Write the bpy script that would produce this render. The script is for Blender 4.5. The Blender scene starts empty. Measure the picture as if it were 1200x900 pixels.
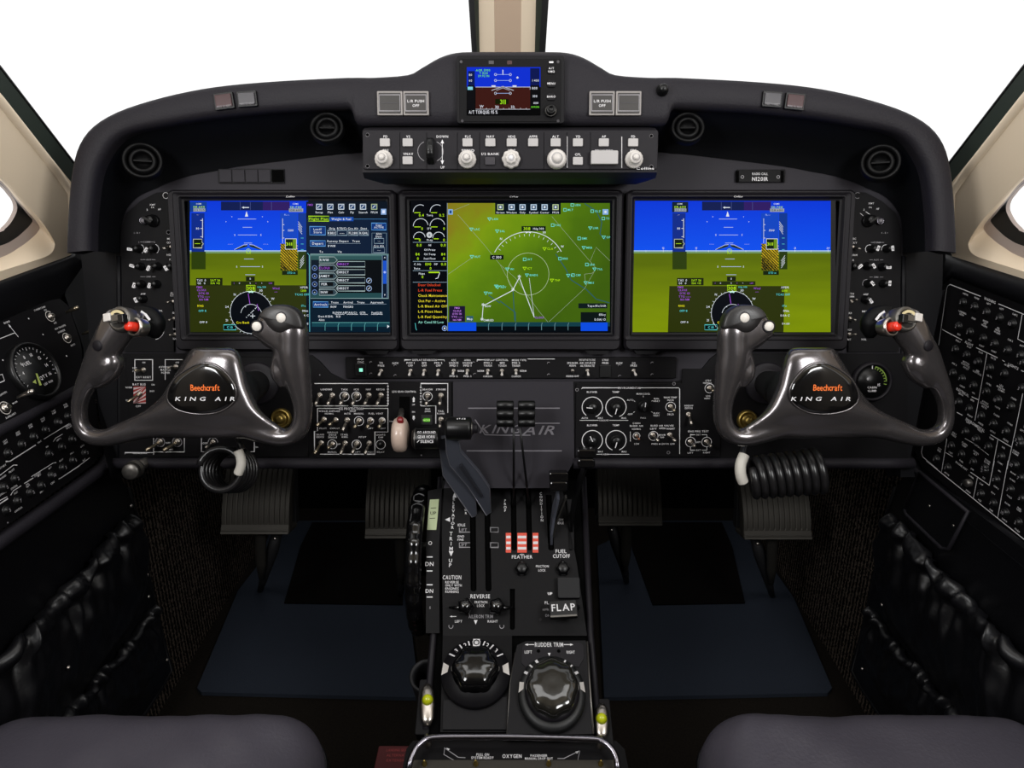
import bpy, math, random
from math import sin, cos, pi, radians, atan2, hypot
from mathutils import Vector, Matrix
from mathutils.geometry import tessellate_polygon
from mathutils.noise import noise as mnoise
random.seed(7)
SC = bpy.context.scene
COL = SC.collection

# ------------------------------------------------------------------ camera
FPX = 840.0                       # focal length in pixels of a 1200 px wide frame
PITCH = radians(19.6)
CAMP = Vector((0, 0, 1.10))
cam = bpy.data.objects.new('camera', bpy.data.cameras.new('camera'))
COL.objects.link(cam)
cam.data.sensor_width = 36.0
cam.data.lens = 36.0 * FPX / 1200.0
cam.data.clip_start = 0.02
cam.location = CAMP
cam.rotation_euler = (pi / 2 - PITCH, 0, 0)
SC.camera = cam
# ------------------------------------------------------------------ world and light
W = bpy.data.worlds.new('world'); SC.world = W; W.use_nodes = True
bg = W.node_tree.nodes['Background']
bg.inputs[0].default_value = (1, 1, 1, 1)
bg.inputs[1].default_value = 1.12
SC.view_settings.view_transform = 'Standard'
SC.view_settings.look = 'None'
SC.view_settings.gamma = 1.0
SC.view_settings.exposure = 0.0
SC.view_settings.use_curve_mapping = False

def area(name, loc, aim, sx, sy, power, col=(1, 1, 1)):
    l = bpy.data.lights.new(name, 'AREA'); l.shape = 'RECTANGLE'
    l.size = sx; l.size_y = sy; l.energy = power; l.color = col
    o = bpy.data.objects.new(name, l); COL.objects.link(o)
    o.location = loc
    o.rotation_euler = (Vector(aim) - Vector(loc)).to_track_quat('-Z', 'Y').to_euler()
    return o
area('overhead_softbox', (0, 0.60, 1.55), (0, .85, 0.7), 1.15, 0.22, 3.0)  # unseen studio softbox added overhead for the yoke highlights, not a cabin lamp
area('side_light', (-.66, 0.10, 1.30), (0.10, 1.0, 0.75), 0.45, 0.34, 9.5)
area('side_light', (.66, 0.10, 1.30), (-0.10, 1.0, 0.75), 0.45, 0.34, 9.5)

# ------------------------------------------------------------------ frames: real planes in the cockpit
CF = Vector((0, cos(PITCH), -sin(PITCH))); CU = Vector((0, sin(PITCH), cos(PITCH))); CR = Vector((1, 0, 0))
def ray(x, y): return CR * ((x - 600) / FPX) + CU * ((450 - y) / FPX) + CF
def sight(x, y, depth): return CAMP + ray(x, y) * depth
class Fr:
    """a plane: origin o, u to the right, v up, w out of the surface"""
    def __init__(s, o, u, v):
        s.o = Vector(o); s.u = Vector(u).normalized()
        s.w = s.u.cross(Vector(v)).normalized(); s.v = s.w.cross(s.u).normalized()
    def M(s):
        m = Matrix((s.u, s.v, s.w)).transposed().to_4x4(); m.translation = s.o; return m
    def at(s, x, y, w=0.0):
        r = ray(x, y); t = (s.o + s.w * w - CAMP).dot(s.w) / r.dot(s.w)
        d = CAMP + r * t - s.o
        return Vector((d.dot(s.u), d.dot(s.v), w))
    def s(s, x, y):
        r = ray(x, y); return ((s.o - CAMP).dot(s.w) / r.dot(s.w)) / FPX
    def wp(s, x, y, w=0.0):
        p = s.at(x, y, w); return s.o + s.u * p.x + s.v * p.y + s.w * p.z
    def sub(s, x, y, w=0.0): return Fr(s.wp(x, y, w), s.u, s.v)
LEAN = radians(12.4)
MAIN = Fr(sight(600, 317, 1.10), (1, 0, 0), (0, sin(LEAN), cos(LEAN)))
Q = Fr(sight(600, 565, 1.19), (1, 0, 0), (0, cos(radians(45)), sin(radians(45))))
T = Fr(Q.wp(600, 745), (1, 0, 0), (0, cos(radians(25)), sin(radians(25))))
RW = Fr(sight(1113, 334, 0.69 / ((1113 - 600) / FPX)), (.093, -.993, -.068), (.024, .089, .995))
LW = Fr(sight(63, 490, 0.66 / (537 / FPX)), (.034, 1, 0), (-.129, 0, 1))
FWL = Fr(LW.wp(45, 475), (.034, 1, 0), (-.39, 0, 1))
UL = Fr(sight(75, 302, 0.71 / (525 / FPX)), (.03, 1, 0), (.25, 0, 1))
UR = Fr(sight(1125, 302, 0.71 / (525 / FPX)), (.03, -1, 0), (-.25, 0, 1))
LL = Fr((-.685, 1.1, 0.5), (0, 1, 0), (0, 0, 1))
LR = Fr((.685, 1.1, 0.5), (0, -1, 0), (0, 0, 1))
YAW_DEPTH = 0.93
YF = Fr(sight(250, 455, YAW_DEPTH), (1, 0, 0), (0, sin(LEAN), cos(LEAN)))
YR = Fr(sight(952, 455, YAW_DEPTH), (1, 0, 0), (0, sin(LEAN), cos(LEAN)))
WS = Fr(sight(600, 62, 1.40), (1, 0, 0), (0, -.6, .8))

# ------------------------------------------------------------------ materials
def lin(c):
    if isinstance(c, str):
        c = tuple(int(c[i:i + 2], 16) / 255 for i in (0, 2, 4))
    return tuple((v / 12.92 if v <= .04045 else ((v + .055) / 1.055) ** 2.4) for v in c) + (1,)
MATS = {}
def mat(name, col, rough=.5, metal=0., spec=.5, bump=0., bscale=300., coat=0., var=0., emit=None, es=1., coatr=.05):
    if name in MATS: return MATS[name]
    m = bpy.data.materials.new(name); m.use_nodes = True; nt = m.node_tree; b = nt.nodes['Principled BSDF']
    b.inputs['Base Color'].default_value = lin(col); b.inputs['Roughness'].default_value = rough
    b.inputs['Metallic'].default_value = metal; b.inputs['Specular IOR Level'].default_value = spec
    b.inputs['Coat Weight'].default_value = coat; b.inputs['Coat Roughness'].default_value = coatr
    if emit is not None:
        b.inputs['Emission Color'].default_value = lin(emit); b.inputs['Emission Strength'].default_value = es
    if bump or var:
        tc = nt.nodes.new('ShaderNodeTexCoord'); n = nt.nodes.new('ShaderNodeTexNoise')
        n.inputs['Scale'].default_value = bscale; n.inputs['Detail'].default_value = 3
        nt.links.new(tc.outputs['Object'], n.inputs['Vector'])
        if bump:
            bp = nt.nodes.new('ShaderNodeBump'); bp.inputs['Strength'].default_value = bump
            bp.inputs['Distance'].default_value = .001
            nt.links.new(n.outputs['Fac'], bp.inputs['Height']); nt.links.new(bp.outputs['Normal'], b.inputs['Normal'])
        if var:
            mx = nt.nodes.new('ShaderNodeMix'); mx.data_type = 'RGBA'
            c = lin(col); mx.inputs[6].default_value = tuple(v * (1 - var) for v in c[:3]) + (1,)
            mx.inputs[7].default_value = tuple(min(1, v * (1 + var)) for v in c[:3]) + (1,)
            nt.links.new(n.outputs['Fac'], mx.inputs[0]); nt.links.new(mx.outputs[2], b.inputs['Base Color'])
    MATS[name] = m; return m
def em(col, s=1.0):
    key = 'glow_%s_%s' % (col, s)
    if key in MATS: return MATS[key]
    m = bpy.data.materials.new(key); m.use_nodes = True; nt = m.node_tree
    b = nt.nodes['Principled BSDF']; b.inputs['Base Color'].default_value = (0, 0, 0, 1)
    b.inputs['Roughness'].default_value = .4; b.inputs['Specular IOR Level'].default_value = .02
    b.inputs['Emission Color'].default_value = lin(col); b.inputs['Emission Strength'].default_value = s
    MATS[key] = m; return m
M_pad = mat('padded_vinyl', '211f24', .58, bump=.5, bscale=420, spec=.22)
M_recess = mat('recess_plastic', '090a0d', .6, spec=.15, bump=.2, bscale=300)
M_panel = mat('panel_paint', '2e2c31', .6, spec=.18, bump=.12, bscale=700)
M_black = mat('black_panel_paint', '0b0a0c', .55, spec=.14, bump=.1, bscale=800)
M_black2 = mat('black_paint_side', '0d0d10', .5, spec=.18, bump=.1, bscale=800)
M_bezel = mat('bezel_plastic', '19171b', .5, spec=.2)
M_bezel2 = mat('bezel_inner', '0f0e11', .5, spec=.18)
M_fcu = mat('guidance_panel_face', '1b191d', .55, spec=.2)
M_knob = mat('black_knob', '0a0a0b', .35, spec=.35)
M_gloss = mat('gloss_black', '0a0a0b', .12, spec=.6)
M_rub = mat('black_rubber', '141416', .6, spec=.3)
M_hole = mat('slot_dark', '030303', .9, spec=.05)
M_yoke = mat('yoke_lacquer', '605c5d', .25, metal=.8, spec=.5, coat=.5, coatr=.12)
M_badge = mat('badge_gloss', '0e0d0d', .10, spec=.6, coat=.6)
M_chrome = mat('chrome', '85828a', .24, metal=1)
M_nickel = mat('nickel', 'b5aea6', .28, metal=1)
M_alu = mat('dull_aluminium', '6d6a66', .4, metal=.9)
M_brass = mat('brass', '9a8448', .35, metal=.9)
M_pedal = mat('pedal_metal', '3a3732', .5, metal=.6)
M_white = mat('white_print', 'd8d6d8', .6)
M_grey = mat('grey_print', '8b888c', .5)
M_key = mat('grey_key', 'a8a5a4', .45)
M_kwhite = mat('ivory_knob', 'c9c4bf', .4)
M_orange = mat('orange_print', 'f07020', .5)
M_redpr = mat('red_print', 'e2502a', .5)
M_red = mat('red_button', 'e0301c', .3, coat=.4)
M_dred = mat('dark_red_lens', '3a1c1e', .25)
M_dgrey = mat('dark_grey_lens', '3c3a3e', .3)
M_lens = mat('amber_grey_lens', '2b2826', .45)
M_lensf = mat('lens_frame', '8f8a87', .35)
M_ivory = mat('gear_handle_plastic', 'b9a496', .35, coat=.3, spec=.5)
M_leath = mat('black_leather', '0b0b0e', .38, spec=.4, bump=.25, bscale=260)
M_seat = mat('seat_leather', '423f47', .38, spec=.5, bump=.45, bscale=240)
M_cream = mat('cream_trim', 'f0ddc2', .55, spec=.3, bump=.1, bscale=400)
M_cream_shade = mat('cream_trim_shaded', 'cdb49c', .6, spec=.3)  # same cream; shade of the post's middle facet put into the colour
M_ring = mat('window_ring', 'b3a49c', .5)
M_green = mat('green_gasket', '2c352f', .35)
M_gask = mat('black_gasket', '0d0e0f', .5)
M_mat = mat('mat_carpet', '292e37', .95, spec=.05, bump=1., bscale=500, var=.35)
M_yel = mat('lime_ball', 'b6bd14', .35, coat=.3)
M_gband = mat('green_band', 'a9b58c', .5)
M_blade = mat('lever_blade', '51545e', .35, spec=.5, metal=.3)
M_redplac = mat('placard_red', '5a1a1c', .5)
M_bluecap = mat('blue_black_cap', '0d2038', .4)
M_cord = mat('cord_rubber', '1b1a1b', .3, spec=.55)
M_sleeve = mat('sleeve_white', 'cfcac0', .5)

def carpet():
    m = bpy.data.materials.new('ribbed_carpet'); m.use_nodes = True; nt = m.node_tree; b = nt.nodes['Principled BSDF']
    b.inputs['Roughness'].default_value = 1; b.inputs['Specular IOR Level'].default_value = .05
    tc = nt.nodes.new('ShaderNodeTexCoord'); mp = nt.nodes.new('ShaderNodeMapping'); mp.inputs['Scale'].default_value = (110, 110, 110)
    v = nt.nodes.new('ShaderNodeTexNoise'); v.inputs['Scale'].default_value = 2.0; v.inputs['Detail'].default_value = 5; v.inputs['Roughness'].default_value = .8
    wv = nt.nodes.new('ShaderNodeTexWave'); wv.bands_direction = 'Y'; wv.inputs['Scale'].default_value = 26; wv.inputs['Distortion'].default_value = 5; wv.inputs['Detail Scale'].default_value = 6; wv.inputs['Detail'].default_value = 3
    r = nt.nodes.new('ShaderNodeValToRGB'); r.color_ramp.elements[0].color = lin('0e0c0b'); r.color_ramp.elements[1].color = lin('6c6056')
    r.color_ramp.elements[0].position = .22; r.color_ramp.elements[1].position = .68
    mu = nt.nodes.new('ShaderNodeMath'); mu.operation = 'MULTIPLY'
    nt.links.new(tc.outputs['Object'], mp.inputs[0]); nt.links.new(mp.outputs[0], v.inputs['Vector']); nt.links.new(tc.outputs['Object'], wv.inputs['Vector'])
    nt.links.new(v.outputs['Fac'], mu.inputs[0]); nt.links.new(wv.outputs['Fac'], mu.inputs[1])
    nt.links.new(mu.outputs[0], r.inputs[0]); nt.links.new(r.outputs[0], b.inputs['Base Color'])
    bp = nt.nodes.new('ShaderNodeBump'); bp.inputs['Strength'].default_value = 1; bp.inputs['Distance'].default_value = .004
    nt.links.new(mu.outputs[0], bp.inputs['Height']); nt.links.new(bp.outputs[0], b.inputs['Normal'])
    return m
M_carpet = carpet()
M_floorc = mat('floor_carpet', '1b1815', 1., spec=.03, bump=1., bscale=260, var=.8)
def glass():
    m = bpy.data.materials.new('window_glass'); m.use_nodes = True; nt = m.node_tree; nt.nodes.clear()
    o = nt.nodes.new('ShaderNodeOutputMaterial'); t = nt.nodes.new('ShaderNodeBsdfTransparent'); g = nt.nodes.new('ShaderNodeBsdfGlossy')
    g.inputs['Roughness'].default_value = .03; x = nt.nodes.new('ShaderNodeMixShader'); x.inputs[0].default_value = .04
    nt.links.new(t.outputs[0], x.inputs[1]); nt.links.new(g.outputs[0], x.inputs[2]); nt.links.new(x.outputs[0], o.inputs[0]); return m
M_glass = glass()
M_liner = mat('cabin_liner', '7a7268', .8, spec=.2)

# ------------------------------------------------------------------ glyphs of the built-in font
GL = {}
def load_glyphs():
    obs = []
    for ch in "ABCDEFGHIJKLMNOPQRSTUVWXYZabcdefghijklmnopqrstuvwxyz0123456789-.,:/&%()+*<>^v|":
        c = bpy.data.curves.new('g', 'FONT'); c.body = ch; c.size = 1; c.resolution_u = 2; c.offset = .012
        o = bpy.data.objects.new('g', c); COL.objects.link(o); obs.append((ch, o, c))
    dg = bpy.context.evaluated_depsgraph_get()
    for ch, o, c in obs:
        me = bpy.data.meshes.new_from_object(o.evaluated_get(dg))
        vs = [(v.co.x, v.co.y) for v in me.vertices]; fs = [tuple(p.vertices) for p in me.polygons]
        x0 = min(v[0] for v in vs); x1 = max(v[0] for v in vs)
        GL[ch] = ([((x - x0) / .70, y / .70) for x, y in vs], fs, (x1 - x0) / .70)
        bpy.data.meshes.remove(me)
    for ch, o, c in obs:
        bpy.data.objects.remove(o); bpy.data.curves.remove(c)
load_glyphs()
def layout(s, gap=.2):
    x = 0; out = []
    for ch in s:
        if ch == ' ' or ch not in GL: x += .45; continue
        out.append((ch, x)); x += GL[ch][2] + gap
    return out, max(x - gap, .01)

# ------------------------------------------------------------------ mesh builder
def catmull(P, n=6, closed=False):
    P = [tuple(p) for p in P]; L = len(P); out = []
    rng = L if closed else L - 1
    for i in range(rng):
        if closed: a, b, c, d = P[(i - 1) % L], P[i], P[(i + 1) % L], P[(i + 2) % L]
        else: a, b, c, d = P[max(i - 1, 0)], P[i], P[i + 1], P[min(i + 2, L - 1)]
        for k in range(n):
            t = k / n
            out.append(tuple(.5 * (2 * q + (r - p) * t + (2 * p - 5 * q + 4 * r - s_) * t * t + (3 * q - p - 3 * r + s_) * t ** 3) for p, q, r, s_ in zip(a, b, c, d)))
    if not closed: out.append(P[-1])
    return out
class MB:
    def __init__(s): s.v = []; s.f = []; s.m = []; s.sm = []; s.mats = []
    def mi(s, m):
        if m not in s.mats: s.mats.append(m)
        return s.mats.index(m)
    def add(s, vs, fs, m, smooth=False, X=None):
        b = len(s.v); k = s.mi(m)
        s.v += [tuple(X @ Vector(v)) if X is not None else tuple(v) for v in vs]
        for f in fs: s.f.append(tuple(b + i for i in f)); s.m.append(k); s.sm.append(smooth)
        return s
    def loft(s, rings, m, smooth=True, closed=True, cap0=False, cap1=False, X=None):
        n = len(rings[0]); vs = [p for r in rings for p in r]; fs = []
        for i in range(len(rings) - 1):
            for j in range(n if closed else n - 1):
                k = (j + 1) % n
                fs.append((i * n + j, i * n + k, (i + 1) * n + k, (i + 1) * n + j))
        if cap0: fs.append(tuple(range(n - 1, -1, -1)))
        if cap1: fs.append(tuple((len(rings) - 1) * n + j for j in range(n)))
        return s.add(vs, fs, m, smooth, X)
    def pad(s, c, w, h, m, z0=0., z1=.005, r=.003, bev=.0008, seg=4, X=None, rot=0., taper=1.):
        """rounded rectangle block standing on the plane"""
        def loop(ins, z, tp=1.):
            a = max(w / 2 - ins, 1e-5) * tp; b = max(h / 2 - ins, 1e-5) * tp; rr = min(max(r - ins, 1e-5), a, b); L = []
            for (sx, sy, a0) in ((1, 1, 0), (-1, 1, pi / 2), (-1, -1, pi), (1, -1, 1.5 * pi)):
                for k in range(seg + 1):
                    t = a0 + k / seg * pi / 2
                    x = sx * (a - rr) + rr * cos(t); y = sy * (b - rr) + rr * sin(t)
                    L.append((c[0] + x * cos(rot) - y * sin(rot), c[1] + x * sin(rot) + y * cos(rot), z))
            return L
        zz = c[2] if len(c) > 2 else 0
        z0 += zz; z1 += zz; sg = 1 if z1 > z0 else -1
        s.loft([loop(0, z0), loop(0, z1 - sg * bev, taper), loop(bev * .35, z1 - sg * bev * .3, taper), loop(bev, z1, taper)], m, False, cap1=True, cap0=True, X=X)
        return s
    def lathe(s, c, prof, m, seg=20, X=None, smooth=True, lobes=0, amp=0., cap0=False, cap1=True):
        rings = []
        for r, z in prof:
            rings.append([(c[0] + r * (1 + amp * cos(lobes * 2 * pi * j / seg)) * cos(2 * pi * j / seg), c[1] + r * (1 + amp * cos(lobes * 2 * pi * j / seg)) * sin(2 * pi * j / seg), (c[2] if len(c) > 2 else 0) + z) for j in range(seg)])
        return s.loft(rings, m, smooth, cap0=cap0, cap1=cap1, X=X)
    def tube(s, P, R, m, seg=10, smooth=True, cap=True, flat=1., X=None, up=None):
        P = [Vector(p) for p in P]; n = len(P)
        if not hasattr(R, '__len__'): R = [R] * n
        rings = []; u = None
        for i in range(n):
            d = (P[min(i + 1, n - 1)] - P[max(i - 1, 0)])
            d = d.normalized() if d.length > 1e-9 else Vector((0, 0, 1))
            if up is not None: u = Vector(up); u = (u - d * u.dot(d)).normalized()
            elif u is None:
                u = d.orthogonal().normalized()
            else: u = (u - d * u.dot(d)).normalized()
            b = d.cross(u)
            rr = R[i]; ra, rb = rr if hasattr(rr, '__len__') else (rr, rr * flat)
            rings.append([P[i] + b * (ra * cos(2 * pi * j / seg)) + u * (rb * sin(2 * pi * j / seg)) for j in range(seg)])
        return s.loft(rings, m, smooth, cap0=cap, cap1=cap, X=X)
    def poly(s, loop, m, z0, z1, holes=(), X=None, mside=None):
        """flat plate with thickness z0..z1 (top at z1), optional holes; loops of 2D local points"""
        loops = [loop] + list(holes)
        pts = [(p[0], p[1]) for L in loops for p in L]
        tris = tessellate_polygon([[Vector((p[0], p[1], 0)) for p in L] for L in loops])
        fs = []
        for t in tris:
            a, b, c = (pts[i] for i in t)
            ar = (b[0] - a[0]) * (c[1] - a[1]) - (c[0] - a[0]) * (b[1] - a[1])
            fs.append(t if ar > 0 else t[::-1])
        s.add([(x, y, z1) for x, y in pts], fs, m, False, X)
        if abs(z1 - z0) > 1e-6:
            s.add([(x, y, z0) for x, y in pts], [f[::-1] for f in fs], m, False, X)
            for k, L in enumerate(loops):
                s.loft([[(p[0], p[1], z0) for p in L], [(p[0], p[1], z1) for p in L]], mside or m, False, X=X)
        return s
    def ribbon(s, P, w, m, z=None, closed=False, X=None):
        P = [Vector((p[0], p[1], p[2] if z is None else z)) for p in P]; n = len(P); vs = []
        for i in range(n):
            a = P[(i - 1) % n] if closed or i > 0 else P[i]; b = P[(i + 1) % n] if closed or i < n - 1 else P[i]
            d = b - a; d = Vector((d.x, d.y, 0)); d = d.normalized() if d.length > 1e-9 else Vector((1, 0, 0))
            nn = Vector((-d.y, d.x, 0)) * (w / 2)
            if 0 < i < n - 1 or closed:
                e = (P[i] - a); e.z = 0
                if e.length > 1e-9:
                    cs = abs(e.normalized().dot(d)); nn = nn / max(cs, .5)
            vs += [P[i] + nn, P[i] - nn]
        fs = [(2 * i, 2 * i + 1, 2 * ((i + 1) % n) + 1, 2 * ((i + 1) % n)) for i in range(n if closed else n - 1)]
        return s.add(vs, fs, m, False, X)
    def text(s, x, y, z, st, h, m, width=None, rot=0., align='c', ital=0., gap=.2, X=None):
        lay, wd = layout(st, gap); sx = h
        if width: sx = width / wd
        off = {'c': wd / 2, 'l': 0, 'r': wd}[align]; cr, sr = cos(rot), sin(rot)
        for ch, gx in lay:
            vs, fs, _ = GL[ch]; V = []
            for a, b in vs:
                px = (a + gx - off) * sx + ital * b * h; py = (b - .5) * h
                V.append((x + px * cr - py * sr, y + px * sr + py * cr, z))
            s.add(V, fs, m, False, X)
        return s
    def mesh(s, name):
        me = bpy.data.meshes.new(name); me.from_pydata(s.v, [], s.f)
        for m in s.mats: me.materials.append(m)
        me.polygons.foreach_set('material_index', s.m); me.polygons.foreach_set('use_smooth', s.sm)
        me.validate(clean_customdata=False); me.update(); return me
    def build(s, name, parent=None, label=None, loc=None, bevel=0):
        o = bpy.data.objects.new(name, s.mesh(name)); COL.objects.link(o)
        if parent: o.parent = parent
        if loc is not None: o.location = loc
        if label: o['label'] = label
        if bevel:
            md = o.modifiers.new('b', 'BEVEL'); md.width = bevel; md.segments = 2; md.limit_method = 'ANGLE'
        return o
def tag(o, label=None, cat=None, group=None, kind=None):
    if label: o['label'] = label
    if cat: o['category'] = cat
    if group: o['group'] = group
    if kind: o['kind'] = kind
    return o
def thing(name, label, cat, fr, group=None):
    o = bpy.data.objects.new(name, None); COL.objects.link(o); o.empty_display_size = .02
    o.matrix_world = fr.M(); return tag(o, label, cat, group)
def wobj(name, mb, fr, label=None, cat=None, kind=None, group=None):
    """a top-level thing of a single mesh standing in frame fr"""
    o = mb.build(name); o.matrix_world = fr.M(); return tag(o, label, cat, group, kind)
CACHE = {}
def stamp(key, builder, parent, loc, rot=0., label=None, scale=1.):
    """copies of a part with its sub-parts; builder returns [(name, MB), sub-parts...]"""
    if key not in CACHE: CACHE[key] = [(n, b.mesh(n)) for n, b in builder()]
    first = None
    for i, (n, me) in enumerate(CACHE[key]):
        o = bpy.data.objects.new(n, me); COL.objects.link(o)
        if i == 0:
            o.parent = parent; o.location = loc; o.rotation_euler = (0, 0, rot); o.scale = (scale,) * 3; first = o
            if label: o['label'] = label
        else: o.parent = first
    return first
class Draw:
    """surface print: coordinates of an enlarged view (x0, y0, k) carried onto the plane of frame fr"""
    def __init__(s, mb, fr, x0, y0, k, w=.0002): s.mb = mb; s.fr = fr; s.x0 = x0; s.y0 = y0; s.k = k; s.w = w
    def px(s, x, y): return s.x0 + x / s.k, s.y0 + y / s.k
    def p(s, x, y, w=None): return s.fr.at(*s.px(x, y), s.w if w is None else w)
    def sc(s, x, y): return s.fr.s(*s.px(x, y)) / s.k
    def poly(s, pts, m, dw=0.):
        P = [s.p(x, y, s.w + dw) for x, y in pts]; s.mb.add(P, [tuple(range(len(P)))[::-1]], m); return s
    def rect(s, a, b, c, d, m, dw=0.): return s.poly([(a, b), (c, b), (c, d), (a, d)], m, dw)
    def line(s, pts, w, m, closed=False, dw=0.0001):
        P = [s.p(x, y, s.w + dw) for x, y in pts]; s.mb.ribbon(P, w * s.sc(*pts[0]), m, closed=closed); return s
    def box(s, a, b, c, d, w, m, dw=0.0001): return s.line([(a, b), (c, b), (c, d), (a, d)], w, m, True, dw)
    def arc(s, x, y, r, a0, a1, w, m, n=24, dw=.0001):
        c = s.p(x, y, s.w + dw); k = s.sc(x, y); full = abs(a1 - a0) >= 359.9
        P = [(c.x + r * k * cos(radians(a0 + (a1 - a0) * i / n)), c.y + r * k * sin(radians(a0 + (a1 - a0) * i / n)), c.z) for i in range(n if full else n + 1)]
        s.mb.ribbon(P, w * k, m, closed=full); return s
    def disc(s, x, y, r, m, dw=0., n=28):
        c = s.p(x, y, s.w + dw); k = s.sc(x, y) * r
        s.mb.add([(c.x + k * cos(2 * pi * i / n), c.y + k * sin(2 * pi * i / n), c.z) for i in range(n)], [tuple(range(n))], m); return s
    def text(s, x, y, st, h, m, width=None, rot=0., align='c', dw=.0002, ital=0., gap=.2):
        c = s.p(x, y, s.w + dw); k = s.sc(x, y)
        for i, ln in enumerate(st.split('|')):
            yy = c.y - i * h * k * 1.35 * cos(radians(rot)); xx = c.x + i * h * k * 1.35 * sin(radians(rot))
            s.mb.text(xx, yy, c.z, ln, h * k, m, width * k if width else None, radians(rot), align, ital, gap)
        return s
# ================================================================== SETTING
def mirx(pts): return [(1199 - p[0],) + tuple(p[1:]) for p in pts]
wbox = MB()
def quad(mb, P, m): mb.add(P, [(0, 1, 2, 3)], m); return mb
fl = MB(); fl.add([(-.9, -1, 0), (.9, -1, 0), (.9, 2.2, 0), (-.9, 2.2, 0), (-.9, -1, -.03), (.9, -1, -.03), (.9, 2.2, -.03), (-.9, 2.2, -.03)],
                  [(0, 1, 2, 3), (4, 7, 6, 5), (0, 4, 5, 1), (2, 6, 7, 3), (0, 3, 7, 4), (1, 5, 6, 2)], M_floorc)
tag(fl.build('floor'), kind='structure')
fw = MB(); fw.add([(-.9, 1.95, 0), (.9, 1.95, 0), (.9, 1.95, 1.05), (-.9, 1.95, 1.05), (-.9, 2.0, 0), (.9, 2.0, 0), (.9, 2.0, 1.05), (-.9, 2.0, 1.05)],
                  [(0, 1, 2, 3), (4, 7, 6, 5), (3, 2, 6, 7), (0, 3, 7, 4), (1, 5, 6, 2), (0, 4, 5, 1)], mat('firewall_dark', '0b0b0d', .9, spec=.1))
tag(fw.build('wall_front'), kind='structure')

def slab(name, P, Q_, m):
    mb = MB(); mb.add(list(P) + list(Q_), [(0, 1, 2, 3), (4, 7, 6, 5), (0, 4, 5, 1), (1, 5, 6, 2), (2, 6, 7, 3), (3, 7, 4, 0)], m); tag(mb.build(name), kind='structure')
slab('ceiling', [(-.74, -1, 1.58), (.74, -1, 1.58), (.74, .95, 1.58), (-.74, .95, 1.58)], [(-.74, -1, 1.61), (.74, -1, 1.61), (.74, .95, 1.61), (-.74, .95, 1.61)], mat('headliner', 'b5a994', .8, spec=.2))
slab('wall_back', [(-.74, -1, 0), (.74, -1, 0), (.74, -1, 1.58), (-.74, -1, 1.58)], [(-.74, -1.03, 0), (.74, -1.03, 0), (.74, -1.03, 1.58), (-.74, -1.03, 1.58)], M_liner)
for s_, nm in ((-1, 'wall_left_rear'), (1, 'wall_right_rear')):
    slab(nm, [(s_ * .74, -1, 0), (s_ * .74, .42, 0), (s_ * .74, .42, 1.58), (s_ * .74, -1, 1.58)], [(s_ * .77, -1, 0), (s_ * .77, .42, 0), (s_ * .77, .42, 1.58), (s_ * .77, -1, 1.58)], M_liner)
H0 = [(-70, 150), (0, 207), (24, 232), (46, 256), (61, 278), (64, 289), (57, 299), (35, 307), (0, 318), (-60, 338), (-110, 330), (-130, 250)]
H1 = [(-70, 163), (-5, 207), (20, 234), (36, 252), (46, 265), (44, 272), (36, 280), (24, 289), (0, 302), (-60, 318), (-100, 310), (-115, 245)]
H2 = [(-65, 168), (-5, 210), (19, 235), (33, 252), (38, 258), (35, 264), (27, 272), (17, 280), (0, 288), (-50, 300), (-90, 292), (-105, 240)]
H3 = [(-60, 174), (-2, 214), (14, 230), (19, 238), (20, 246), (17, 254), (12, 262), (6, 268), (0, 272), (-40, 285), (-75, 278), (-90, 235)]
def side_wall(fr, mir, n):
    g = (lambda P: mirx(P)) if mir else (lambda P: P)
    def loc(P, w):
        P = catmull(g(P), 5, True); return [tuple(fr.at(x, y, w)) for x, y in P]
    def locs(P, w): return [tuple(fr.at(x, y, w)) for x, y in g(P)]
    h0, h1, h2, h3 = loc(H0, 0), loc(H1, -.022), loc(H2, -.026), loc(H3, -.036)
    if mir: h0, h1, h2, h3 = [L[::-1] for L in (h0, h1, h2, h3)]
    mb = MB()
    outer = locs([(-160, -75), (0, 110), (83, 213), (87, 222), (87, 250), (83, 305), (0, 332), (-200, 396), (-420, 430), (-420, 50)], 0)
    mb.poly(outer, M_cream, -.004, 0, holes=[h0])
    # raised ridge along the windscreen post
    A = locs([(-150, -48), (0, 127), (60, 203), (78, 232), (80, 290)], .0)
    B = locs([(-160, -74), (0, 111), (70, 198), (84, 216), (86, 285)], -.006)
    mb.tube([Vector(a) * .55 + Vector(b) * .45 for a, b in zip(A, B)], .008, M_cream, 10)
    mb.loft([h0, h1], M_cream); mb.loft([h1, h2], M_ring)
    name = 'wall_right' if mir else 'wall_left'
    w = mb.build(name); w.matrix_world = fr.M(); tag(w, kind='structure')
    # lower edges of the wall down to the floor
    gk = MB(); gk.loft([h2, h3], M_gask); gk.loft([h3, [(x * 1.0, y, z - .006) for x, y, z in h3]], M_ring)
    inner2 = [(x, y, -.038) for x, y, z in h3]
    wnd = gk.build('window_%d' % n); wnd.matrix_world = fr.M(); tag(wnd, kind='structure')
    gl = MB(); gl.add(inner2, [tuple(range(len(inner2)))], M_glass); o = gl.build('glass_pane', wnd)
    gr = MB(); gr.poly(locs([(-160, -110), (0, 81), (90, 196), (92, 224), (83, 216), (0, 113), (-160, -76)], -.012), M_green, -.03, -.012)
    gr.tube([Vector(p) for p in locs([(-160, -112), (0, 80), (88, 194)], -.014)], .003, M_gask, 8)
    t = gr.build('trim_%d' % (n + 1)); t.matrix_world = fr.M(); tag(t, kind='structure')
side_wall(UL, False, 1); side_wall(UR, True, 2)

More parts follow.
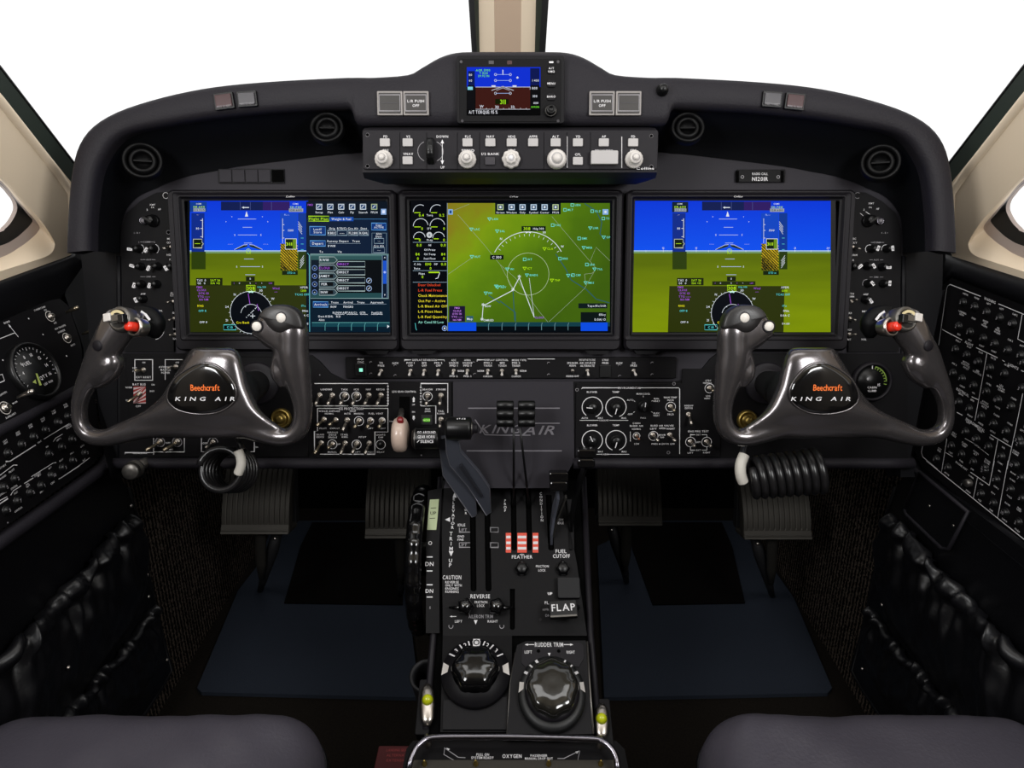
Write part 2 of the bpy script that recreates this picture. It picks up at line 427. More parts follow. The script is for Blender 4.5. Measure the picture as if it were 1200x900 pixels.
# lower side walls, dark leathered panels and carpet
def lower(mir):
    s = -1 if not mir else 1
    fr = LR if mir else LL
    g = mirx if mir else (lambda P: P)
    mb = MB()
    # structural skin, carpeted
    X0 = .705
    mb.add([(s * X0, 0.2, 0), (s * X0, 2.0, 0), (s * X0, 2.0, .66), (s * X0, 0.2, .66), (s * (X0 + .02), 0.2, 0), (s * (X0 + .02), 2.0, 0), (s * (X0 + .02), 2.0, .66), (s * (X0 + .02), 0.2, .66)],
           [(0, 1, 2, 3), (4, 7, 6, 5), (3, 2, 6, 7), (0, 3, 7, 4), (1, 5, 6, 2)], M_carpet)
    X1 = .745
    mb.add([(s * X, Y, z) for X in (X1, X1 + .02) for Y, z in ((.3, .60), (2.0, .60), (2.0, .90), (.3, .90))], [(0, 1, 2, 3), (4, 7, 6, 5), (3, 2, 6, 7), (0, 3, 7, 4), (1, 5, 6, 2), (0, 4, 5, 1)], M_gask)
    w = mb.build('wall_%s_lower' % ('right' if mir else 'left')); tag(w, kind='structure')
lower(False); lower(True)

# windscreen: centre post and the two panes
def centre_post():
    mb = MB(); f = WS
    def L(xs, y, w): return [tuple(f.at(x, y, ww)) for x, ww in zip(xs, w)]
    top = L([541, 566, 622, 646], -300, [0.0, .022, .022, 0.0]); 
    mid = L([561, 579, 611, 628], 0, [0.0, .022, .022, 0.0]); bot = L([562.5, 580, 610, 626], 95, [0, .022, .022, 0])
    mb.add(top + mid + bot, [(0, 1, 5, 4), (2, 3, 7, 6), (4, 5, 9, 8), (6, 7, 11, 10)], M_cream)
    mb.add(top + mid + bot, [(1, 2, 6, 5), (5, 6, 10, 9)], M_cream_shade)
    for a in (((528, 545), (549, 564), (555, 567)), ((662, 645), (643, 626), (637, 621))):
        P = [f.at(x, y, -.004) for (pair, y) in zip(a, (-300, 0, 95)) for x in pair]
        R = [f.at(x * .55 + x2 * .45, y, .004) for ((x, x2), y) in zip(a, (-300, 0, 95))]
        mb.add([P[0], P[2], P[4], R[2], R[1], R[0]], [(0, 1, 4, 5), (1, 2, 3, 4)], M_gask)
        mb.add([R[0], R[1], R[2], P[5], P[3], P[1]], [(0, 1, 4, 5), (1, 2, 3, 4)], M_green)
    o = mb.build('trim_1'); o.matrix_world = f.M(); tag(o, kind='structure')
centre_post()
for n, P in ((3, [(530, -300), (560, 110), (60, 330), (-60, 150), (-520, -300)]), (4, [(660, -300), (636, 110), (1139, 330), (1260, 150), (1720, -300)])):
    gl = MB(); L = [tuple(WS.at(x, y, -.012)) for x, y in P]; gl.poly(L, M_glass, 0, 0)
    o = gl.build('window_%d' % n); o.matrix_world = WS.M(); tag(o, kind='structure')

# ================================================================== GLARESHIELD
GW = .10
OUT = [(81, 297), (82, 270), (84, 235), (88, 198), (96, 170), (112, 149), (140, 132), (180, 118), (225, 107), (270, 100), (330, 95), (400, 91.5), (412, 91.2), (422, 91), (440, 91), (478, 88), (494, 80), (515, 68), (535, 62), (560, 61), (600, 61)]
INN = [(108, 294), (108, 270), (110, 240), (115, 205), (124, 184), (137, 166), (156, 155), (190, 148), (230, 141), (272, 136), (330, 131), (396, 128.5), (412, 129.5), (419, 146), (440, 147.5), (478, 147.5), (494, 147.5), (515, 147.5), (535, 147.5), (560, 147.5), (600, 147.5)]
PAN = [(141, 296), (141, 275), (144, 255), (152, 240), (164, 229), (182, 221), (198, 214), (222, 206), (248, 201), (280, 195), (335, 188), (395, 181), (412, 180), (419, 179), (440, 178), (478, 178), (494, 178), (515, 178), (535, 178), (560, 178), (600, 178)]
def full(P, n=3):
    L = catmull(P, n); R = [(1199 - x, y) for x, y in L][::-1]
    return L + R[1:]
def glareshield():
    t = thing('glareshield', 'arched charcoal padded glareshield curving over the whole instrument panel', 'glareshield', MAIN)
    o3 = full(OUT); i3 = full(INN); p3 = full(PAN)
    mb = MB(); F = MAIN
    rings = [[] for _ in range(9)]
    for k, ((ox, oy), (ix, iy)) in enumerate(zip(o3, i3)):
        a = F.at(ox, oy, GW - .012); b = F.at(ix, iy, GW - .010)
        d = (b - a)
        rings[0].append(a + Vector((0, 0, -.030)) + d * .05)
        rings[1].append(a + Vector((0, 0, -.012)) - d * .01)
        rings[2].append(a)
        rings[3].append(a + d * .06 + Vector((0, 0, .008)))
        rings[4].append(a + d * .20 + Vector((0, 0, .012)))
        rings[5].append(a + d * .80 + Vector((0, 0, .011)))
        rings[6].append(a + d * .94 + Vector((0, 0, .007)))
        rings[7].append(b)
        rings[8].append(b + Vector((0, 0, -.018)) - d * .05)
    mb.loft(rings, M_pad, True, closed=False)
    mb.build('padded_rim', t)
    # deck running forward to the windscreen
    Mi = F.M().inverted(); far = []
    for p in rings[0]:
        w = F.M() @ p; far.append(Mi @ Vector((w.x * 1.05, w.y + .62, w.z - .06 if w.z > 1.0 else w.z - .02)))
    dk = MB(); dk.loft([rings[0], [a.lerp(b, .5) + Vector((0, 0, 0)) for a, b in zip(rings[0], far)], far], M_pad, True, closed=False)
    dk.build('top_deck', t)
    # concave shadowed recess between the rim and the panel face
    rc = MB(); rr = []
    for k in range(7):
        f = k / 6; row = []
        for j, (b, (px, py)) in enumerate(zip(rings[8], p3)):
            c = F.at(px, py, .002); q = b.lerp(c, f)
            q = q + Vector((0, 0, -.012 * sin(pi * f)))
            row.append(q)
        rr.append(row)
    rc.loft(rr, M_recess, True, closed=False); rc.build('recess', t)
    return t
GS = glareshield()
GF = Fr(MAIN.wp(600, 120, GW + .0005), MAIN.u, MAIN.v)
M_ball = mat('vent_black', '050506', .5, spec=.2)
def vent(x, y, r, w, rx, ry):
    def b():
        ring = MB(); ring.lathe((0, 0), [(1.2, -.5), (1.2, .06), (1.12, .14), (1.0, .1), (.92, -.1), (.9, -.6)], M_ball, 32, cap1=False)
        noz = MB(); noz.lathe((0, 0), [(.88, -.3), (.80, .06), (.62, .12), (.55, -.05), (.50, -.5)], M_ball, 28)
        noz.pad((0, 0), 1.1, .12, z0=-.4, z1=-.05, r=.05, bev=.02, m=M_ball)
        return [('air_vent', ring), ('vent_nozzle', noz)]
    k = r * MAIN.s(x, y)
    o = stamp('vent', b, GS, MAIN.at(x, y, w), 0, None, k); o.rotation_euler = (radians(rx), radians(ry), 0)
vent(383, 149, 15, .082, -18, 4); vent(167, 188, 17, .070, -12, 22); vent(806, 149, 15, .082, -18, -4); vent(1032, 190, 17, .070, -12, -22)
def ann(x, y, w, h, lens, txt=None, frame=M_knob, rot=0, label=None):
    k = GF.s(x, y); mb = MB(); mb.pad((0, 0), w * k, h * k, frame, 0, .004, .0015, .0006)
    p = mb.build('annunciator_light', GS, label); p.location = MAIN.at(x, y, GW + .001); p.rotation_euler = (0, 0, radians(rot))
    l = MB(); l.pad((0, 0, .0035), (w - 4) * k, (h - 5) * k, lens, 0, .0025, .001, .0005)
    if txt: l.text(0, h * .05 * k, .0062, txt[0], 2.6 * k, M_white); l.text(0, -h * .12 * k, .0062, txt[1], 2.6 * k, M_white)
    else: l.text(0, -(h * .34) * k, .0062, 'PRESS TO RESET', 2 * k, M_grey, width=(w - 6) * k)
    l.build('lens', p)
ann(263.5, 119, 23, 19, M_dred, rot=7, label='dark red annunciator light'); ann(290.5, 116.5, 23, 18, M_dgrey, rot=4)
ann(904, 117, 23, 18, M_dgrey, rot=-4); ann(930.5, 119.5, 23, 19, M_dred, rot=-6, label='dark red annunciator light')
for x, t in ((457.5, None), (488, ('L/R PUSH', 'OFF')), (705, ('L/R PUSH', 'OFF')), (736, None)):
    k = GF.s(x, 122)
    mb = MB(); mb.pad((0, 0), 29.5 * k, 27 * k, M_lensf, 0, .005, .001, .0006)
    p = mb.build('annunciator_light', GS, 'square pale-framed grey annunciator light'); p.location = MAIN.at(x, 122, GW + .001)
    l = MB(); l.pad((0, 0, .0045), 25.5 * k, 23 * k, M_lens, 0, .0016, .0008, .0004)
    l.ribbon([(-12 * k, -9 * k), (12 * k, -9 * k), (12 * k, 9 * k), (-12 * k, 9 * k)], .8 * k, M_grey, .0064, True)
    if t: l.text(0, 2 * k, .0065, t[0], 3 * k, M_white); l.text(0, -3 * k, .0065, t[1], 3 * k, M_white)
    else: l.ribbon([(-9 * k, 0), (9 * k, 0)], .8 * k, M_dgrey, .0065)
    l.build('lens', p)
mb = MB(); k = GF.s(776, 105); mb.lathe((0, 0), [(7 * k, 0), (7 * k, .003), (5.5 * k, .005), (5 * k, .012), (4 * k, .014)], M_knob, 20)
mb.build('push_button', GS, loc=MAIN.at(776, 106, GW + .001))

# ================================================================== STANDBY DISPLAY
F = Fr(MAIN.wp(598, 106, GW + .003), MAIN.u, MAIN.v)
SB = thing('standby_display', 'small standby attitude display with blue and brown screen set in the glareshield hump', 'display', F)
def rrl(cx, cy, w, h, r, seg=5):
    L = []
    for sx, sy, a0 in ((1, 1, 0), (-1, 1, pi / 2), (-1, -1, pi), (1, -1, 1.5 * pi)):
        for k in range(seg + 1):
            t = a0 + k / seg * pi / 2; L.append((cx + sx * (w / 2 - r) + r * cos(t), cy + sy * (h / 2 - r) + r * sin(t)))
    return L
def rect_of(fr, x0, y0, x1, y1, w=0.):
    a, b = fr.at(x0, y0, w), fr.at(x1, y1, w); return ((a.x + b.x) / 2, (a.y + b.y) / 2), abs(b.x - a.x), abs(b.y - a.y)
c, w_, h_ = rect_of(F, 535, 66.5, 661, 146)
b = MB(); b.pad(c, w_, h_, M_bezel2, -.004, .006, .004, .0012)
c2, w2, h2 = rect_of(F, 538, 69, 657, 143, .006)
b.pad((c2[0], c2[1], .0055), w2, h2, M_black, 0, .0015, .003, .0006)
d = Draw(b, F, 400, 0, 3, .0072)
for x, y in ((421, 217), (762, 217), (425, 425), (762, 425)): d.disc(x, y, 5, M_dgrey)
d.rect(518, 213, 536, 225, M_dgrey); d.rect(583, 213, 600, 226, M_dred)
b.build('bezel', SB)
s = MB(); d = Draw(s, F, 400, 0, 3, .0078)
E = em
d.rect(441, 236, 700, 405, E('050507')); d.rect(441, 236, 700, 306, E('0c2fd0'), .0001); d.rect(472, 306, 665, 384, E('3c1712'), .0001)
d.rect(446, 250, 469, 372, E('0a1a50'), .0002); d.rect(664, 240, 697, 384, E('0a1650'), .0002); d.rect(664, 300, 697, 384, E('08080c'), .0003); d.rect(444, 300, 469, 384, E('0a0a0e'), .0003)
d.rect(441, 384, 700, 405, E('030304'), .0003)
wh = E('d8dce8'); cy = E('50c8d8'); gn = E('70e030')
d.text(498, 247, 'AOR 5900', 7, gn, dw=.0004); d.text(500, 257, 'T 1520', 7, gn, dw=.0004); d.text(500, 267, '29.92 IN', 7, gn, dw=.0004)
d.text(568, 254, '1', 17, wh, dw=.0004)
for y, hw in ((262, 26), (283, 26), (328, 26), (362, 0)):
    if hw: d.line([(568 - hw, y), (568 + hw, y)], 1.6, E('9ab0e0'), dw=.0004); d.arc(568 - hw, y, 4, 0, 360, 1.2, wh, 10, .0004); d.arc(568 + hw, y, 4, 0, 360, 1.2, wh, 10, .0004)
d.line([(472, 306), (664, 306)], 1.5, wh, dw=.0004)
d.line([(528, 318), (568, 304), (606, 318)], 3, E('a8a8b0'), dw=.0005); d.line([(545, 318), (568, 309), (592, 318)], 2, E('a8a8b0'), dw=.0005)
d.rect(528, 300, 542, 305, wh, .0005); d.rect(602, 300, 616, 305, wh, .0005); d.poly([(615, 272), (620, 268), (624, 274), (618, 277)], wh, .0004)
d.text(454, 263, '80', 7, wh, dw=.0005); d.text(454, 283, '60', 7, wh, dw=.0005); d.rect(444, 305, 462, 316, E('80d0e0'), .0004)
d.text(683, 283, '1 400', 7, wh, dw=.0005); d.text(676, 310, '1 000', 8, wh, dw=.0005); d.text(681, 338, '100', 8, wh, dw=.0005); d.text(684, 362, '000', 7, wh, dw=.0005); d.text(681, 376, '2992IN', 6, gn, dw=.0005)
d.rect(541, 348, 588, 366, E('101800'), .0005); d.text(568, 358, '311', 15, E('a0e020'), dw=.0006)
d.text(493, 374, 'W', 9, wh, dw=.0005); d.text(547, 376, '30', 9, wh, dw=.0005); d.text(602, 376, '33', 9, wh, dw=.0005)
d.line([(472, 384), (664, 384)], 1.2, wh, dw=.0005)
for i in range(9): d.line([(490 + i * 20, 384), (490 + i * 20, 379)], 1.2, wh, dw=.0005)
d.text(448, 394, 'A/T TORQUE: 95 %', 11, E('e8e8f0'), width=100, align='l', dw=.0005)
s.build('screen', SB)
d0 = Draw(None, F, 400, 0, 3, .0072)
for y, t in ((247, 'A/T|VMO'), (295, 'MENU'), (341, 'BARO')):
    m = MB(); k = d0.sc(738, y); m.pad((0, 0), 27 * k, 24 * k, M_bezel2, 0, .002, .002, .0005)
    m.text(0, (5 if '|' in t else 0) * k, .0022, t.split('|')[0], 7 * k, M_white)
    if '|' in t: m.text(0, -6 * k, .0022, 'VMO', 7 * k, M_white)
    m.build('button', SB, loc=d0.p(738, y))
k = d0.sc(736, 391)
m = MB(); m.lathe((0, 0), [(22 * k, 0), (22 * k, .003), (20 * k, .004), (16.5 * k, .004), (16.5 * k, .010), (14 * k, .012), (10 * k, .012), (9 * k, .0105)], M_knob, 26)
m.ribbon([(18 * k * cos(a / 20 * 2 * pi), 18 * k * sin(a / 20 * 2 * pi)) for a in range(20)], 1.6 * k, M_alu, .0042, True)
m.build('knob', SB, loc=d0.p(736, 391))
m = MB(); m.pad((0, 0), 16 * k, 6 * k, M_white, 0, .0006, .001, .0002); m.build('indicator_light', SB, loc=d0.p(738, 219))

# ================================================================== FLIGHT GUIDANCE PANEL
FG = Fr(MAIN.wp(597, 177, .118), MAIN.u, MAIN.v)
FP = thing('flight_guidance_panel', 'flight guidance panel with grey keys and ivory knobs slung under the glareshield hump', 'panel', FG)
def P3(x, y, w): p = MAIN.at(x, y, w); q = MAIN.M() @ p; return FG.M().inverted() @ q
b = MB()
fr_ = [FG.at(x, y, 0) for x, y in ((425, 202), (770, 202), (770, 153), (425, 153))]
mid = [P3(427, 209, .100), P3(768, 209, .100), P3(768, 150, .095), P3(427, 150, .095)]
low = [P3(452, 216, .07), P3(745, 216, .07), P3(745, 148, .07), P3(452, 148, .07)]
bk = [P3(458, 214, .003), P3(740, 214, .003), P3(740, 160, .003), P3(458, 160, .003)]
b.loft([bk, low, mid, fr_], M_fcu, False, cap0=True, cap1=True)
c, w_, h_ = rect_of(FG, 425, 153, 770, 199)
b.pad(c, w_, h_, M_fcu, -.002, .003, .003, .001)
d = Draw(b, FG, 400, 0, 3, .0032)
for x in (206, 300, 408, 486, 712, 793, 876): d.line([(x, 465), (x, 598)], 1.5, M_hole)
d.line([(794, 480), (794, 590)], 2.2, M_white); d.line([(986, 480), (986, 590)], 2.2, M_white)
for x, y, t in ((155, 480, 'FD'), (235, 480, 'VS'), (445, 480, 'FLC'), (524, 480, 'NAV'), (599, 480, 'HDG'), (675, 480, 'APPR'), (753, 480, 'ALT'), (832, 480, 'YD'), (923, 480, 'AP'), (1026, 480, 'FD'), (155, 529, 'CRS'), (235, 541, 'VNAV'), (445, 529, 'SPEED'), (524, 541, '1/2 BANK'), (599, 529, 'HDG'), (832, 543, 'CPL'), (923, 530, 'YD/AP DISC'), (1026, 529, 'CRS'), (355, 480, 'DOWN'), (356, 588, 'UP'), (1068, 592, 'Collins')):
    d.text(x, y, t, 8, M_white, width=min(9 * len(t), 62) if len(t) > 4 else None)
d.line([(355, 497), (355, 570)], 2, M_white); d.poly([(355, 490), (361, 504), (349, 504)], M_white, .0002); d.poly([(355, 578), (349, 564), (361, 564)], M_white, .0002)
d.arc(303, 532, 34, 110, 250, 2, M_grey); d.arc(324, 532, 34, -70, 70, 2, M_grey)
for x, y in ((92, 474), (1090, 478), (92, 584), (1090, 586)): d.disc(x, y, 6, M_hole, .0001); d.arc(x, y, 6, 0, 360, 1, M_grey, 12)
d.text(955, 530, 'v', 7, M_white)
b.build('housing', FP)
d = Draw(None, FG, 400, 0, 3, .0030); k = d.sc(600, 530)
def key():
    m = MB(); m.pad((0, 0), 35 * k, 27 * k, M_key, 0, .0035, .0012, .0006); return [('key', m)]
for x, y in ((154, 502), (234, 502), (234, 565), (444, 502), (524, 502), (599, 502), (674, 502), (753, 502), (831, 502), (922, 502), (1025, 502), (831, 567)): stamp('fkey', key, FP, d.p(x, y))
m = MB(); m.pad((0, 0), 34 * k, 26 * k, M_dgrey, 0, .003, .0012, .0005); m.build('key', FP, 'dark grey key', d.p(523, 567))
m = MB(); m.pad((0, 0), 94 * k, 46 * k, M_key, 0, .009, .0015, .001); m.build('disconnect_bar', FP, loc=d.p(923, 557))
for x in (152, 445, 599, 1030):
    def kb():
        m = MB(); m.lathe((0, 0), [(31 * k, 0), (31 * k, .004), (28 * k, .0055), (23 * k, .006), (21 * k, .016), (18 * k, .018)], M_kwhite, 32, lobes=16, amp=.015)
        m.lathe((0, 0, .018), [(10 * k, 0), (10 * k, .003), (8 * k, .004)], M_kwhite, 18)
        m.ribbon([(12.5 * k * cos(a / 20 * 2 * pi), 12.5 * k * sin(a / 20 * 2 * pi)) for a in range(20)], 1.4 * k, M_grey, .0182, True)
        return [('knob', m)]
    def kh():
        m = MB(); m.lathe((0, 0), [(31 * k, 0), (31 * k, .006), (27 * k, .008), (22 * k, .008), (20 * k, .013), (16 * k, .015)], M_kwhite, 48, lobes=8, amp=.05)
        m.lathe((0, 0, .0151), [(9 * k, 0), (8 * k, .001)], M_white, 16); m.ribbon([(9.5 * k * cos(a / 20 * 2 * pi), 9.5 * k * sin(a / 20 * 2 * pi)) for a in range(20)], 1.4 * k, M_grey, .0156, True)
        return [('knob', m)]
    stamp('fknob' if x != 599 else 'hknob', kb if x != 599 else kh, FP, d.p(x - 2, 561))
m = MB(); m.lathe((0, 0), [(34 * k, 0), (34 * k, .004), (30 * k, .010), (24 * k, .012)], M_kwhite, 40, lobes=20, amp=.012)
m.lathe((0, 0, .012), [(20 * k, 0), (19 * k, .001)], M_key, 24); m.lathe((0, 0, .013), [(15 * k, 0), (14 * k, .002)], M_kwhite, 24)
m.build('knob', FP, 'large ivory altitude knob', d.p(757, 561))
m = MB(); c0 = d.p(314, 532)
X = Matrix.Rotation(pi / 2, 4, 'Y')
m.lathe((0, 0), [(40 * k, -13 * k), (46 * k, -9 * k), (46 * k, 9 * k), (40 * k, 13 * k)], M_knob, 60, X=X, lobes=20, amp=.02, cap0=True)
m.build('pitch_wheel', FP, loc=c0 + Vector((0, 0, -.003)))

# ================================================================== DISPLAYS
def display(name, label, ox0, ox1, cx, s0, s1, vx, side):
    F = MAIN.sub(cx, 317, .004); t = thing('display_unit', label, 'display', F)
    c, w, h = rect_of(F, ox0, 224, ox1, 410); c = ((F.at(ox0, 316).x + F.at(ox1, 316).x) / 2, c[1]); w = F.at(ox1, 316).x - F.at(ox0, 316).x
    tl, bl, tr, br = F.at(s0[0], 237), F.at(s0[1], 389), F.at(s1[0], 237), F.at(s1[1], 389)
    sx0 = (tl.x + bl.x) / 2; sx1 = (tr.x + br.x) / 2; sy0 = bl.y; sy1 = tl.y
    sc = ((sx0 + sx1) / 2, (sy0 + sy1) / 2); sw = sx1 - sx0; sh = sy1 - sy0
    Z = .020
    b = MB(); hole = rrl(sc[0], sc[1], sw + .012, sh + .012, .003)
    out = rrl(c[0], c[1], w, h, .009)
    b.poly(rrl(c[0], c[1], w - .006, h - .006, .008), M_bezel, Z - .002, Z, holes=[hole])
    b.loft([[(p[0], p[1], -.004) for p in out], [(p[0], p[1], Z - .006) for p in out], [(p[0], p[1], Z) for p in rrl(c[0], c[1], w - .006, h - .006, .008)]], M_bezel, False)
    inn = rrl(sc[0], sc[1], sw, sh, .0015)
    b.loft([[(p[0], p[1], Z) for p in hole], [(p[0], p[1], Z - .004) for p in rrl(sc[0], sc[1], sw + .006, sh + .006, .002)], [(p[0], p[1], Z - .005) for p in inn]], M_bezel2, False)
    # stepped inner frame line
    L = rrl(sc[0], sc[1], sw + .020, sh + .020, .004)
    b.ribbon(L, .0012, M_bezel2, Z + .0002, True)
    b.loft([[(p[0] * 1, p[1], Z) for p in rrl(sc[0], sc[1], sw + .030, sh + .024, .004)], [(p[0], p[1], Z + .0025) for p in rrl(sc[0], sc[1], sw + .026, sh + .021, .004)], [(p[0], p[1], Z + .0005) for p in rrl(sc[0], sc[1], sw + .016, sh + .015, .004)]], M_bezel, False)
    d = Draw(b, F, 0, 0, 1, Z + .0004)
    d.text(cx, 227.0, 'Rockwell', 1.9, M_white, width=13, ital=.3); d.text(cx + 4, 230.2, 'Collins', 1.9, M_white, width=10, ital=.3)
    b.build('bezel', t)
    # lower flange with two feet
    fl_ = MB(); y0 = c[1] - h / 2
    fl_.poly([(c[0] - w * .46, y0 + .004), (c[0] - w * .44, y0 - .006), (c[0] - w * .36, y0 - .006), (c[0] - w * .33, y0 + .001), (c[0] + w * .33, y0 + .001), (c[0] + w * .36, y0 - .006), (c[0] + w * .44, y0 - .006), (c[0] + w * .46, y0 + .004)][::1], M_bezel2, 0, .012)
    fl_.build('mounting_flange', t)
    return t, F, Z - .0046, d
def sc_new(F, Z, x0, y0, k): mb = MB(); return mb, Draw(mb, F, x0, y0, k, Z)
B0 = E('04060c'); BLUE = E('0a50ee'); GRN = E('6c8008'); WH = E('dfe6ee'); CY = E('58d0d0'); YG = E('b4e818'); MAG = E('a050d0'); DG = E('2a3109'); YEL = E('e8e020')

def grad(name, bottom, top, y0, y1, noise_amt=.1):
    m = bpy.data.materials.new(name); m.use_nodes = True; nt = m.node_tree; b = nt.nodes['Principled BSDF']
    b.inputs['Base Color'].default_value = (0, 0, 0, 1); b.inputs['Specular IOR Level'].default_value = .02
    tc = nt.nodes.new('ShaderNodeTexCoord'); sp = nt.nodes.new('ShaderNodeSeparateXYZ'); mr = nt.nodes.new('ShaderNodeMapRange')
    mr.inputs[1].default_value = y0; mr.inputs[2].default_value = y1
    n = nt.nodes.new('ShaderNodeTexNoise'); n.inputs['Scale'].default_value = 6; mp = nt.nodes.new('ShaderNodeMapping'); mp.inputs['Scale'].default_value = (1, 8, 1)
    nt.links.new(tc.outputs['Object'], mp.inputs[0]); nt.links.new(mp.outputs[0], n.inputs['Vector'])
    nt.links.new(tc.outputs['Object'], sp.inputs[0]); nt.links.new(sp.outputs[1], mr.inputs[0])
    ad = nt.nodes.new('ShaderNodeMath'); ad.operation = 'MULTIPLY_ADD'; ad.inputs[1].default_value = noise_amt * 2; 
    s2 = nt.nodes.new('ShaderNodeMath'); s2.operation = 'SUBTRACT'; s2.inputs[1].default_value = noise_amt
    nt.links.new(n.outputs[0], ad.inputs[0]); nt.links.new(mr.outputs[0], ad.inputs[2]); nt.links.new(ad.outputs[0], s2.inputs[0])
    r = nt.nodes.new('ShaderNodeValToRGB'); r.color_ramp.elements[0].color = lin(bottom); r.color_ramp.elements[1].color = lin(top)
    nt.links.new(s2.outputs[0], r.inputs[0]); nt.links.new(r.outputs[0], b.inputs['Emission Color']); b.inputs['Emission Strength'].default_value = 1
    return m
G_GROUND = grad('terrain_ground', '7c9008', '5a6c08', -.08, .02, .35)
G_SKY = grad('display_sky', '1058f4', '0838d8', 0.0, .10, .05)

def pfd(d, dx, x0, x1, ext, left, ctop):
    """attitude display; numbers are the enlarged view of the left screen, shifted by dx"""
    X = lambda x: x + dx
    yh = 332
    d.rect(x0, 68, x1, yh, G_SKY); d.rect(x0, yh, x1, 752, G_GROUND)
    d.rect(x0, 327, x1, 331, E('c8e8e8'), .0001); d.rect(x0, 334, x1, 341, E('78a070'), .0001)
    if left: d.rect(x0, 508, x1, 752, DG, .0001)
    else: d.poly([(242, 512), (842, 512), (836, 752), (234, 752)], DG, .0001)
    L = .0002
    # speed tape
    d.rect(X(100), 74, X(188), 125, E('0c3a90'), L) if left else d.rect(X(106), 74, X(190), 128, E('0a1c30'), L)
    d.text(X(146), 84, 'COM1', 7, WH, dw=.0004); d.text(X(148), 100, '118.650', 9, YG, width=58, dw=.0004)
    d.rect(X(118), 108, X(180), 124, E('a0a8b0'), .0003); d.text(X(148), 116, '123.225', 9, E('102030'), width=56, dw=.0005)
    d.rect(X(108), 132, X(176), 425, E('0a2a88'), L); d.rect(X(108), 333, X(182), 425, E('2a3c06'), L + .00005)
    d.line([(X(166), 160), (X(166), 262)], 3, WH, dw=.0004)
    for y in (170, 212, 255): d.line([(X(155), y), (X(166), y)], 2.5, WH, dw=.0004)
    d.text(X(140), 212, '80', 10, WH, dw=.0004); d.text(X(140), 140, '---', 6, WH, dw=.0004)
    d.poly([(X(118), 268), (X(163), 268), (X(163), 284), (X(170), 292), (X(163), 300), (X(163), 313), (X(118), 313)], E('0a1608'), .0004)
    d.line([(X(118), 268), (X(163), 268), (X(163), 284), (X(170), 292), (X(163), 300), (X(163), 313), (X(118), 313)], 3, E('b8c0a8'), True, .0005)
    d.line([(X(126), 291), (X(154), 291)], 2.5, YG, dw=.0006)
    # top box
    d.rect(X(262), 72, X(615), 118, E('08184e'), L); d.rect(X(480), 72, X(620), 118, E('2c1660'), L + .00005)
    for x in (362, 415, 525): d.line([(X(x), 74), (X(x), 116)], 1.5, E('5060a0'), dw=.0004)
    d.line([(X(380), 103), (X(408), 103)], 4, WH, dw=.0005); d.poly([(X(370), 103), (X(382), 97), (X(382), 109)], WH, .0005)
    # pitch ladder
    d.poly([(X(395), 122), (X(387), 150), (X(404), 150)], WH, .0005)
    for x, y, a in ((288, 176, -40), (506, 176, 40), (318, 150, 0), (478, 150, 0)): d.text(X(x), y, 'v', 8, WH, dw=.0005)
    for y, a, b in ((163, 350, 445), (206, 375, 424), (246, 350, 450), (288, 382, 424), (371, 382, 432), (411, 362, 466), (453, 388, 440)):
        d.line([(X(a), y), (X(b), y)], 2.4, E('b8c8f0'), dw=.0005)
    for x, y in ((334, 246), (470, 246), (344, 411), (478, 411)): d.text(X(x), y, '5', 9, WH, dw=.0005)
    for x in (312, 495): d.text(X(x), 293, '---', 5, WH, width=24, dw=.0005)
    ac = [(X(405), 302), (X(340), 322)]; d.poly([(X(400), 298), (X(380), 300), (X(332), 322), (X(350), 321), (X(398), 306)], E('1a2a10'), .0005); d.line([(X(400), 296), (X(380), 298), (X(332), 322)], 2, WH, dw=.0006)
    d.poly([(X(410), 298), (X(412), 306), (X(458), 321), (X(478), 322), (X(430), 300)], E('1a2a10'), .0005); d.line([(X(410), 296), (X(430), 298), (X(478), 322)], 2, WH, dw=.0006)
    d.arc(X(405), 330, 12, 0, 360, 2, YG, 14, .0005); d.line([(X(395), 345), (X(405), 318), (X(415), 345)], 1.6, YG, dw=.0006)
    # altitude tape
    d.rect(X(570), 132, X(660), 265, E('0c44c0'), L); d.rect(X(664), 132, X(706), 325, E('0a3690'), L); d.rect(X(664), 333, X(706), 425, E('26380a'), L)
    d.line([(X(583), 160), (X(583), 290)], 2.2, WH, dw=.0005)
    for y in (192, 222, 262): d.line([(X(583), y), (X(592), y)], 2.5, WH, dw=.0005)
    d.text(X(625), 222, '1500', 10, WH, dw=.0005); d.text(X(605), 141, 'FL---', 8, E('a8c0ff'), dw=.0005)
    d.rect(X(572), 292, X(660), 430, E('181a08'), .0003)
    n = 17
    for i in range(-8, 7):
        a = 572 + i * 15; b0 = [(a, 292), (a + 5, 292), (a + 143, 430), (a + 138, 430)]
        pts = [(min(max(x, 572), 660), y) for x, y in b0]
        p1 = [(max(a, 572), 292 + max(0, 572 - a)), (min(a + 138, 660), 292 + min(138, 660 - a))]
        if p1[1][0] > p1[0][0] and p1[0][1] < 430: d.line([(X(p1[0][0]), p1[0][1]), (X(p1[1][0]), p1[1][1])], 5.5, E('d8b820'), dw=.0003)
    d.rect(X(597), 266, X(655), 320, E('10200a'), .0005); d.box(X(597), 266, X(655), 320, 2.5, WH, dw=.0006); d.rect(X(636), 268, X(653), 318, E('6a9018'), .0006)
    d.text(X(616), 293, '311', 15, YG, width=32, dw=.0007); d.rect(X(580), 432, X(662), 454, E('102008'), .0003); d.text(X(628), 443, 'STD in', 9, CY, dw=.0006)
    for i in range(4): d.line([(X(664), 176 + i * 12), (X(684), 206 + i * 12)], 2.2, WH, dw=.0005); d.line([(X(694), 352 + i * 12), (X(674), 382 + i * 12)], 2.2, WH, dw=.0005)
    for y in (262, 293, 322): d.line([(X(678), y), (X(692), y)], 2.4, CY, dw=.0005)
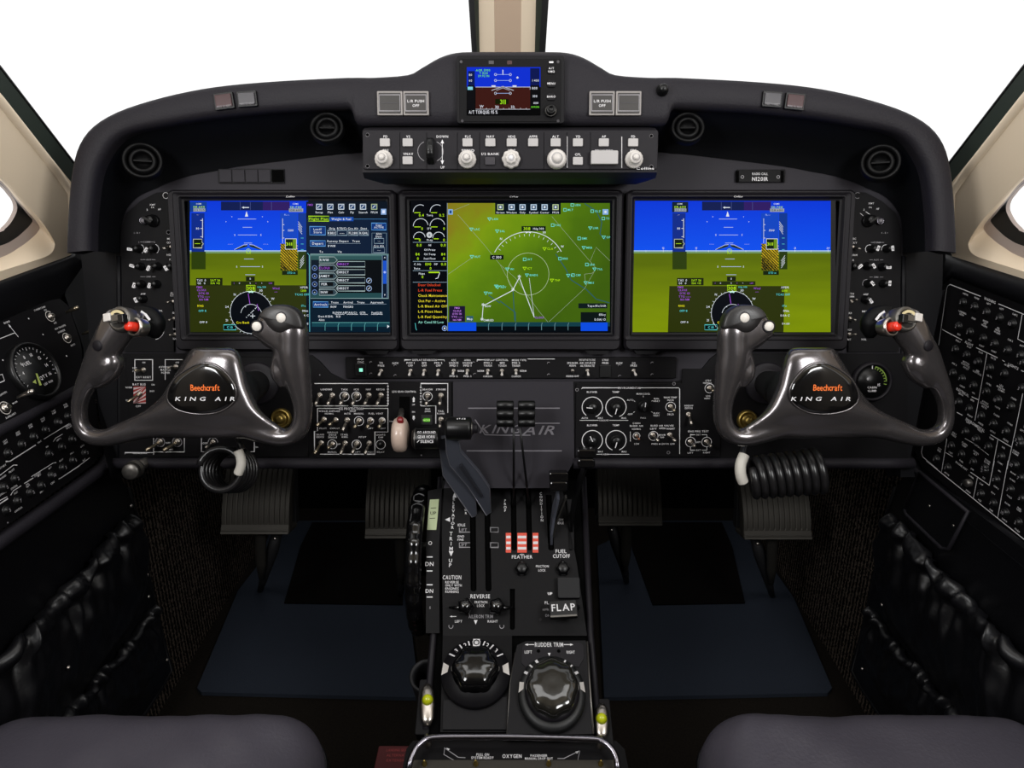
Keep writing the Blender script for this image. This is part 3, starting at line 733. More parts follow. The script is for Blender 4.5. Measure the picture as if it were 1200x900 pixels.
    d.text(X(650), 84, 'COM2', 7, WH, dw=.0004); d.text(X(652), 101, '121.700', 9, YG, width=58, dw=.0005)
    d.rect(X(616), 108, X(690), 126, E('98a0a8'), .0003); d.text(X(652), 117, '128.600', 9, E('101828'), width=60, dw=.0005)
    # lower field
    d.rect(X(392), 462, X(438), 486, E('141c06'), .0003); d.text(X(414), 474, '0', 9, WH, dw=.0005)
    d.rect(X(315), 487, X(540), 508, E('202a08'), .0003); d.rect(X(132), 470, X(270), 508, E('1a2208'), .0003)
    for i, x in enumerate((330, 358, 387, 414, 444, 474, 520)):
        d.text(X(x), 497, 'I0 0I+0L'[i] if i < 6 else '1.00', 7, MAG if i in (0, 4, 6) else WH, dw=.0005)
    for x, y, tx, c in ((160, 482, 'TAS  0', WH), (160, 497, 'GS   0', WH), (232, 482, 'SAT 26', YG), (232, 497, 'ISA +13', YG), (150, 518, 'FMS1', MAG), (160, 533, 'CLOUI', MAG), (172, 550, 'DTK 131', MAG), (172, 567, 'TTG --:--', MAG), (172, 582, '166 NM', MAG), (155, 615, 'RNG', YEL), (165, 641, 'OFF 8', CY), (170, 700, 'OFF 0', WH), (548, 524, 'Wind', MAG), (548, 541, '---', MAG), (694, 519, 'XPDR', WH), (692, 536, '1200', YG), (684, 556, 'TCAS OFF', CY), (692, 615, 'ITx', CY), (700, 641, '0Nm', WH), (694, 665, '0.0A C', WH), (698, 708, '0+:00', WH)):
        d.text(X(x), y, tx, 10, c, dw=.0005)
    d.rect(X(394), 508, X(440), 538, E('303808'), .0003); d.box(X(394), 508, X(440), 538, 2, YG, dw=.0005); d.text(X(417), 523, '308', 17, YG, dw=.0006); d.text(X(474), 517, 'Hdg 308', 8, CY, dw=.0005)
    d.disc(X(420), 650, 106, E('03060e'), .0004, 48)
    d.arc(X(420), 650, 108, 0, 360, 2, WH, 60, .0005)
    for i in range(36):
        a = radians(i * 10); r1 = 110; r2 = 118 if i % 3 == 0 else 114
        d.line([(X(420) + r1 * cos(a), 650 - r1 * sin(a)), (X(420) + r2 * cos(a), 650 - r2 * sin(a))], 2, WH, dw=.0005)
    d.arc(X(420), 662, 54, 10, 170, 2, WH, 24, .0006)
    for i, tx in enumerate(('33', 'N', '3', '30', 'W', '24', '21')):
        pass
    for x, y, tx in ((334, 556, 'N'), (470, 535, '30'), (532, 578, 'W'), (293, 620, '24'), (292, 690, '21')): d.text(X(x), y, tx, 11, WH, dw=.0006)
    d.poly([(X(402), 540), (X(434), 540), (X(428), 548), (X(418), 545), (X(408), 548)], E('c8f8f0'), .0006)
    d.line([(X(404), 552), (X(413), 606)], 3, MAG, dw=.0006); d.line([(X(450), 606), (X(458), 640)], 3, MAG, dw=.0006)
    d.line([(X(414), 668), (X(440), 668)], 3, WH, dw=.0006); d.line([(X(427), 656), (X(427), 680)], 3, WH, dw=.0006)
    for i in range(10): d.disc(X(390 + (i * 37) % 60), 620 + (i * 23) % 60, 2.5, WH, .0006, 6)
    d.text(X(376), 702, 'Crs Bank', 11, YEL, dw=.0006); d.rect(X(276), 714, X(340), 740, E('04080a'), .0005); d.box(X(276), 714, X(340), 740, 2, CY, dw=.0006); d.text(X(308), 727, 'C 10', 11, CY, dw=.0007)

# --- pilot display (left)
t, F, Z, _ = display('a', 'left display with blue sky and green terrain beside a flight plan page', 206.5, 468, 336, (221.4, 229), (454, 457.6), None, 0)
mb, d = sc_new(F, Z, 200, 220, 4.444)
d.rect(88, 66, 1150, 755, E('03070f'), -.0001); pfd(d, 0, 100, 716, 0, True, 0)
d.rect(706, 72, 1146, 752, E('04101e'), .0004)
d.rect(706, 160, 1146, 345, E('061a34'), .0005); d.rect(722, 580, 1146, 752, E('051a2a'), .0005)
d.line([(712, 340), (722, 352), (724, 750)], 3, E('60b8c8'), dw=.0006)
d.text(727, 89, 'FMS1', 9, MAG, dw=.0008)
for x, tx in ((773, 'Setup'), (831, 'Plan'), (888, 'Calc'), (945, 'Fly'), (1002, 'Search'), (1060, 'FPLN')):
    on = tx == 'FPLN'; d.rect(x - 16, 84, x + 16, 114, E('a8b890') if on else E('c8d4e0'), .0008); d.rect(x - 12, 88, x + 12, 110, E('20406a'), .0009)
    d.line([(x - 8, 106), (x, 96), (x + 8, 92)], 3, WH, dw=.0011); d.text(x, 128, tx, 10, WH, dw=.0009, width=None)
d.rect(1095, 110, 1123, 140, E('88a8d8'), .0008); d.rect(1102, 117, 1116, 133, E('e0e8ff'), .0009)
d.rect(718, 148, 824, 174, E('1c3a1c'), .0008); d.box(718, 148, 824, 174, 2, YG, dw=.0009); d.text(770, 162, 'Flight Plan', 13, YG, width=96, dw=.001)
d.rect(828, 152, 952, 174, E('1048a8'), .0008); d.text(888, 163, 'Weight & Fuel', 11, WH, width=100, dw=.001); d.line([(716, 163), (1126, 163)], 1.6, E('4888c0'), dw=.0007)
def btn(a, b, c_, e, tx, h=12):
    d.rect(a, b, c_, e, E('0c3478'), .0008); d.box(a, b, c_, e, 2.5, E('5898d8'), dw=.0009); d.text((a + c_) / 2, (b + e) / 2 - (8 if '|' in tx else 0), tx, h, WH, dw=.001)
btn(724, 202, 806, 246, 'Load/|Store', 11); btn(726, 276, 806, 304, 'Depart'); btn(742, 594, 820, 622, 'Arrivals'); btn(1046, 184, 1122, 220, 'Copy|ACTIVE', 9)
for x, y, tx in ((840, 212, 'Orig'), (892, 212, 'RTE(C)'), (950, 212, 'Crz Alt'), (1006, 212, 'Dest'), (843, 278, 'Runway'), (902, 278, 'Depart'), (965, 278, 'Trans'), (784, 333, 'To'), (880, 333, 'Via'), (854, 597, 'Trans'), (924, 597, 'Arrival'), (990, 597, 'Trans'), (1074, 597, 'Approach'), (880, 651, 'RUNWAY'), (938, 651, 'STAR(C)'), (1000, 651, 'GTR'), (1074, 651, 'Fuel(LB)'), (838, 303, 'RW18'), (848, 620, 'INW'), (925, 620, 'FINGRS'), (785, 670, 'Dest'), (826, 670, 'KGHL'), (873, 670, 'R21'), (786, 688, 'Altn'), (1084, 240, 'Altn'), (1084, 254, 'Dest'), (1084, 303, 'Crz Alt')):
    d.text(x, y, tx, 10, WH, dw=.001, width=None)
for a, b, c_, e in ((818, 222, 862, 248), (868, 222, 918, 248), (924, 222, 976, 248), (982, 222, 1030, 248), (1060, 264, 1110, 290), (1056, 312, 1114, 338)): d.box(a, b, c_, e, 2, E('90a8b8'), dw=.0009)
for x, tx in ((840, 'KBEC'), (892, '----'), (950, 'FL280'), (1006, 'KGHL')): d.text(x, 236, tx, 11, WH, dw=.001)
d.text(1085, 277, '----', 6, WH, dw=.001); d.text(1085, 325, '-----', 6, WH, dw=.001); d.box(1048, 236, 1124, 342, 2, E('688090'), dw=.0008)
for y in (290, 606): d.line([(820, y), (990 if y == 290 else 1124, y)], 1.6, E('8898a8'), dw=.0009)
for a, b in ((855, 905), (916, 976), (986, 1026), (1044, 1104)): d.line([(a, 660), (b, 660)], 1.6, WH, dw=.0009)
d.rect(728, 346, 1134, 356, E('4a7070'), .0007); d.rect(732, 356, 1098, 376, E('2c5254'), .0008); d.rect(732, 548, 1098, 574, E('22484c'), .0008)
d.box(728, 346, 1134, 576, 2.2, E('88a8a8'), dw=.0009); d.rect(732, 376, 860, 548, E('071626'), .0008); d.rect(860, 376, 1098, 548, E('02060c'), .0007)
for i, (tx, via) in enumerate((('RW18', 'DIRECT'), ('CLOUI', 'DIRECT'), ('JAMEY', 'DIRECT'), ('PER', 'DIRECT'), ('INW', 'DIRECT'))):
    y = 376 + i * 42
    d.poly([(774, y - 16), (852, y - 16), (868, y), (852, y + 16), (774, y + 16)], E('2a4648') if i == 0 else E('30424c'), .0009)
    d.line([(774, y - 16), (852, y - 16), (868, y + 2), (852, y + 16), (774, y + 16)], 2.4, E('a0b4b4'), True, .001)
    if i: d.rect(780, y - 9, 846, y + 9, E('03060a'), .001)
    d.text(800, y, tx, 12, MAG if i == 1 else WH, dw=.0012)
    if i < 4:
        d.poly([(862, y + 22), (872, y + 8), (1012, y + 8), (1012, y + 38), (872, y + 38)], E('0a1420'), .0009); d.line([(862, y + 22), (872, y + 8), (1012, y + 8), (1012, y + 36), (872, y + 36)], 2.4, E('a0b4b4'), True, .001)
        d.text(898, y + 22, via, 11, MAG if i == 0 else WH, dw=.0012)
    if i: d.arc(750, y, 12, 0, 360, 2.4, E('7898e0'), 16, .001); d.text(750, y, 'v', 9, WH, dw=.001)
for y in (484, 524): d.arc(1033, y, 13, 0, 360, 3, E('98b0d8'), 16, .001); d.line([(1027, y + 6), (1039, y - 6)], 3, WH, dw=.001)
d.rect(1102, 352, 1128, 574, E('06162c'), .001); d.rect(1106, 380, 1124, 500, E('1850c8'), .0011); d.box(1102, 352, 1128, 574, 2, E('88a8c8'), dw=.0012); d.text(1115, 366, '^', 12, WH, dw=.0013); d.text(1115, 556, 'v', 12, WH, dw=.0013); d.disc(1115, 440, 6, E('a0b8ff'), .0013)
d.rect(735, 702, 1140, 724, E('12404c'), .0008); d.line([(735, 702), (1140, 702)], 2.4, E('60a8a8'), dw=.0009)
for x in (804, 872, 941, 1010, 1077): d.line([(x + 5, 704), (x, 716), (x, 744)], 2.4, E('60a8a8'), dw=.001)
d.poly([(1128, 714), (1140, 722), (1128, 731)], WH, .001)
mb.build('screen', t)

# --- right display
t, F, Z, _ = display('c', 'right display filled by blue sky above green terrain', 731, 992.5, 861, (742, 741), (980, 969), None, 0)
mb, d = sc_new(F, Z, 730, 220, 4.444)
d.rect(46, 66, 1085, 755, E('03070f'), -.0001)
class Sk(Draw): pass
pfd(d, 150, 50, 1082, 0, False, 0)
for x, tx in ((210, '12'), (382, '15'), (896, '21'), (1068, '24')): d.text(x, 314, tx, 9, WH, dw=.0005); d.line([(x, 322), (x, 334)], 2, WH, dw=.0005)
for x in (120, 446, 640, 980): d.line([(x, 326), (x, 334)], 2, WH, dw=.0005)
d.rect(1082, 66, 1108, 755, M_bezel2, -.00005)
mb.build('screen', t)

# --- centre map display
def mapmat():
    m = bpy.data.materials.new('map_terrain'); m.use_nodes = True; nt = m.node_tree; b = nt.nodes['Principled BSDF']
    b.inputs['Base Color'].default_value = (0, 0, 0, 1); b.inputs['Specular IOR Level'].default_value = .02
    tc = nt.nodes.new('ShaderNodeTexCoord'); sp = nt.nodes.new('ShaderNodeSeparateXYZ'); nt.links.new(tc.outputs['Object'], sp.inputs[0])
    n = nt.nodes.new('ShaderNodeTexNoise'); n.inputs['Scale'].default_value = 14; n.inputs['Detail'].default_value = 6; nt.links.new(tc.outputs['Object'], n.inputs['Vector'])
    # brownish upper left, bright green middle left, darker right
    ad = nt.nodes.new('ShaderNodeMath'); ad.operation = 'SUBTRACT'; nt.links.new(sp.outputs[1], ad.inputs[0]); nt.links.new(sp.outputs[0], ad.inputs[1])
    mr = nt.nodes.new('ShaderNodeMapRange'); mr.inputs[1].default_value = -.14; mr.inputs[2].default_value = .20; nt.links.new(ad.outputs[0], mr.inputs[0])
    a2 = nt.nodes.new('ShaderNodeMath'); a2.operation = 'MULTIPLY_ADD'; a2.inputs[1].default_value = .5; nt.links.new(n.outputs[0], a2.inputs[0]); nt.links.new(mr.outputs[0], a2.inputs[2])
    s3 = nt.nodes.new('ShaderNodeMath'); s3.operation = 'SUBTRACT'; s3.inputs[1].default_value = .25; nt.links.new(a2.outputs[0], s3.inputs[0])
    r = nt.nodes.new('ShaderNodeValToRGB'); e = r.color_ramp.elements; e[0].position = 0; e[0].color = lin('3c5c0c'); e[1].position = 1; e[1].color = lin('8a6a20')
    for p, c in ((.3, '4a6e0e'), (.55, '648a10'), (.72, '7a9812'), (.86, '82801a')): x = e.new(p); x.color = lin(c)
    nt.links.new(s3.outputs[0], r.inputs[0]); nt.links.new(r.outputs[0], b.inputs['Emission Color']); b.inputs['Emission Strength'].default_value = 1
    return m
t, F, Z, _ = display('b', 'centre display showing engine gauges and a green moving map', 469, 727.5, 598, (481.4, 483.6), (716.5, 713), None, 0)
mb, d = sc_new(F, Z, 460, 220, 4.444)
d.rect(94, 66, 1142, 755, E('02040a'), -.0001); d.rect(285, 80, 1132, 700, mapmat(), .0001)
d.line([(285, 80), (287, 746)], 2, E('90a8b8'), dw=.0004)
for cx_, cy_, r in ((145, 126, 36), (232, 126, 36), (147, 200, 38), (234, 200, 38), (140, 262, 30), (240, 262, 30)):
    d.arc(cx_, cy_, r, 60 if cy_ < 130 else 10, 180, 2.6, WH, 16, .0004); d.line([(cx_ - r + 4, cy_ + 4), (cx_, cy_ + 4)], 3.5, YG, dw=.0005)
for x, y, tx in ((150, 143, '0.4'), (256, 143, '0.2'), (154, 213, '0'), (268, 213, '0'), (142, 272, '0'), (268, 272, '0'), (138, 299, '0.0'), (264, 299, '0.0'), (130, 346, '84'), (264, 346, '84'), (132, 369, '0'), (268, 369, '0'), (186, 398, '1100'), (266, 398, '0.0'), (198, 420, '0'), (156, 464, '0')): d.text(x, y, tx, 13, YG, dw=.0005)
for x, y, tx in ((193, 143, 'Torq'), (192, 213, 'ITT'), (194, 272, 'Prop'), (194, 299, 'N1'), (194, 323, 'Oil Press'), (194, 346, 'Oil Temp'), (194, 369, 'Fuel Flow'), (130, 398, 'C Alt'), (226, 398, 'DP'), (128, 420, 'Rate'), (152, 447, 'Flaps')): d.text(x, y, tx, 9.5, WH, dw=.0005)
for y in (284, 384, 432, 492): d.line([(106, y), (284, y)], 2.2, E('88a0b0'), dw=.0004)
d.disc(192, 246, 15, E('c8ccd0'), .0004, 18); d.text(192, 246, '+', 18, E('202838'), dw=.0005)
d.rect(188, 438, 244, 444, YG, .0005); d.line([(246, 442), (236, 470), (224, 474)], 3.5, WH, dw=.0005)
for i, (tx, c) in enumerate((('Door Unlocked', 'e04828'), ('L-R Fuel Press', 'e04828'), ('Check Maintenance', 'e8d830'), ('Out Per - Active', 'e8d830'), ('L-R Bleed Air Off', 'e8d830'), ('L-R Pitot Heat', 'e8d830'), ('L-R Fuel Quantity', 'e8d830'), ('Air Cond N1 Low', '90d8c8'))):
    d.text(134, 506 + i * 27.7, tx, 12.5, E(c), width=len(tx) * 8.7, align='l', dw=.0005)
d.arc(271, 732, 12, 0, 360, 3, E('90b0f0'), 16, .0005); d.disc(271, 732, 5, WH, .0005, 10); d.line([(118, 705), (122, 735), (126, 742)], 2.4, CY, dw=.0005)
d.rect(534, 80, 876, 138, E('06121c'), .0005)
for x, tx in ((562, 'Orient'), (620, 'Window'), (677, 'Only'), (735, 'Symbol'), (792, 'Center'), (849, 'FPLN')):
    on = tx in ('Orient', 'FPLN'); d.rect(x - 16, 86, x + 16, 116, E('b0c090') if on else E('b8cce0'), .0007); d.rect(x - 11, 91, x + 11, 111, E('284868'), .0008); d.disc(x, 101, 6, WH, .0009, 10); d.text(x, 129, tx, 9.5, WH, dw=.0009)
d.rect(290, 112, 314, 140, E('88b0e0'), .0005); d.rect(296, 118, 308, 134, E('1c4480'), .0006); d.rect(1094, 112, 1124, 140, E('88b0e0'), .0005); d.disc(1109, 126, 6, WH, .0006)
GL1 = E('98a888')
for P in (((340, 140), (480, 300), (560, 400), (625, 520)), ((290, 130), (400, 85)), ((290, 450), (420, 360)), ((560, 400), (640, 470), (760, 640), (810, 700)), ((830, 150), (1000, 350), (1060, 420)), ((1132, 380), (1060, 310), (1030, 380)), ((815, 698), (1000, 525), (1060, 420), (1040, 445), (1000, 450), (1005, 500))): d.line(P, 1.6, GL1, dw=.0003)
d.arc(706, 450, 107, 0, 360, 2, E('b8c8a0'), 48, .0004); d.arc(706, 430, 194, 29, 152, 3.2, WH, 40, .0005)
for a in range(32, 152, 8): d.line([(706 + 190 * cos(radians(a)), 430 - 190 * sin(radians(a))), (706 + 178 * cos(radians(a)), 430 - 178 * sin(radians(a)))], 2, WH, dw=.0005)
for P in (((1000, 82), (1060, 120), (1090, 180), (1080, 240), (1110, 270)), ((850, 345), (900, 420), (930, 480), (1010, 530), (1060, 580), (1130, 600)), ((560, 590), (600, 620), (640, 650), (640, 698)), ((628, 540), (632, 620), (636, 690)), ((500, 560), (560, 600))): d.line(P, 4, E('285868'), dw=.00025)
d.line([(660, 468), (625, 535), (472, 615), (466, 690)], 3.6, WH, dw=.0006); d.line([(660, 468), (738, 675)], 3.6, WH, dw=.0006); d.line([(712, 470), (738, 675)], 1.8, WH, dw=.0006)
def wp(x, y, tx, c, sq=False):
    (d.box(x - 7, y - 7, x + 7, y + 7, 2.6, c, dw=.0005) if sq else d.line([(x - 9, y - 6), (x + 9, y - 6), (x, y + 8)], 2.8, c, True, .0005)); d.text(x + 14, y, tx, 10, c, align='l', dw=.0005)
for x, y, tx in ((505, 163, 'LAN'), (410, 216, 'LAC'), (545, 226, 'SAL'), (413, 359, 'HUT'), (598, 424, 'WI'), (486, 549, 'PFI'), (540, 513, 'WO'), (548, 518, 'ALV'), (1030, 210, 'LNR'), (1100, 258, 'OP'), (1052, 424, 'TUL'), (1006, 495, 'MKS'), (996, 312, 'MRB'), (915, 457, 'B'), (700, 455, 'BINDS')): wp(x, y, tx, E('70e0d0'))
for x, y, tx in ((898, 115, 'MLT'), (936, 90, 'UEN'), (1040, 122, 'GLZ'), (1098, 160, 'TS'), (834, 195, 'PAS'), (972, 264, 'EMK'), (688, 373, 'IAT'), (872, 369, 'BRB'), (1012, 400, 'LBA'), (940, 455, 'CBF')): wp(x, y, tx, E('70e0d0'), True)
for x, y, tx in ((792, 318, 'CLA'), (688, 420, 'ICT'), (830, 482, 'TNF')): wp(x, y, tx, YG)
for x, y in ((660, 468), (627, 536), (472, 615), (466, 690)): d.text(x, y, '*', 26, WH, dw=.0008)
d.rect(672, 200, 798, 226, E('102014'), .0006); d.text(700, 213, '308', 15, YG, dw=.0008); d.text(760, 213, 'Hdg 308', 10, WH, dw=.0008); d.poly([(690, 228), (724, 228), (718, 238), (707, 232), (696, 238)], WH, .0007)
d.rect(508, 350, 578, 374, E('060c10'), .0006); d.text(543, 362, 'C 300', 12, WH, dw=.0008); d.text(565, 266, 'N', 11, WH, dw=.0006); d.text(884, 306, 'W', 11, WH, dw=.0006); d.text(790, 232, '30', 11, WH, dw=.0006)
d.rect(294, 616, 378, 698, E('1c1430'), .0005)
for i, tx in enumerate(('FMS1', 'CLOUI', 'DTK 131', 'TTG --:--', '166 NM')): d.text(336, 626 + i * 15.5, tx, 9, E('c080e8'), dw=.0007)
d.rect(384, 668, 420, 696, E('2c5c6c'), .0005); d.text(402, 683, 'Map', 11, WH, dw=.0007); d.text(764, 676, 'CLOUI', 10, MAG, dw=.0006); d.text(500, 690, 'OMRED', 10, WH, dw=.0006); d.text(497, 617, 'INW', 10, WH, dw=.0006)
d.rect(968, 602, 1118, 628, E('0c1a1c'), .0005); d.text(1112, 615, 'Topo/Ifc/SAR', 10, WH, align='r', dw=.0007); d.rect(980, 648, 1114, 700, E('0a1414'), .0005); d.text(1110, 661, 'ERky', 10, WH, align='r', dw=.0007); d.text(1110, 686, '0.0A1 O', 11, WH, align='r', dw=.0007)
d.rect(288, 700, 1132, 722, E('123c46'), .0005); d.rect(288, 722, 1132, 750, E('040a10'), .0005); d.rect(290, 702, 436, 746, E('0c4ce0'), .0007); d.rect(980, 702, 1120, 746, E('0c4ce0'), .0007)
for x in (500, 570, 640, 708, 776, 845, 914): d.line([(x + 4, 703), (x, 714), (x, 742)], 2.4, E('7098a0'), dw=.0006)
mb.build('screen', t)
# ================================================================== INSTRUMENT PANEL
PT = thing('instrument_panel', 'broad charcoal instrument panel carrying the three displays between the side walls', 'instrument panel', MAIN)
b = MB()
top = [(x, y) for x, y in full(PAN)]
L = [MAIN.at(x, y - 6) for x, y in top]
b.poly([(p.x, p.y) for p in [MAIN.at(141, 540)] + L[::1] + [MAIN.at(1058, 540)]][::-1], M_panel, -.012, 0)
b.build('panel_face', PT)
b = MB()   # dark lower strips either side with their curved upper corners
P = [(142, 414), (340, 414), (366, 416), (376, 424), (388, 437), (404, 445), (415, 447), (531, 447), (531, 538), (142, 538)]
b.poly([tuple(MAIN.at(x, y))[:2] for x, y in P][::-1], M_black, 0, .004)
P = [(672, 447), (790, 447), (808, 443), (822, 432), (832, 420), (840, 414), (1062, 414), (1062, 538), (672, 538)]
b.poly([tuple(MAIN.at(x, y))[:2] for x, y in P][::-1], M_black, 0, .004)
b.build('lower_panel', PT)
for sg in (0, 1):
    g_ = (lambda x: 1198 - x) if sg else (lambda x: x)
    Lq = ((91, 290), (141, 290), (141, 560), (124, 560), (129, 535), (119, 480), (92, 345)) if sg else ((92, 290), (141, 290), (141, 560), (129, 560), (112, 460), (103, 400), (98, 345))
    b = MB(); q = [tuple(MAIN.at(g_(x), y))[:2] for x, y in Lq]
    b.poly(q if sg else q[::-1], M_black2, -.02, -.004); b.tube([MAIN.at(g_(139.5 + .2 * i), 300 + i * 35, .0) for i in range(8)], .004, M_black2); b.build('side_filler', PT)
b = MB()
for a, e in ((128, 531), (672, 1070)): b.tube([MAIN.at(a + (e - a) * i / 12, 543, .006) for i in range(13)], .0085, M_pad, 14, cap=True)
b.build('padded_lip', PT)
# centre plate with aircraft name
b = MB(); P = [(531, 447), (672, 447), (673, 540), (655, 572), (520, 572), (531, 530)]
b.poly([tuple(MAIN.at(x, y, .006))[:2] for x, y in P][::-1], M_panel, 0, .006)
d = Draw(b, MAIN, 400, 300, 3, .0063)
G2 = mat('plate_line_grey', '77747a', .5)
d.line([(446, 535), (768, 535)], 4, G2); d.line([(440, 685), (775, 685)], 4, G2)
d.text(555, 608, 'KING', 30, G2, width=140, ital=.45, gap=.25); d.text(692, 612, 'AIR', 32, G2, width=112, ital=.45, gap=.25)
d.line([(470, 575), (505, 628), (560, 630)], 4, G2); d.line([(560, 630), (665, 630)], 4, G2); d.line([(640, 588), (768, 588)], 3.5, G2)
b.build('name_plate', PT)

# ---------------- switch hardware
def toggle_builder(tipdx, tipdy, size=1., tip=M_nickel):
    def f():
        nut = MB(); nut.lathe((0, 0), [(.0046, 0), (.0046, .0012), (.0040, .0018), (.0034, .0018), (.0034, .0042), (.0024, .0050), (.0016, .0046)], M_nickel, 18)
        lev = MB(); P = [Vector((0, 0, .003)), Vector((tipdx * .3, tipdy * .3, .009)), Vector((tipdx * .8, tipdy * .8, .016)), Vector((tipdx, tipdy, .019))]
        lev.tube(P, [.0014, .0019, .0026, .0028], tip, 12); lev.lathe((0, 0), [(.0001, -.0029), (.0020, -.0021), (.0029, 0), (.0020, .0021), (.0001, .0029)], tip, 12, X=Matrix.Translation(P[-1]))
        return [('toggle_switch', nut), ('bat_handle', lev)]
    return f
def toggle(parent, fr, x, y, dx, dy, w=.0, tip=M_nickel, k=1., label=None):
    key = ('tg', dx, dy, tip.name)
    s = 0.00131
    return stamp(key, toggle_builder(dx * s, -dy * s, tip=tip), parent, fr.at(x, y, w), 0, label, k)
def rot_knob(parent, fr, x, y, r, ang, w=0., h=.012, m=M_knob, line=M_white, name='knob', flat=False, ln=.8):
    k = fr.s(x, y); R = r * k; mb = MB()
    mb.lathe((0, 0), [(R, 0), (R, .003), (R * .86, .0045), (R * .78, .005), (R * .72, h), (R * .6, h + .0012)], m, 24, lobes=12, amp=.012)
    a = radians(ang)
    if flat: mb.pad((0, 0), R * 1.5, R * .42, m, h * .5, h + .004, R * .15, .0005, rot=a)
    zt = h + (.0044 if flat else .0016)
    mb.ribbon([(cos(a) * R * .05, sin(a) * R * .05), (cos(a) * R * ln, sin(a) * R * ln)], R * .13, line, zt)
    return mb.build(name, parent, loc=fr.at(x, y, w))

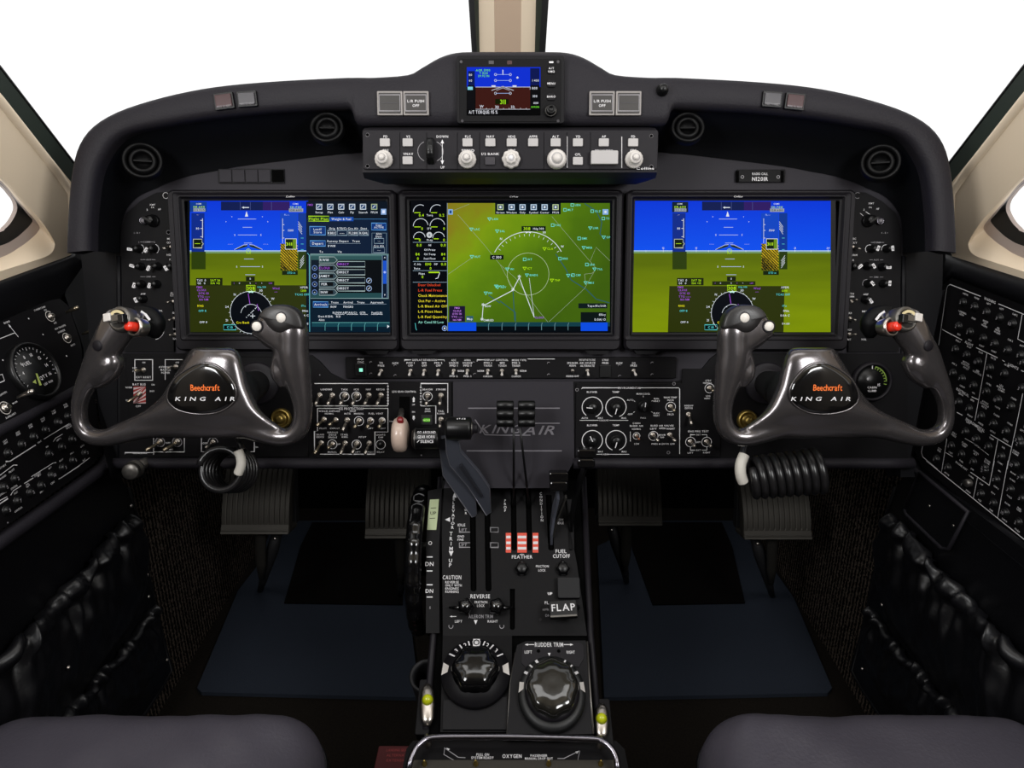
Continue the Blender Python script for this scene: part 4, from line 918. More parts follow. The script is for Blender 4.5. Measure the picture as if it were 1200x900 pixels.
# ================================================================== AUDIO PANELS
def audio(mir):
    SX = (lambda x: 1198 - x) if mir else (lambda x: x)
    fr = MAIN.sub(SX(183), 320, .002)
    t = thing('audio_panel', 'black audio control panel right of the right display' if mir else 'black audio control panel left of the left display', 'audio panel', fr)
    b = MB(); P = [(143, 270), (150, 250), (166, 236), (185, 226), (204, 225), (205, 412), (146, 412)]
    P = [(SX(x), y) for x, y in P]
    q = [tuple(fr.at(x, y))[:2] for x, y in P]; q = q if mir else q[::-1]
    b.poly(q, M_black, 0, .004)
    A = Draw(b, fr, 130, 210, 9, .0042) if not mir else Draw(b, fr, 980, 210, 9, .0042)
    B = Draw(b, fr, 130, 300, 9, .0042) if not mir else Draw(b, fr, 980, 300, 9, .0042)
    if not mir:
        A.text(438, 270, 'XMT', 18, M_white); A.text(440, 298, 'PA', 16, M_white); A.text(382, 322, '2', 18, M_white); A.text(512, 318, 'HF', 18, M_white)
        A.text(275, 566, '1 - B +', 16, M_grey); A.text(378, 662, 'COMM', 16, M_grey); A.line([(310, 662), (340, 662)], 4, M_grey); A.line([(412, 662), (450, 662)], 4, M_grey); A.text(294, 662, '1', 16, M_grey); A.text(460, 662, '2', 16, M_grey)
        A.text(618, 628, 'MIC', 20, M_white); A.text(624, 668, 'OXY', 20, M_white); A.text(632, 798, 'NORM', 20, M_white); A.text(636, 848, 'PA', 20, M_white)
        A.arc(300, 735, 50, -60, 60, 4, M_white); A.arc(455, 735, 50, -60, 70, 4, M_white); A.arc(578, 172, 30, 0, 360, 5, M_white); A.disc(606, 560, 20, M_hole); A.arc(606, 560, 20, 0, 360, 3, M_grey)
        for y, tx in ((38, 'AUX'), (218, 'DME')): B.text(398, y, tx, 16, M_grey); B.line([(310, y), (365, y)], 4, M_grey); B.line([(432, y), (470, y)], 4, M_grey)
        for x, y, tx in ((338, 400, 'ADF'), (665, 392, 'AUTO'), (665, 418, 'COMM'), (514, 578, 'MKR'), (680, 600, 'SPKR'), (695, 770, 'VOICE'), (695, 872, 'IDENT')): B.text(x, y, tx, 18, M_white)
        B.arc(440, 760, 122, -80, 10, 4, M_white); B.line([(745, 765), (750, 860)], 5, M_grey)
        kn = [(A, 450, 440, 66, 150, True), (A, 300, 735, 42, 180, False), (A, 460, 735, 42, 205, False), (B, 320, 110, 42, 175, False), (B, 500, 108, 42, 205, False), (B, 655, 108, 42, 215, False), (B, 330, 295, 42, 195, False), (B, 490, 295, 42, 190, False), (B, 345, 450, 42, 200, False), (B, 440, 760, 95, 300, False)]
        ptr = [(A, 210, 740, 175), (A, 380, 748, 55), (B, 234, 106, 160), (B, 405, 130, 60), (B, 588, 130, 120), (B, 254, 310, 70), (B, 415, 312, 70), (B, 272, 465, 115)]
        tg = [(A, 636, 715, -6, 3), (B, 660, 480, -3, 1), (B, 670, 660, -2, 2), (B, 680, 828, -2, 0)]
        big = (A, 350, 440)
    else:
        A.text(368, 255, 'XMT', 18, M_white); A.text(360, 298, 'PA', 16, M_white); A.text(292, 322, '2', 18, M_white); A.text(438, 312, 'HF', 18, M_white)
        A.text(510, 566, '4 - B +', 16, M_grey); A.text(432, 667, 'COMM', 16, M_grey); A.line([(365, 667), (395, 667)], 4, M_grey); A.line([(470, 667), (505, 667)], 4, M_grey)
        A.text(186, 628, 'MIC', 20, M_white); A.text(184, 670, 'OXY', 20, M_white); A.text(178, 800, 'NORM', 20, M_white); A.text(170, 853, 'PA', 20, M_white)
        A.arc(350, 735, 42, 60, 230, 5, M_white); A.arc(520, 735, 42, 60, 200, 5, M_white); A.arc(225, 172, 30, 50, 310, 5, M_grey); A.line([(252, 358), (285, 386)], 4, M_white); A.line([(310, 342), (376, 388)], 5, M_white)
        for y, tx in ((40, 'AUX'), (222, 'DME')): B.text(422, y, tx, 16, M_grey); B.line([(350, y), (385, y)], 4, M_grey); B.line([(460, y), (495, y)], 4, M_grey)
        for x, y, tx in ((312, 404, 'ADF'), (148, 398, 'AUTO'), (148, 428, 'COMM'), (300, 584, 'MKR'), (135, 602, 'SPKR'), (122, 778, 'VOICE'), (118, 880, 'IDENT'), (290, 880, 'VOL')): B.text(x, y, tx, 18, M_white)
        B.arc(320, 290, 42, 60, 210, 4, M_grey); B.line([(62, 780), (58, 880)], 4, M_grey)
        kn = [(A, 330, 440, 66, 30, True), (A, 370, 735, 42, 0, False), (A, 530, 735, 42, -25, False), (B, 160, 110, 42, -25, False), (B, 320, 105, 42, -25, False), (B, 480, 115, 42, 5, False), (B, 330, 290, 42, -15, False), (B, 490, 290, 42, -10, False), (B, 300, 455, 42, -20, False), (B, 340, 740, 88, 250, False)]
        ptr = [(A, 430, 730, 70), (A, 583, 730, 100), (B, 242, 112, 40), (B, 385, 106, 125), (B, 542, 122, 0), (B, 372, 290, 130), (B, 552, 288, 90), (B, 355, 474, 125)]
        tg = [(A, 170, 715, 6, 4), (B, 160, 480, 2, -3), (B, 145, 660, 2, 2), (B, 140, 828, 3, -1)]
        big = (A, 455, 440)
    b.build('face_plate', t)
    for D, x, y, r, a, fl_ in kn:
        px = D.px(x, y); rot_knob(t, fr, px[0], px[1], r / 9, a, .004, .014 if not fl_ else .016, flat=fl_, line=M_knob, name='selector_knob' if fl_ else 'volume_knob')
    for D, x, y, a in ptr:      # white index tabs of the volume knobs
        px = D.px(x, y); k = fr.s(*px); mb = MB(); mb.pad((0, 0), 6.0 * k, 3.2 * k, M_white, 0, .004, .0006, .0003, rot=radians(a)); mb.ribbon([(-1.6 * k * cos(radians(a)), -1.6 * k * sin(radians(a))), (1.6 * k * cos(radians(a)), 1.6 * k * sin(radians(a)))], .6 * k, M_dgrey, .0041)
        mb.build('index_tab', t, 'pale index tab', fr.at(px[0], px[1], .0155))
    D, x, y = big; px = D.px(x, y); k = fr.s(*px); mb = MB()
    mb.lathe((0, 0), [(38 * k / 9, 0), (38 * k / 9, .004), (28 * k / 9, .004), (28 * k / 9, .001)], M_chrome, 24); mb.lathe((0, 0), [(20 * k / 9, 0), (18 * k / 9, .006)], M_grey, 14)
    mb.build('push_button', t, 'chrome-ringed push button', fr.at(px[0], px[1], .006))
    for D, x, y, dx, dy in tg: toggle(t, fr, *D.px(x, y), dx, dy, .004, k=.7)
audio(False); audio(True)

# ================================================================== REVERSIONARY SWITCH STRIP
fr = MAIN.sub(600, 431, .0)
t = thing('switch_strip', 'long narrow black strip of small toggle switches below the three displays', 'switch panel', fr)
b = MB(); c, w_, h_ = rect_of(fr, 405, 418.5, 792, 443.5, .006); b.pad(c, w_, h_, M_black, 0, .006, .002, .001)
a = Draw(b, fr, 400, 410, 6, .0062); e = Draw(b, fr, 600, 410, 6, .0062)
for x, y, tx in ((135, 66, 'PROP'), (136, 87, 'SYNC'), (280, 91, 'DG'), (280, 111, 'FREE'), (380, 93, 'SLEW'), (486, 92, 'PFD 1'), (486, 111, 'OFF'), (583, 92, 'MFD'), (583, 111, 'OFF'), (682, 92, 'PFD 2'), (682, 111, 'OFF'), (790, 72, 'ADC'), (790, 92, 'SOURCE'), (790, 111, 'PFD 1'), (886, 72, 'AHRS'), (886, 92, 'SOURCE'), (886, 111, 'PFD 1'), (790, 185, 'PFD 2'), (888, 185, 'PFD 2'), (840, 148, 'NORM'), (980, 148, 'NORM'), (1030, 92, 'PFD 1'), (1030, 111, 'TOUCH'), (1132, 92, 'MFD'), (1132, 111, 'TOUCH'), (1030, 186, 'CURSOR'), (585, 71, 'DISPLAY REVERSION'), (1090, 71, 'DISPLAY CONTROL')): a.text(x, y, tx, 13, M_white, width=min(len(tx) * 11, 170))
a.line([(445, 80), (445, 70), (492, 70)], 4, M_white); a.line([(675, 70), (724, 70), (724, 80)], 4, M_white); a.line([(955, 82), (955, 70), (1010, 70)], 4, M_white)
for x, y, tx in ((28, 92, 'PFD 2'), (28, 111, 'TOUCH'), (30, 186, 'CURSOR'), (78, 148, 'NORM'), (426, 92, 'SPEAKER'), (426, 111, 'HORN'), (426, 185, 'HORN OFF'), (530, 71, 'PITOT/STATIC'), (530, 92, 'AIR SOURCE'), (530, 112, 'ALTERNATE'), (656, 71, 'GYRO'), (656, 92, 'FREE'), (755, 93, 'SLEW'), (856, 93, 'DG'), (856, 111, 'FREE'), (50, 72, 'MODE TYPE')): e.text(x, y, tx, 13, M_white, width=min(len(tx) * 11, 112))
e.line([(110, 64), (300, 64)], 4, M_white)
for D, x, y in ((a, 208, 90), (a, 208, 170), (a, 378, 112), (a, 378, 182), (a, 930, 92), (a, 938, 172), (e, 257, 94), (e, 257, 176), (e, 755, 112), (e, 757, 186), (e, 985, 94), (e, 985, 176)): D.disc(x, y, 7, M_hole, n=10); D.arc(x, y, 8, 20, 200, 3, M_grey, 10)
b.build('face_plate', t)
for D, xs in ((a, ((280, -1), (486, 0), (583, 0), (682, 0), (790, 0), (886, 0), (1030, 0), (1130, 0))), (e, ((28, 0), (530, 0), (856, 1)))):
    for x, dx in xs: toggle(t, fr, *D.px(x, 148), dx, 5 if x not in (790, 886, 1030, 28) else 3, .006, M_kwhite, .72)
toggle(t, fr, *e.px(426, 148), 0, 2, .006, M_knob, .6)
k = fr.s(424, 432)
for D, x, y, lit in ((a, 138, 140, True), (e, 656, 150, False)):
    m = MB(); m.pad((0, 0), 13 * k, 14 * k, M_knob, 0, .003, .0008, .0005)
    p = m.build('square_button', t, loc=D.p(x, y, .006))
    if lit: l = MB(); l.pad((.5 * k, 0, .0028), 4 * k, 4 * k, em('90f0d0', 1.2), 0, .0008, .0003, .0002); l.build('green_lamp', p, 'lit pale green lamp')

# ================================================================== LIGHT AND ICE SWITCH PANEL
fr = MAIN.sub(450, 492, .004)
t = thing('switch_console', 'black switch panel headed ICE PROTECTION left of the centre plate', 'switch panel', fr)
b = MB(); c, w_, h_ = rect_of(fr, 366, 448, 530, 536); b.pad(c, w_, h_, M_black, 0, .003, .002, .0006)
d = Draw(b, fr, 360, 430, 7.059, .0032)
d.line([(60, 137), (668, 137), (668, 318)], 6, M_white); d.line([(68, 322), (340, 322)], 6, M_white); d.line([(372, 322), (668, 322)], 6, M_white)
d.line([(260, 343), (85, 343), (85, 530), (60, 532), (60, 722)], 5, M_white); d.line([(460, 343), (668, 343), (668, 538), (560, 538), (560, 722), (105, 722)], 5, M_white)
d.line([(940, 160), (940, 137), (1163, 137), (1163, 380)], 5, M_white); d.line([(940, 322), (1064, 322), (1064, 470)], 5, M_white)
for i in range(7): d.arc(668, 160 + i * 24, 6, 0, 360, 3, M_white, 8); d.arc(940, 170 + i * 24, 6, 0, 360, 3, M_white, 8)
for x, y, tx, h in ((158, 186, 'LANDING', 14), (308, 186, 'TAXI', 14), (407, 186, 'ICE', 14), (506, 186, 'NAV', 14), (606, 186, 'RECOG', 14), (802, 204, 'LDG GEAR CONTROL', 15), (996, 186, 'BEACON', 14), (1106, 186, 'STROBE', 14), (362, 345, 'ICE PROTECTION', 20), (378, 366, 'PROP', 13), (182, 366, 'WSHLD ANTI-ICE', 13), (182, 386, 'NORMAL', 13), (332, 386, 'AUTO', 14), (428, 386, 'MANUAL', 14), (568, 386, 'FUEL VENT', 14), (132, 508, 'PILOT', 12), (228, 508, 'COPILOT', 12), (524, 508, 'LEFT', 12), (620, 508, 'RIGHT', 12), (108, 560, 'BRAKE', 13), (108, 580, 'DEICE', 13), (210, 542, 'SURFACE', 13), (210, 562, 'DEICE', 13), (210, 582, 'SINGLE', 13), (308, 560, 'STALL', 13), (308, 580, 'WARN', 13), (458, 580, 'PITOT', 13), (608, 562, 'LIGHTS', 13), (608, 582, 'DIM', 13), (608, 704, 'RELAY', 13), (208, 704, 'MANUAL', 13), (996, 348, 'GEAR', 12), (996, 368, 'DOWN', 12), (1106, 366, 'TAIL', 13), (1106, 386, 'FLOOD', 13), (700, 450, 'DOWN', 10), (880, 312, 'UP', 12), (880, 372, 'DN', 12), (420, 704, 'LEFT', 11), (525, 704, 'RIGHT', 11), (258, 640, 'OFF', 12)):
    d.text(x, y, tx, h, M_white, width=min(len(tx) * h * .95, 200))
for x, y, r in ((308, 244, 38), (407, 244, 38), (996, 244, 38), (428, 448, 38), (524, 445, 26), (620, 445, 26), (208, 640, 38), (408, 642, 38), (608, 642, 38)): d.arc(x, y, r, 0, 360, 4, M_white)
d.poly([(762, 245), (850, 245), (850, 470), (762, 470)], M_hole, .0001)
for y0, y1 in ((246, 300), (390, 440)): d.rect(873, y0 + 14, 889, y1 - 10, M_white, .0002)
d.poly([(881, 246), (894, 268), (868, 268)], M_white, .0002); d.poly([(881, 442), (894, 422), (868, 422)], M_white, .0002)
d.disc(104, 66, 5, M_grey); d.disc(944, 730, 6, M_grey)
b.build('face_plate', t)
for x, y, dx, dy, tp in ((104, 236, -1, 8, 0), (208, 236, -2, 8, 0), (312, 236, -2, 8, 0), (410, 236, -2, 8, 0), (510, 236, -2, 8, 0), (610, 236, -2, 8, 0), (996, 238, 0, 8, 0), (1106, 238, 0, 8, 0), (138, 436, -4, 4, 1), (236, 440, -4, 3, 1), (332, 440, -2, 9, 0), (428, 446, -2, 5, 1), (524, 445, -1, 5, 1), (620, 445, -1, 5, 1), (116, 630, -4, 9, 1), (208, 640, -1, 1, 1), (314, 632, -2, 9, 0), (410, 634, -2, 8, 0), (514, 632, -2, 9, 0), (1106, 436, 0, 6, 0)):
    toggle(t, fr, *d.px(x, y), dx, dy, .003, M_nickel if not tp else mat('warm_nickel', 'b0a48e', .3, metal=1), 1.)
k = d.sc(608, 642); m = MB(); m.lathe((0, 0), [(26 * k, 0), (26 * k, .003), (20 * k, .005)], M_knob, 18); m.build('relay_button', t, loc=d.p(608, 642, .003))
m = MB(); m.pad((0, 0), 92 * k, 80 * k, M_gask, 0, .002, .001, .0005); m.pad((0, 0, .002), 52 * k, 30 * k, em('48a020', .9), 0, .0012, .001, .0003); m.text(0, 0, .0034, 'NOSE', 15 * k, em('c8f090')); m.build('gear_light', t, 'lit green gear light', d.p(990, 437, .003))
# landing gear lever
lv = thing('landing_gear_lever', 'pale translucent wheel-shaped landing gear handle with a red cap', 'lever', MAIN.sub(468, 482, .006))
fr2 = MAIN.sub(468, 482, .006)
m = MB(); m.tube([fr2.at(471, 478, -.01), fr2.at(470, 486, .02), fr2.at(468.5, 495, .04)], [.004, .0045, .005], M_alu, 12); m.build('shaft', lv)
m = MB(); c0 = fr2.at(469, 509.5, .05); k = fr2.s(469, 509) * .94
X = Matrix.Translation(c0) @ Matrix.Rotation(pi / 2, 4, 'Y')
m.lathe((0, 0), [(.0001, -9 * k), (15 * k, -8.6 * k), (19 * k, -6.5 * k), (21 * k, -3 * k), (21 * k, 3 * k), (19 * k, 6.5 * k), (15 * k, 8.6 * k), (.0001, 9 * k)], M_ivory, 48, X=X)
m.build('wheel_handle', lv)
m = MB(); m.lathe((0, 0), [(4 * k, -3 * k), (4 * k, 1.5 * k), (3 * k, 3.4 * k), (1 * k, 4 * k)], mat('dark_red_cap', '7a1a1c', .3, coat=.4), 18, X=Matrix.Translation(fr2.at(469, 492.5, .064)) @ Matrix.Rotation(radians(-50), 4, 'X')); m.build('red_cap', lv, 'dark red cap')

# ================================================================== ENVIRONMENTAL PANEL
fr = MAIN.sub(755, 492, .004)
t = thing('environmental_panel', 'black environmental control panel with four dials right of the centre plate', 'control panel', fr)
b = MB(); c, w_, h_ = rect_of(fr, 675, 449, 797, 535); b.pad(c, w_, h_, M_black, 0, .003, .002, .0006)
d = Draw(b, fr, 670, 440, 7.059, .0032)
d.line([(82, 110), (88, 102), (400, 102)], 5, M_white); d.line([(556, 102), (885, 102), (893, 112), (893, 650)], 5, M_white)
d.line([(66, 371), (222, 371)], 4, M_white); d.line([(310, 371), (468, 371)], 4, M_white); d.line([(205, 652), (250, 652)], 4, M_white); d.line([(296, 652), (475, 652)], 4, M_white)
for x, y, tx, h in ((477, 103, 'ENVIRONMENTAL', 15), (168, 137, 'BLOWER', 15), (364, 137, 'TEMP', 15), (593, 152, 'MAN COOL', 15), (484, 203, 'AUTO', 14), (700, 192, 'MAN', 14), (702, 212, 'HEAT', 14), (484, 320, 'OFF', 14), (702, 312, 'ELEC', 13), (702, 332, 'HEAT', 13), (592, 350, 'FULL', 12), (108, 352, 'AUTO', 14), (237, 352, 'MAX', 14), (432, 352, 'MAX', 14), (266, 372, 'COCKPIT', 12), (170, 412, 'BLOWER', 15), (366, 412, 'TEMP', 15), (238, 630, 'MAX', 14), (434, 630, 'MAX', 14), (273, 652, 'CABIN', 12), (816, 182, 'MAN TEMP', 14), (818, 204, 'INCR', 14), (818, 321, 'DECR', 14), (536, 395, 'CABIN', 13), (536, 417, 'BLEED AIR', 13), (536, 443, 'NORMAL', 13), (538, 566, 'LOW', 14), (748, 415, 'BLEED AIR VALVES', 14), (676, 441, 'LEFT', 14), (750, 437, 'OPEN', 14), (820, 441, 'RIGHT', 14), (748, 492, 'ENVIR', 12), (748, 512, 'OFF', 12), (756, 566, 'PNEU & ENVIR OFF', 13)): d.text(x, y, tx, h, M_white, width=min(len(tx) * h * .95, 190))
for x, y, a0, a1 in ((170, 262, -70, 235), (366, 262, -70, 250), (170, 538, -55, 250), (366, 538, -70, 250)): d.arc(x, y, 84, a0, a1, 6, M_white, 40)
for p in (((515, 208), (524, 218)), ((660, 212), (672, 206)), ((510, 306), (522, 300)), ((655, 300), (670, 305)), ((592, 168), (592, 180))): d.line(p, 4, M_white)
d.arc(818, 260, 40, 0, 360, 4, M_white); d.arc(676, 500, 38, 0, 360, 4, M_white); d.arc(536, 500, 28, 0, 360, 4, M_white); d.line([(485, 465), (485, 545)], 4, M_white)
for x, y in ((846, 68), (800, 638), (44, 118)): d.arc(x, y, 12, 0, 360, 3, M_grey, 10)
b.build('face_plate', t)
for x, y, a in ((168, 262, 175), (366, 262, 255), (168, 538, 115), (366, 538, 255)):
    px = d.px(x, y); rot_knob(t, fr, px[0], px[1], 52 / 7.059, a if x != 168 or y < 300 else 115, .003, .010, name='dial_knob', ln=1.0)
px = d.px(592, 250); rot_knob(t, fr, px[0], px[1], 50 / 7.059, 85, .003, .012, flat=True, name='mode_knob')
WN = mat('warm_nickel', 'b0a48e', .3, metal=1); CP = mat('copper_metal', 'a06a50', .3, metal=1)
toggle(t, fr, *d.px(818, 260), 1, 2, .003, WN); toggle(t, fr, *d.px(536, 500), 1, 2, .003, CP, .8); toggle(t, fr, *d.px(672, 492), 3, 4, .003); toggle(t, fr, *d.px(812, 494), 3, 4, .003)

# right of it: fire test and defog switches
fr = MAIN.sub(815, 492, .004)
t = thing('test_switch_panel', 'small black panel headed ENG FIRE TEST beside the right yoke', 'switch panel', fr)
b = MB(); c, w_, h_ = rect_of(fr, 799, 432, 843, 535); b.pad(c, w_, h_, M_black, 0, .003, .002, .0006)
d = Draw(b, fr, 670, 440, 7.059, .0032)
for x, y, tx, h in ((968, 250, 'WINDOW', 14), (968, 270, 'DEFOG', 14), (1048, 462, 'ENG FIRE TEST', 15), (1048, 490, 'DET', 13), (1048, 552, 'OFF', 13), (1048, 618, 'EXT', 13), (982, 640, 'LEFT', 13), (1116, 638, 'RIGHT', 13), (1130, 42, 'STBY', 13), (1122, 62, 'HORN 1', 13), (1128, 170, 'LDG', 13), (1120, 190, 'HORN', 13)): d.text(x, y, tx, h, M_white, width=min(len(tx) * h * .9, 170))
for P in (((982, 508), (982, 490), (1020, 490)), ((1076, 490), (1118, 490), (1118, 508)), ((982, 592), (982, 618), (1020, 618)), ((1076, 618), (1118, 618), (1118, 592))): d.line(P, 5, M_white)
for x in (982, 1116): d.arc(x, 550, 40, 0, 360, 4, M_white)
d.arc(1140, 106, 38, 0, 360, 4, M_white)
b.build('face_plate', t)
toggle(t, fr, *d.px(966, 325), 0, 8, .003); toggle(t, fr, *d.px(1140, 106), 0, 1, .003, WN); toggle(t, fr, *d.px(982, 550), 1, 2, .003); toggle(t, fr, *d.px(1116, 550), 1, 2, .003)

# left sub-panel behind the left yoke
fr = MAIN.sub(250, 475, .004)
t = thing('switch_console', 'black switch panel with a red hatched switch plate behind the left yoke', 'switch panel', fr)
b = MB(); c, w_, h_ = rect_of(fr, 148, 418, 362, 535); b.pad(c, w_, h_, M_black, 0, .003, .002, .0006)
d = Draw(b, fr, 130, 410, 5, .0032); d4 = d
d.box(140, 57, 244, 178, 4, M_white); d.line([(318, 175), (318, 57), (420, 57)], 3.5, M_white)
for x, y, tx, h in ((192, 74, 'ON', 9), (192, 160, 'EXT RESET', 11), (140, 106, 'EXT', 9), (140, 126, 'PWR', 9), (320, 100, 'AVIONICS', 11), (320, 117, 'MASTER', 11), (320, 134, 'POWER', 11), (388, 74, 'ON', 10), (165, 202, 'BAT BUS', 12), (104, 220, 'NORM', 10), (104, 296, 'EMER', 9), (160, 330, 'OFF', 11), (246, 204, 'ON', 10), (242, 242, 'INV', 10), (168, 605, 'PARKING BRAKE', 9), (335, 545, 'OFF', 10), (345, 584, 'START', 9), (552, 547, 'OFF', 11), (600, 516, 'ON', 9), (852, 570, 'ON', 10)): d.text(x, y, tx, h, M_white, width=min(len(tx) * h * .9, 86))
d.rect(132, 214, 204, 314, mat('hatch_white', 'b8a8a8', .5), .0001)
for i in range(-4, 5):
    a0 = 132; y0 = 214 + i * 26; pts = [(max(132, 132 + max(0, 214 - y0 - 72)), 0)]
    q = [(132, y0 + 72), (204, y0), (204, y0 + 14), (132, y0 + 86)]
    q = [(x, min(max(y, 214), 314)) for x, y in q]
    if abs(q[0][1] - q[3][1]) > .1 or abs(q[1][1] - q[2][1]) > .1: d.poly(q, mat('hatch_red', '8e2420', .5), .0002)
d.line([(250, 510), (250, 614)], 3, M_white); d.line([(250, 598), (430, 598), (430, 508)], 4, M_white); d.line([(82, 610), (82, 602), (250, 602)], 3, M_white)
d.line([(530, 508), (530, 597), (560, 597)], 4, M_white); d.line([(800, 597), (840, 597), (840, 540)], 4, M_white)
for x in (288, 388): d.arc(x, 540, 27, 0, 360, 4, M_grey)
d.arc(598, 542, 28, 0, 180, 4, M_grey)
b.build('face_plate', t)
toggle(t, fr, *d.px(192, 118), -3, -1, .003, WN, .9); toggle(t, fr, *d.px(170, 258), -6, 7, .003, WN, 1.0); toggle(t, fr, *d.px(380, 100), -3, 0, .003, M_nickel, .9)
toggle(t, fr, *d.px(288, 540), -6, 5, .003, WN, 1.2); toggle(t, fr, *d.px(388, 540), -6, 5, .003, WN, 1.2); toggle(t, fr, *d.px(598, 542), -2, 3, .003, M_nickel)
# brass-bezelled gauge, and dial gauge of the right side
def gauge(name, label, x, y, r, ticks, nm):
    fr = MAIN.sub(x, y, .007); k = fr.s(x, y); t = thing('gauge', label, 'gauge', fr)
    m = MB(); m.lathe((0, 0), [(r * 1.18 * k, 0), (r * 1.18 * k, .004), (r * 1.08 * k, .007), (r * k, .007), (r * .97 * k, .003)], M_bezel, 36, cap1=False); m.build('bezel', t)
    m = MB(); m.lathe((0, 0), [(r * k, .0), (r * k, .0032)], M_knob, 36); d = Draw(m, fr, 0, 0, 1, .0034); ticks(d, x, y, r); m.build('dial_face', t); return t
GB = mat('green_arc', '6f8a30', .5)
def tk(d, x, y, r):
    for i in range(9): a = radians(85 - i * 12); d.line([(x + .74 * r * cos(a), y - .74 * r * sin(a)), (x + .92 * r * cos(a), y - .92 * r * sin(a))], 1, GB if i else M_white)
    d.arc(x, y, r * .88, 0, 75, 1.2, GB); d.text(x - 4, y - 3, '0', 3, M_white); d.text(x + 9, y + 4, '15', 3, M_white); d.text(x + 1, y + 7, 'CABIN', 2.4, M_white); d.text(x + 1, y + 11, 'CLIMB', 2.4, M_white)
gauge('cabin', 'small round black gauge with green arc right of the right yoke', 1021, 447, 20, tk, '')
def tk0(d, x, y, r): d.arc(x, y, r * .7, 0, 360, .8, M_grey)
for x, y, l, sgn in ((330, 490, 'brass-coloured round fitting seen through the left yoke', 1), (875, 492, 'brass-coloured round fitting seen through the right yoke', -1)):
    fr = MAIN.sub(x, y, .007); k = fr.s(x, y); m = MB()
    m.lathe((0, 0), [(12 * k, 0), (12 * k, .004), (10.5 * k, .008), (9 * k, .008), (8.6 * k, .004), (5 * k, .004), (5 * k, .012), (3 * k, .014)], M_brass, 32)
    wobj('brass_fitting', m, fr, l, 'fitting')

# ================================================================== PLACARD AND BLANK KEYS ABOVE THE DISPLAYS
fr = MAIN.sub(891, 206, .001); m = MB(); c, w_, h_ = rect_of(fr, 863, 199, 919, 214); m.pad(c, w_, h_, M_black, 0, .003, .001, .0006)
d = Draw(m, fr, 800, 0, 3, .0032); d.text(272, 611, 'RADIO CALL', 8, M_white, width=54); d.text(272, 629, 'N1201R', 13, M_white, width=56)
for x in (192, 350): d.rect(x - 6, 600, x + 6, 640, M_hole); d.arc(x + (18 if x < 200 else -14), 622, 5, 0, 360, 2, M_grey, 10)
wobj('placard', m, fr, 'small black call sign placard reading N1201R above the right display', 'placard')
fr = MAIN.sub(295, 206, .001); t = thing('indicator_cluster', 'row of five small square blank indicator keys above the left display', 'indicator', fr)
m = MB(); c, w_, h_ = rect_of(fr, 256, 198, 334, 215); m.pad(c, w_, h_, M_bezel2, 0, .002, .001, .0005); m.build('frame', t)
d = Draw(None, fr, 0, 0, 3, .002); k = fr.s(295, 206) / 3
for i, x in enumerate((794, 840, 886, 931, 977)):
    def kk(): m = MB(); m.pad((0, 0), 42 * k, 42 * k, M_panel if i < 4 else M_hole, 0, .002, .001, .0005); return [('blank_key', m)]
    stamp('bk%d' % (i == 4), kk, t, d.p(x, 619, .002))

# ================================================================== LEFT FUEL PANEL
fr = FWL; t = thing('fuel_panel', 'black fuel panel with round gauge on the slanted left side wall', 'fuel panel', FWL.sub(45, 420)); fr = FWL.sub(45, 420)
def plate(fr, P, m, z0, z1): mb = MB(); q = [tuple(fr.at(x, y, z1))[:2] for x, y in P]; mb.poly(q[::-1], m, z0, z1); return mb
b = plate(fr, ((-90, 408), (0, 376), (57, 352), (70, 350), (80, 358), (93, 395), (96, 410), (96, 448), (90, 455), (-90, 552)), M_black, -.004, .003)
d = Draw(b, fr, 0, 320, 7.5, .0032)
for x, y, tx, h, w in ((350, 312, 'STANDBY PUMP', 15, 150), (398, 325, 'ON', 14, None), (485, 438, 'OFF', 14, None), (530, 475, 'AUX TRANSFER', 15, 150), (540, 512, 'OVERRIDE', 15, 95), (640, 632, 'AUTO', 14, None), (60, 432, 'ENGINE', 16, 75)): d.text(x, y, tx, h, M_white, width=w)
d.line([(75, 452), (162, 562)], 6, M_white); d.line([(-60, 600), (130, 525)], 6, M_white); d.poly([(74, 448), (98, 470), (84, 478)], M_white)
for x, y in ((25, 765), (378, 540), (585, 728), (252, 400), (-10, 890), (210, 1000 - 7.5 * 0)): d.disc(x, y, 7, M_white, n=10)
d.text(472, 955, 'RIGHT', 16, M_white, width=62)
e2 = Draw(b, fr, 0, 440, 7.5, .0032); e2.text(95, 352, 'AUXILIARY', 17, M_white, width=130); e2.text(25, 160, 'QUANTITY', 15, M_white, width=100); e2.text(130, 238, 'MAIN', 15, M_white); e2.line([(-20, 0), (20, -10), (40, 45), (-60, 90)], 5, M_white)
d.arc(440, 380, 46, 40, 330, 6, M_kwhite); d.arc(588, 570, 44, 40, 330, 6, M_kwhite); e2.arc(45, 285, 56, 0, 360, 7, M_kwhite)
b.build('face_plate', t)
toggle(t, fr, 59, 371, 0, 0, .003, WN, 1.2).children[0].location = fr.at(73, 367.5, .018) - fr.at(59, 371, .018) + Vector((0, 0, .000))
toggle(t, fr, 78.5, 396, 0, 0, .003, WN, 1.2).children[0].location = fr.at(92, 393, .018) - fr.at(78.5, 396, .018)
toggle(t, fr, 6, 478, 0, 0, .003, M_nickel, 1.4).children[0].location = (.012, .004, .004)
gx, gy = 38, 436; k = fr.s(gx, gy); m = MB(); R = .0405
m.lathe((0, 0), [(R * 1.05, 0), (R * 1.05, .006), (R, .010), (R * .93, .010), (R * .9, .006)], M_knob, 48, cap1=False)
g = m.build('gauge', t, 'round fuel quantity gauge', fr.at(gx, gy, .003))
m = MB(); m.lathe((0, 0), [(R * .92, 0), (R * .92, .006)], M_gask, 48)
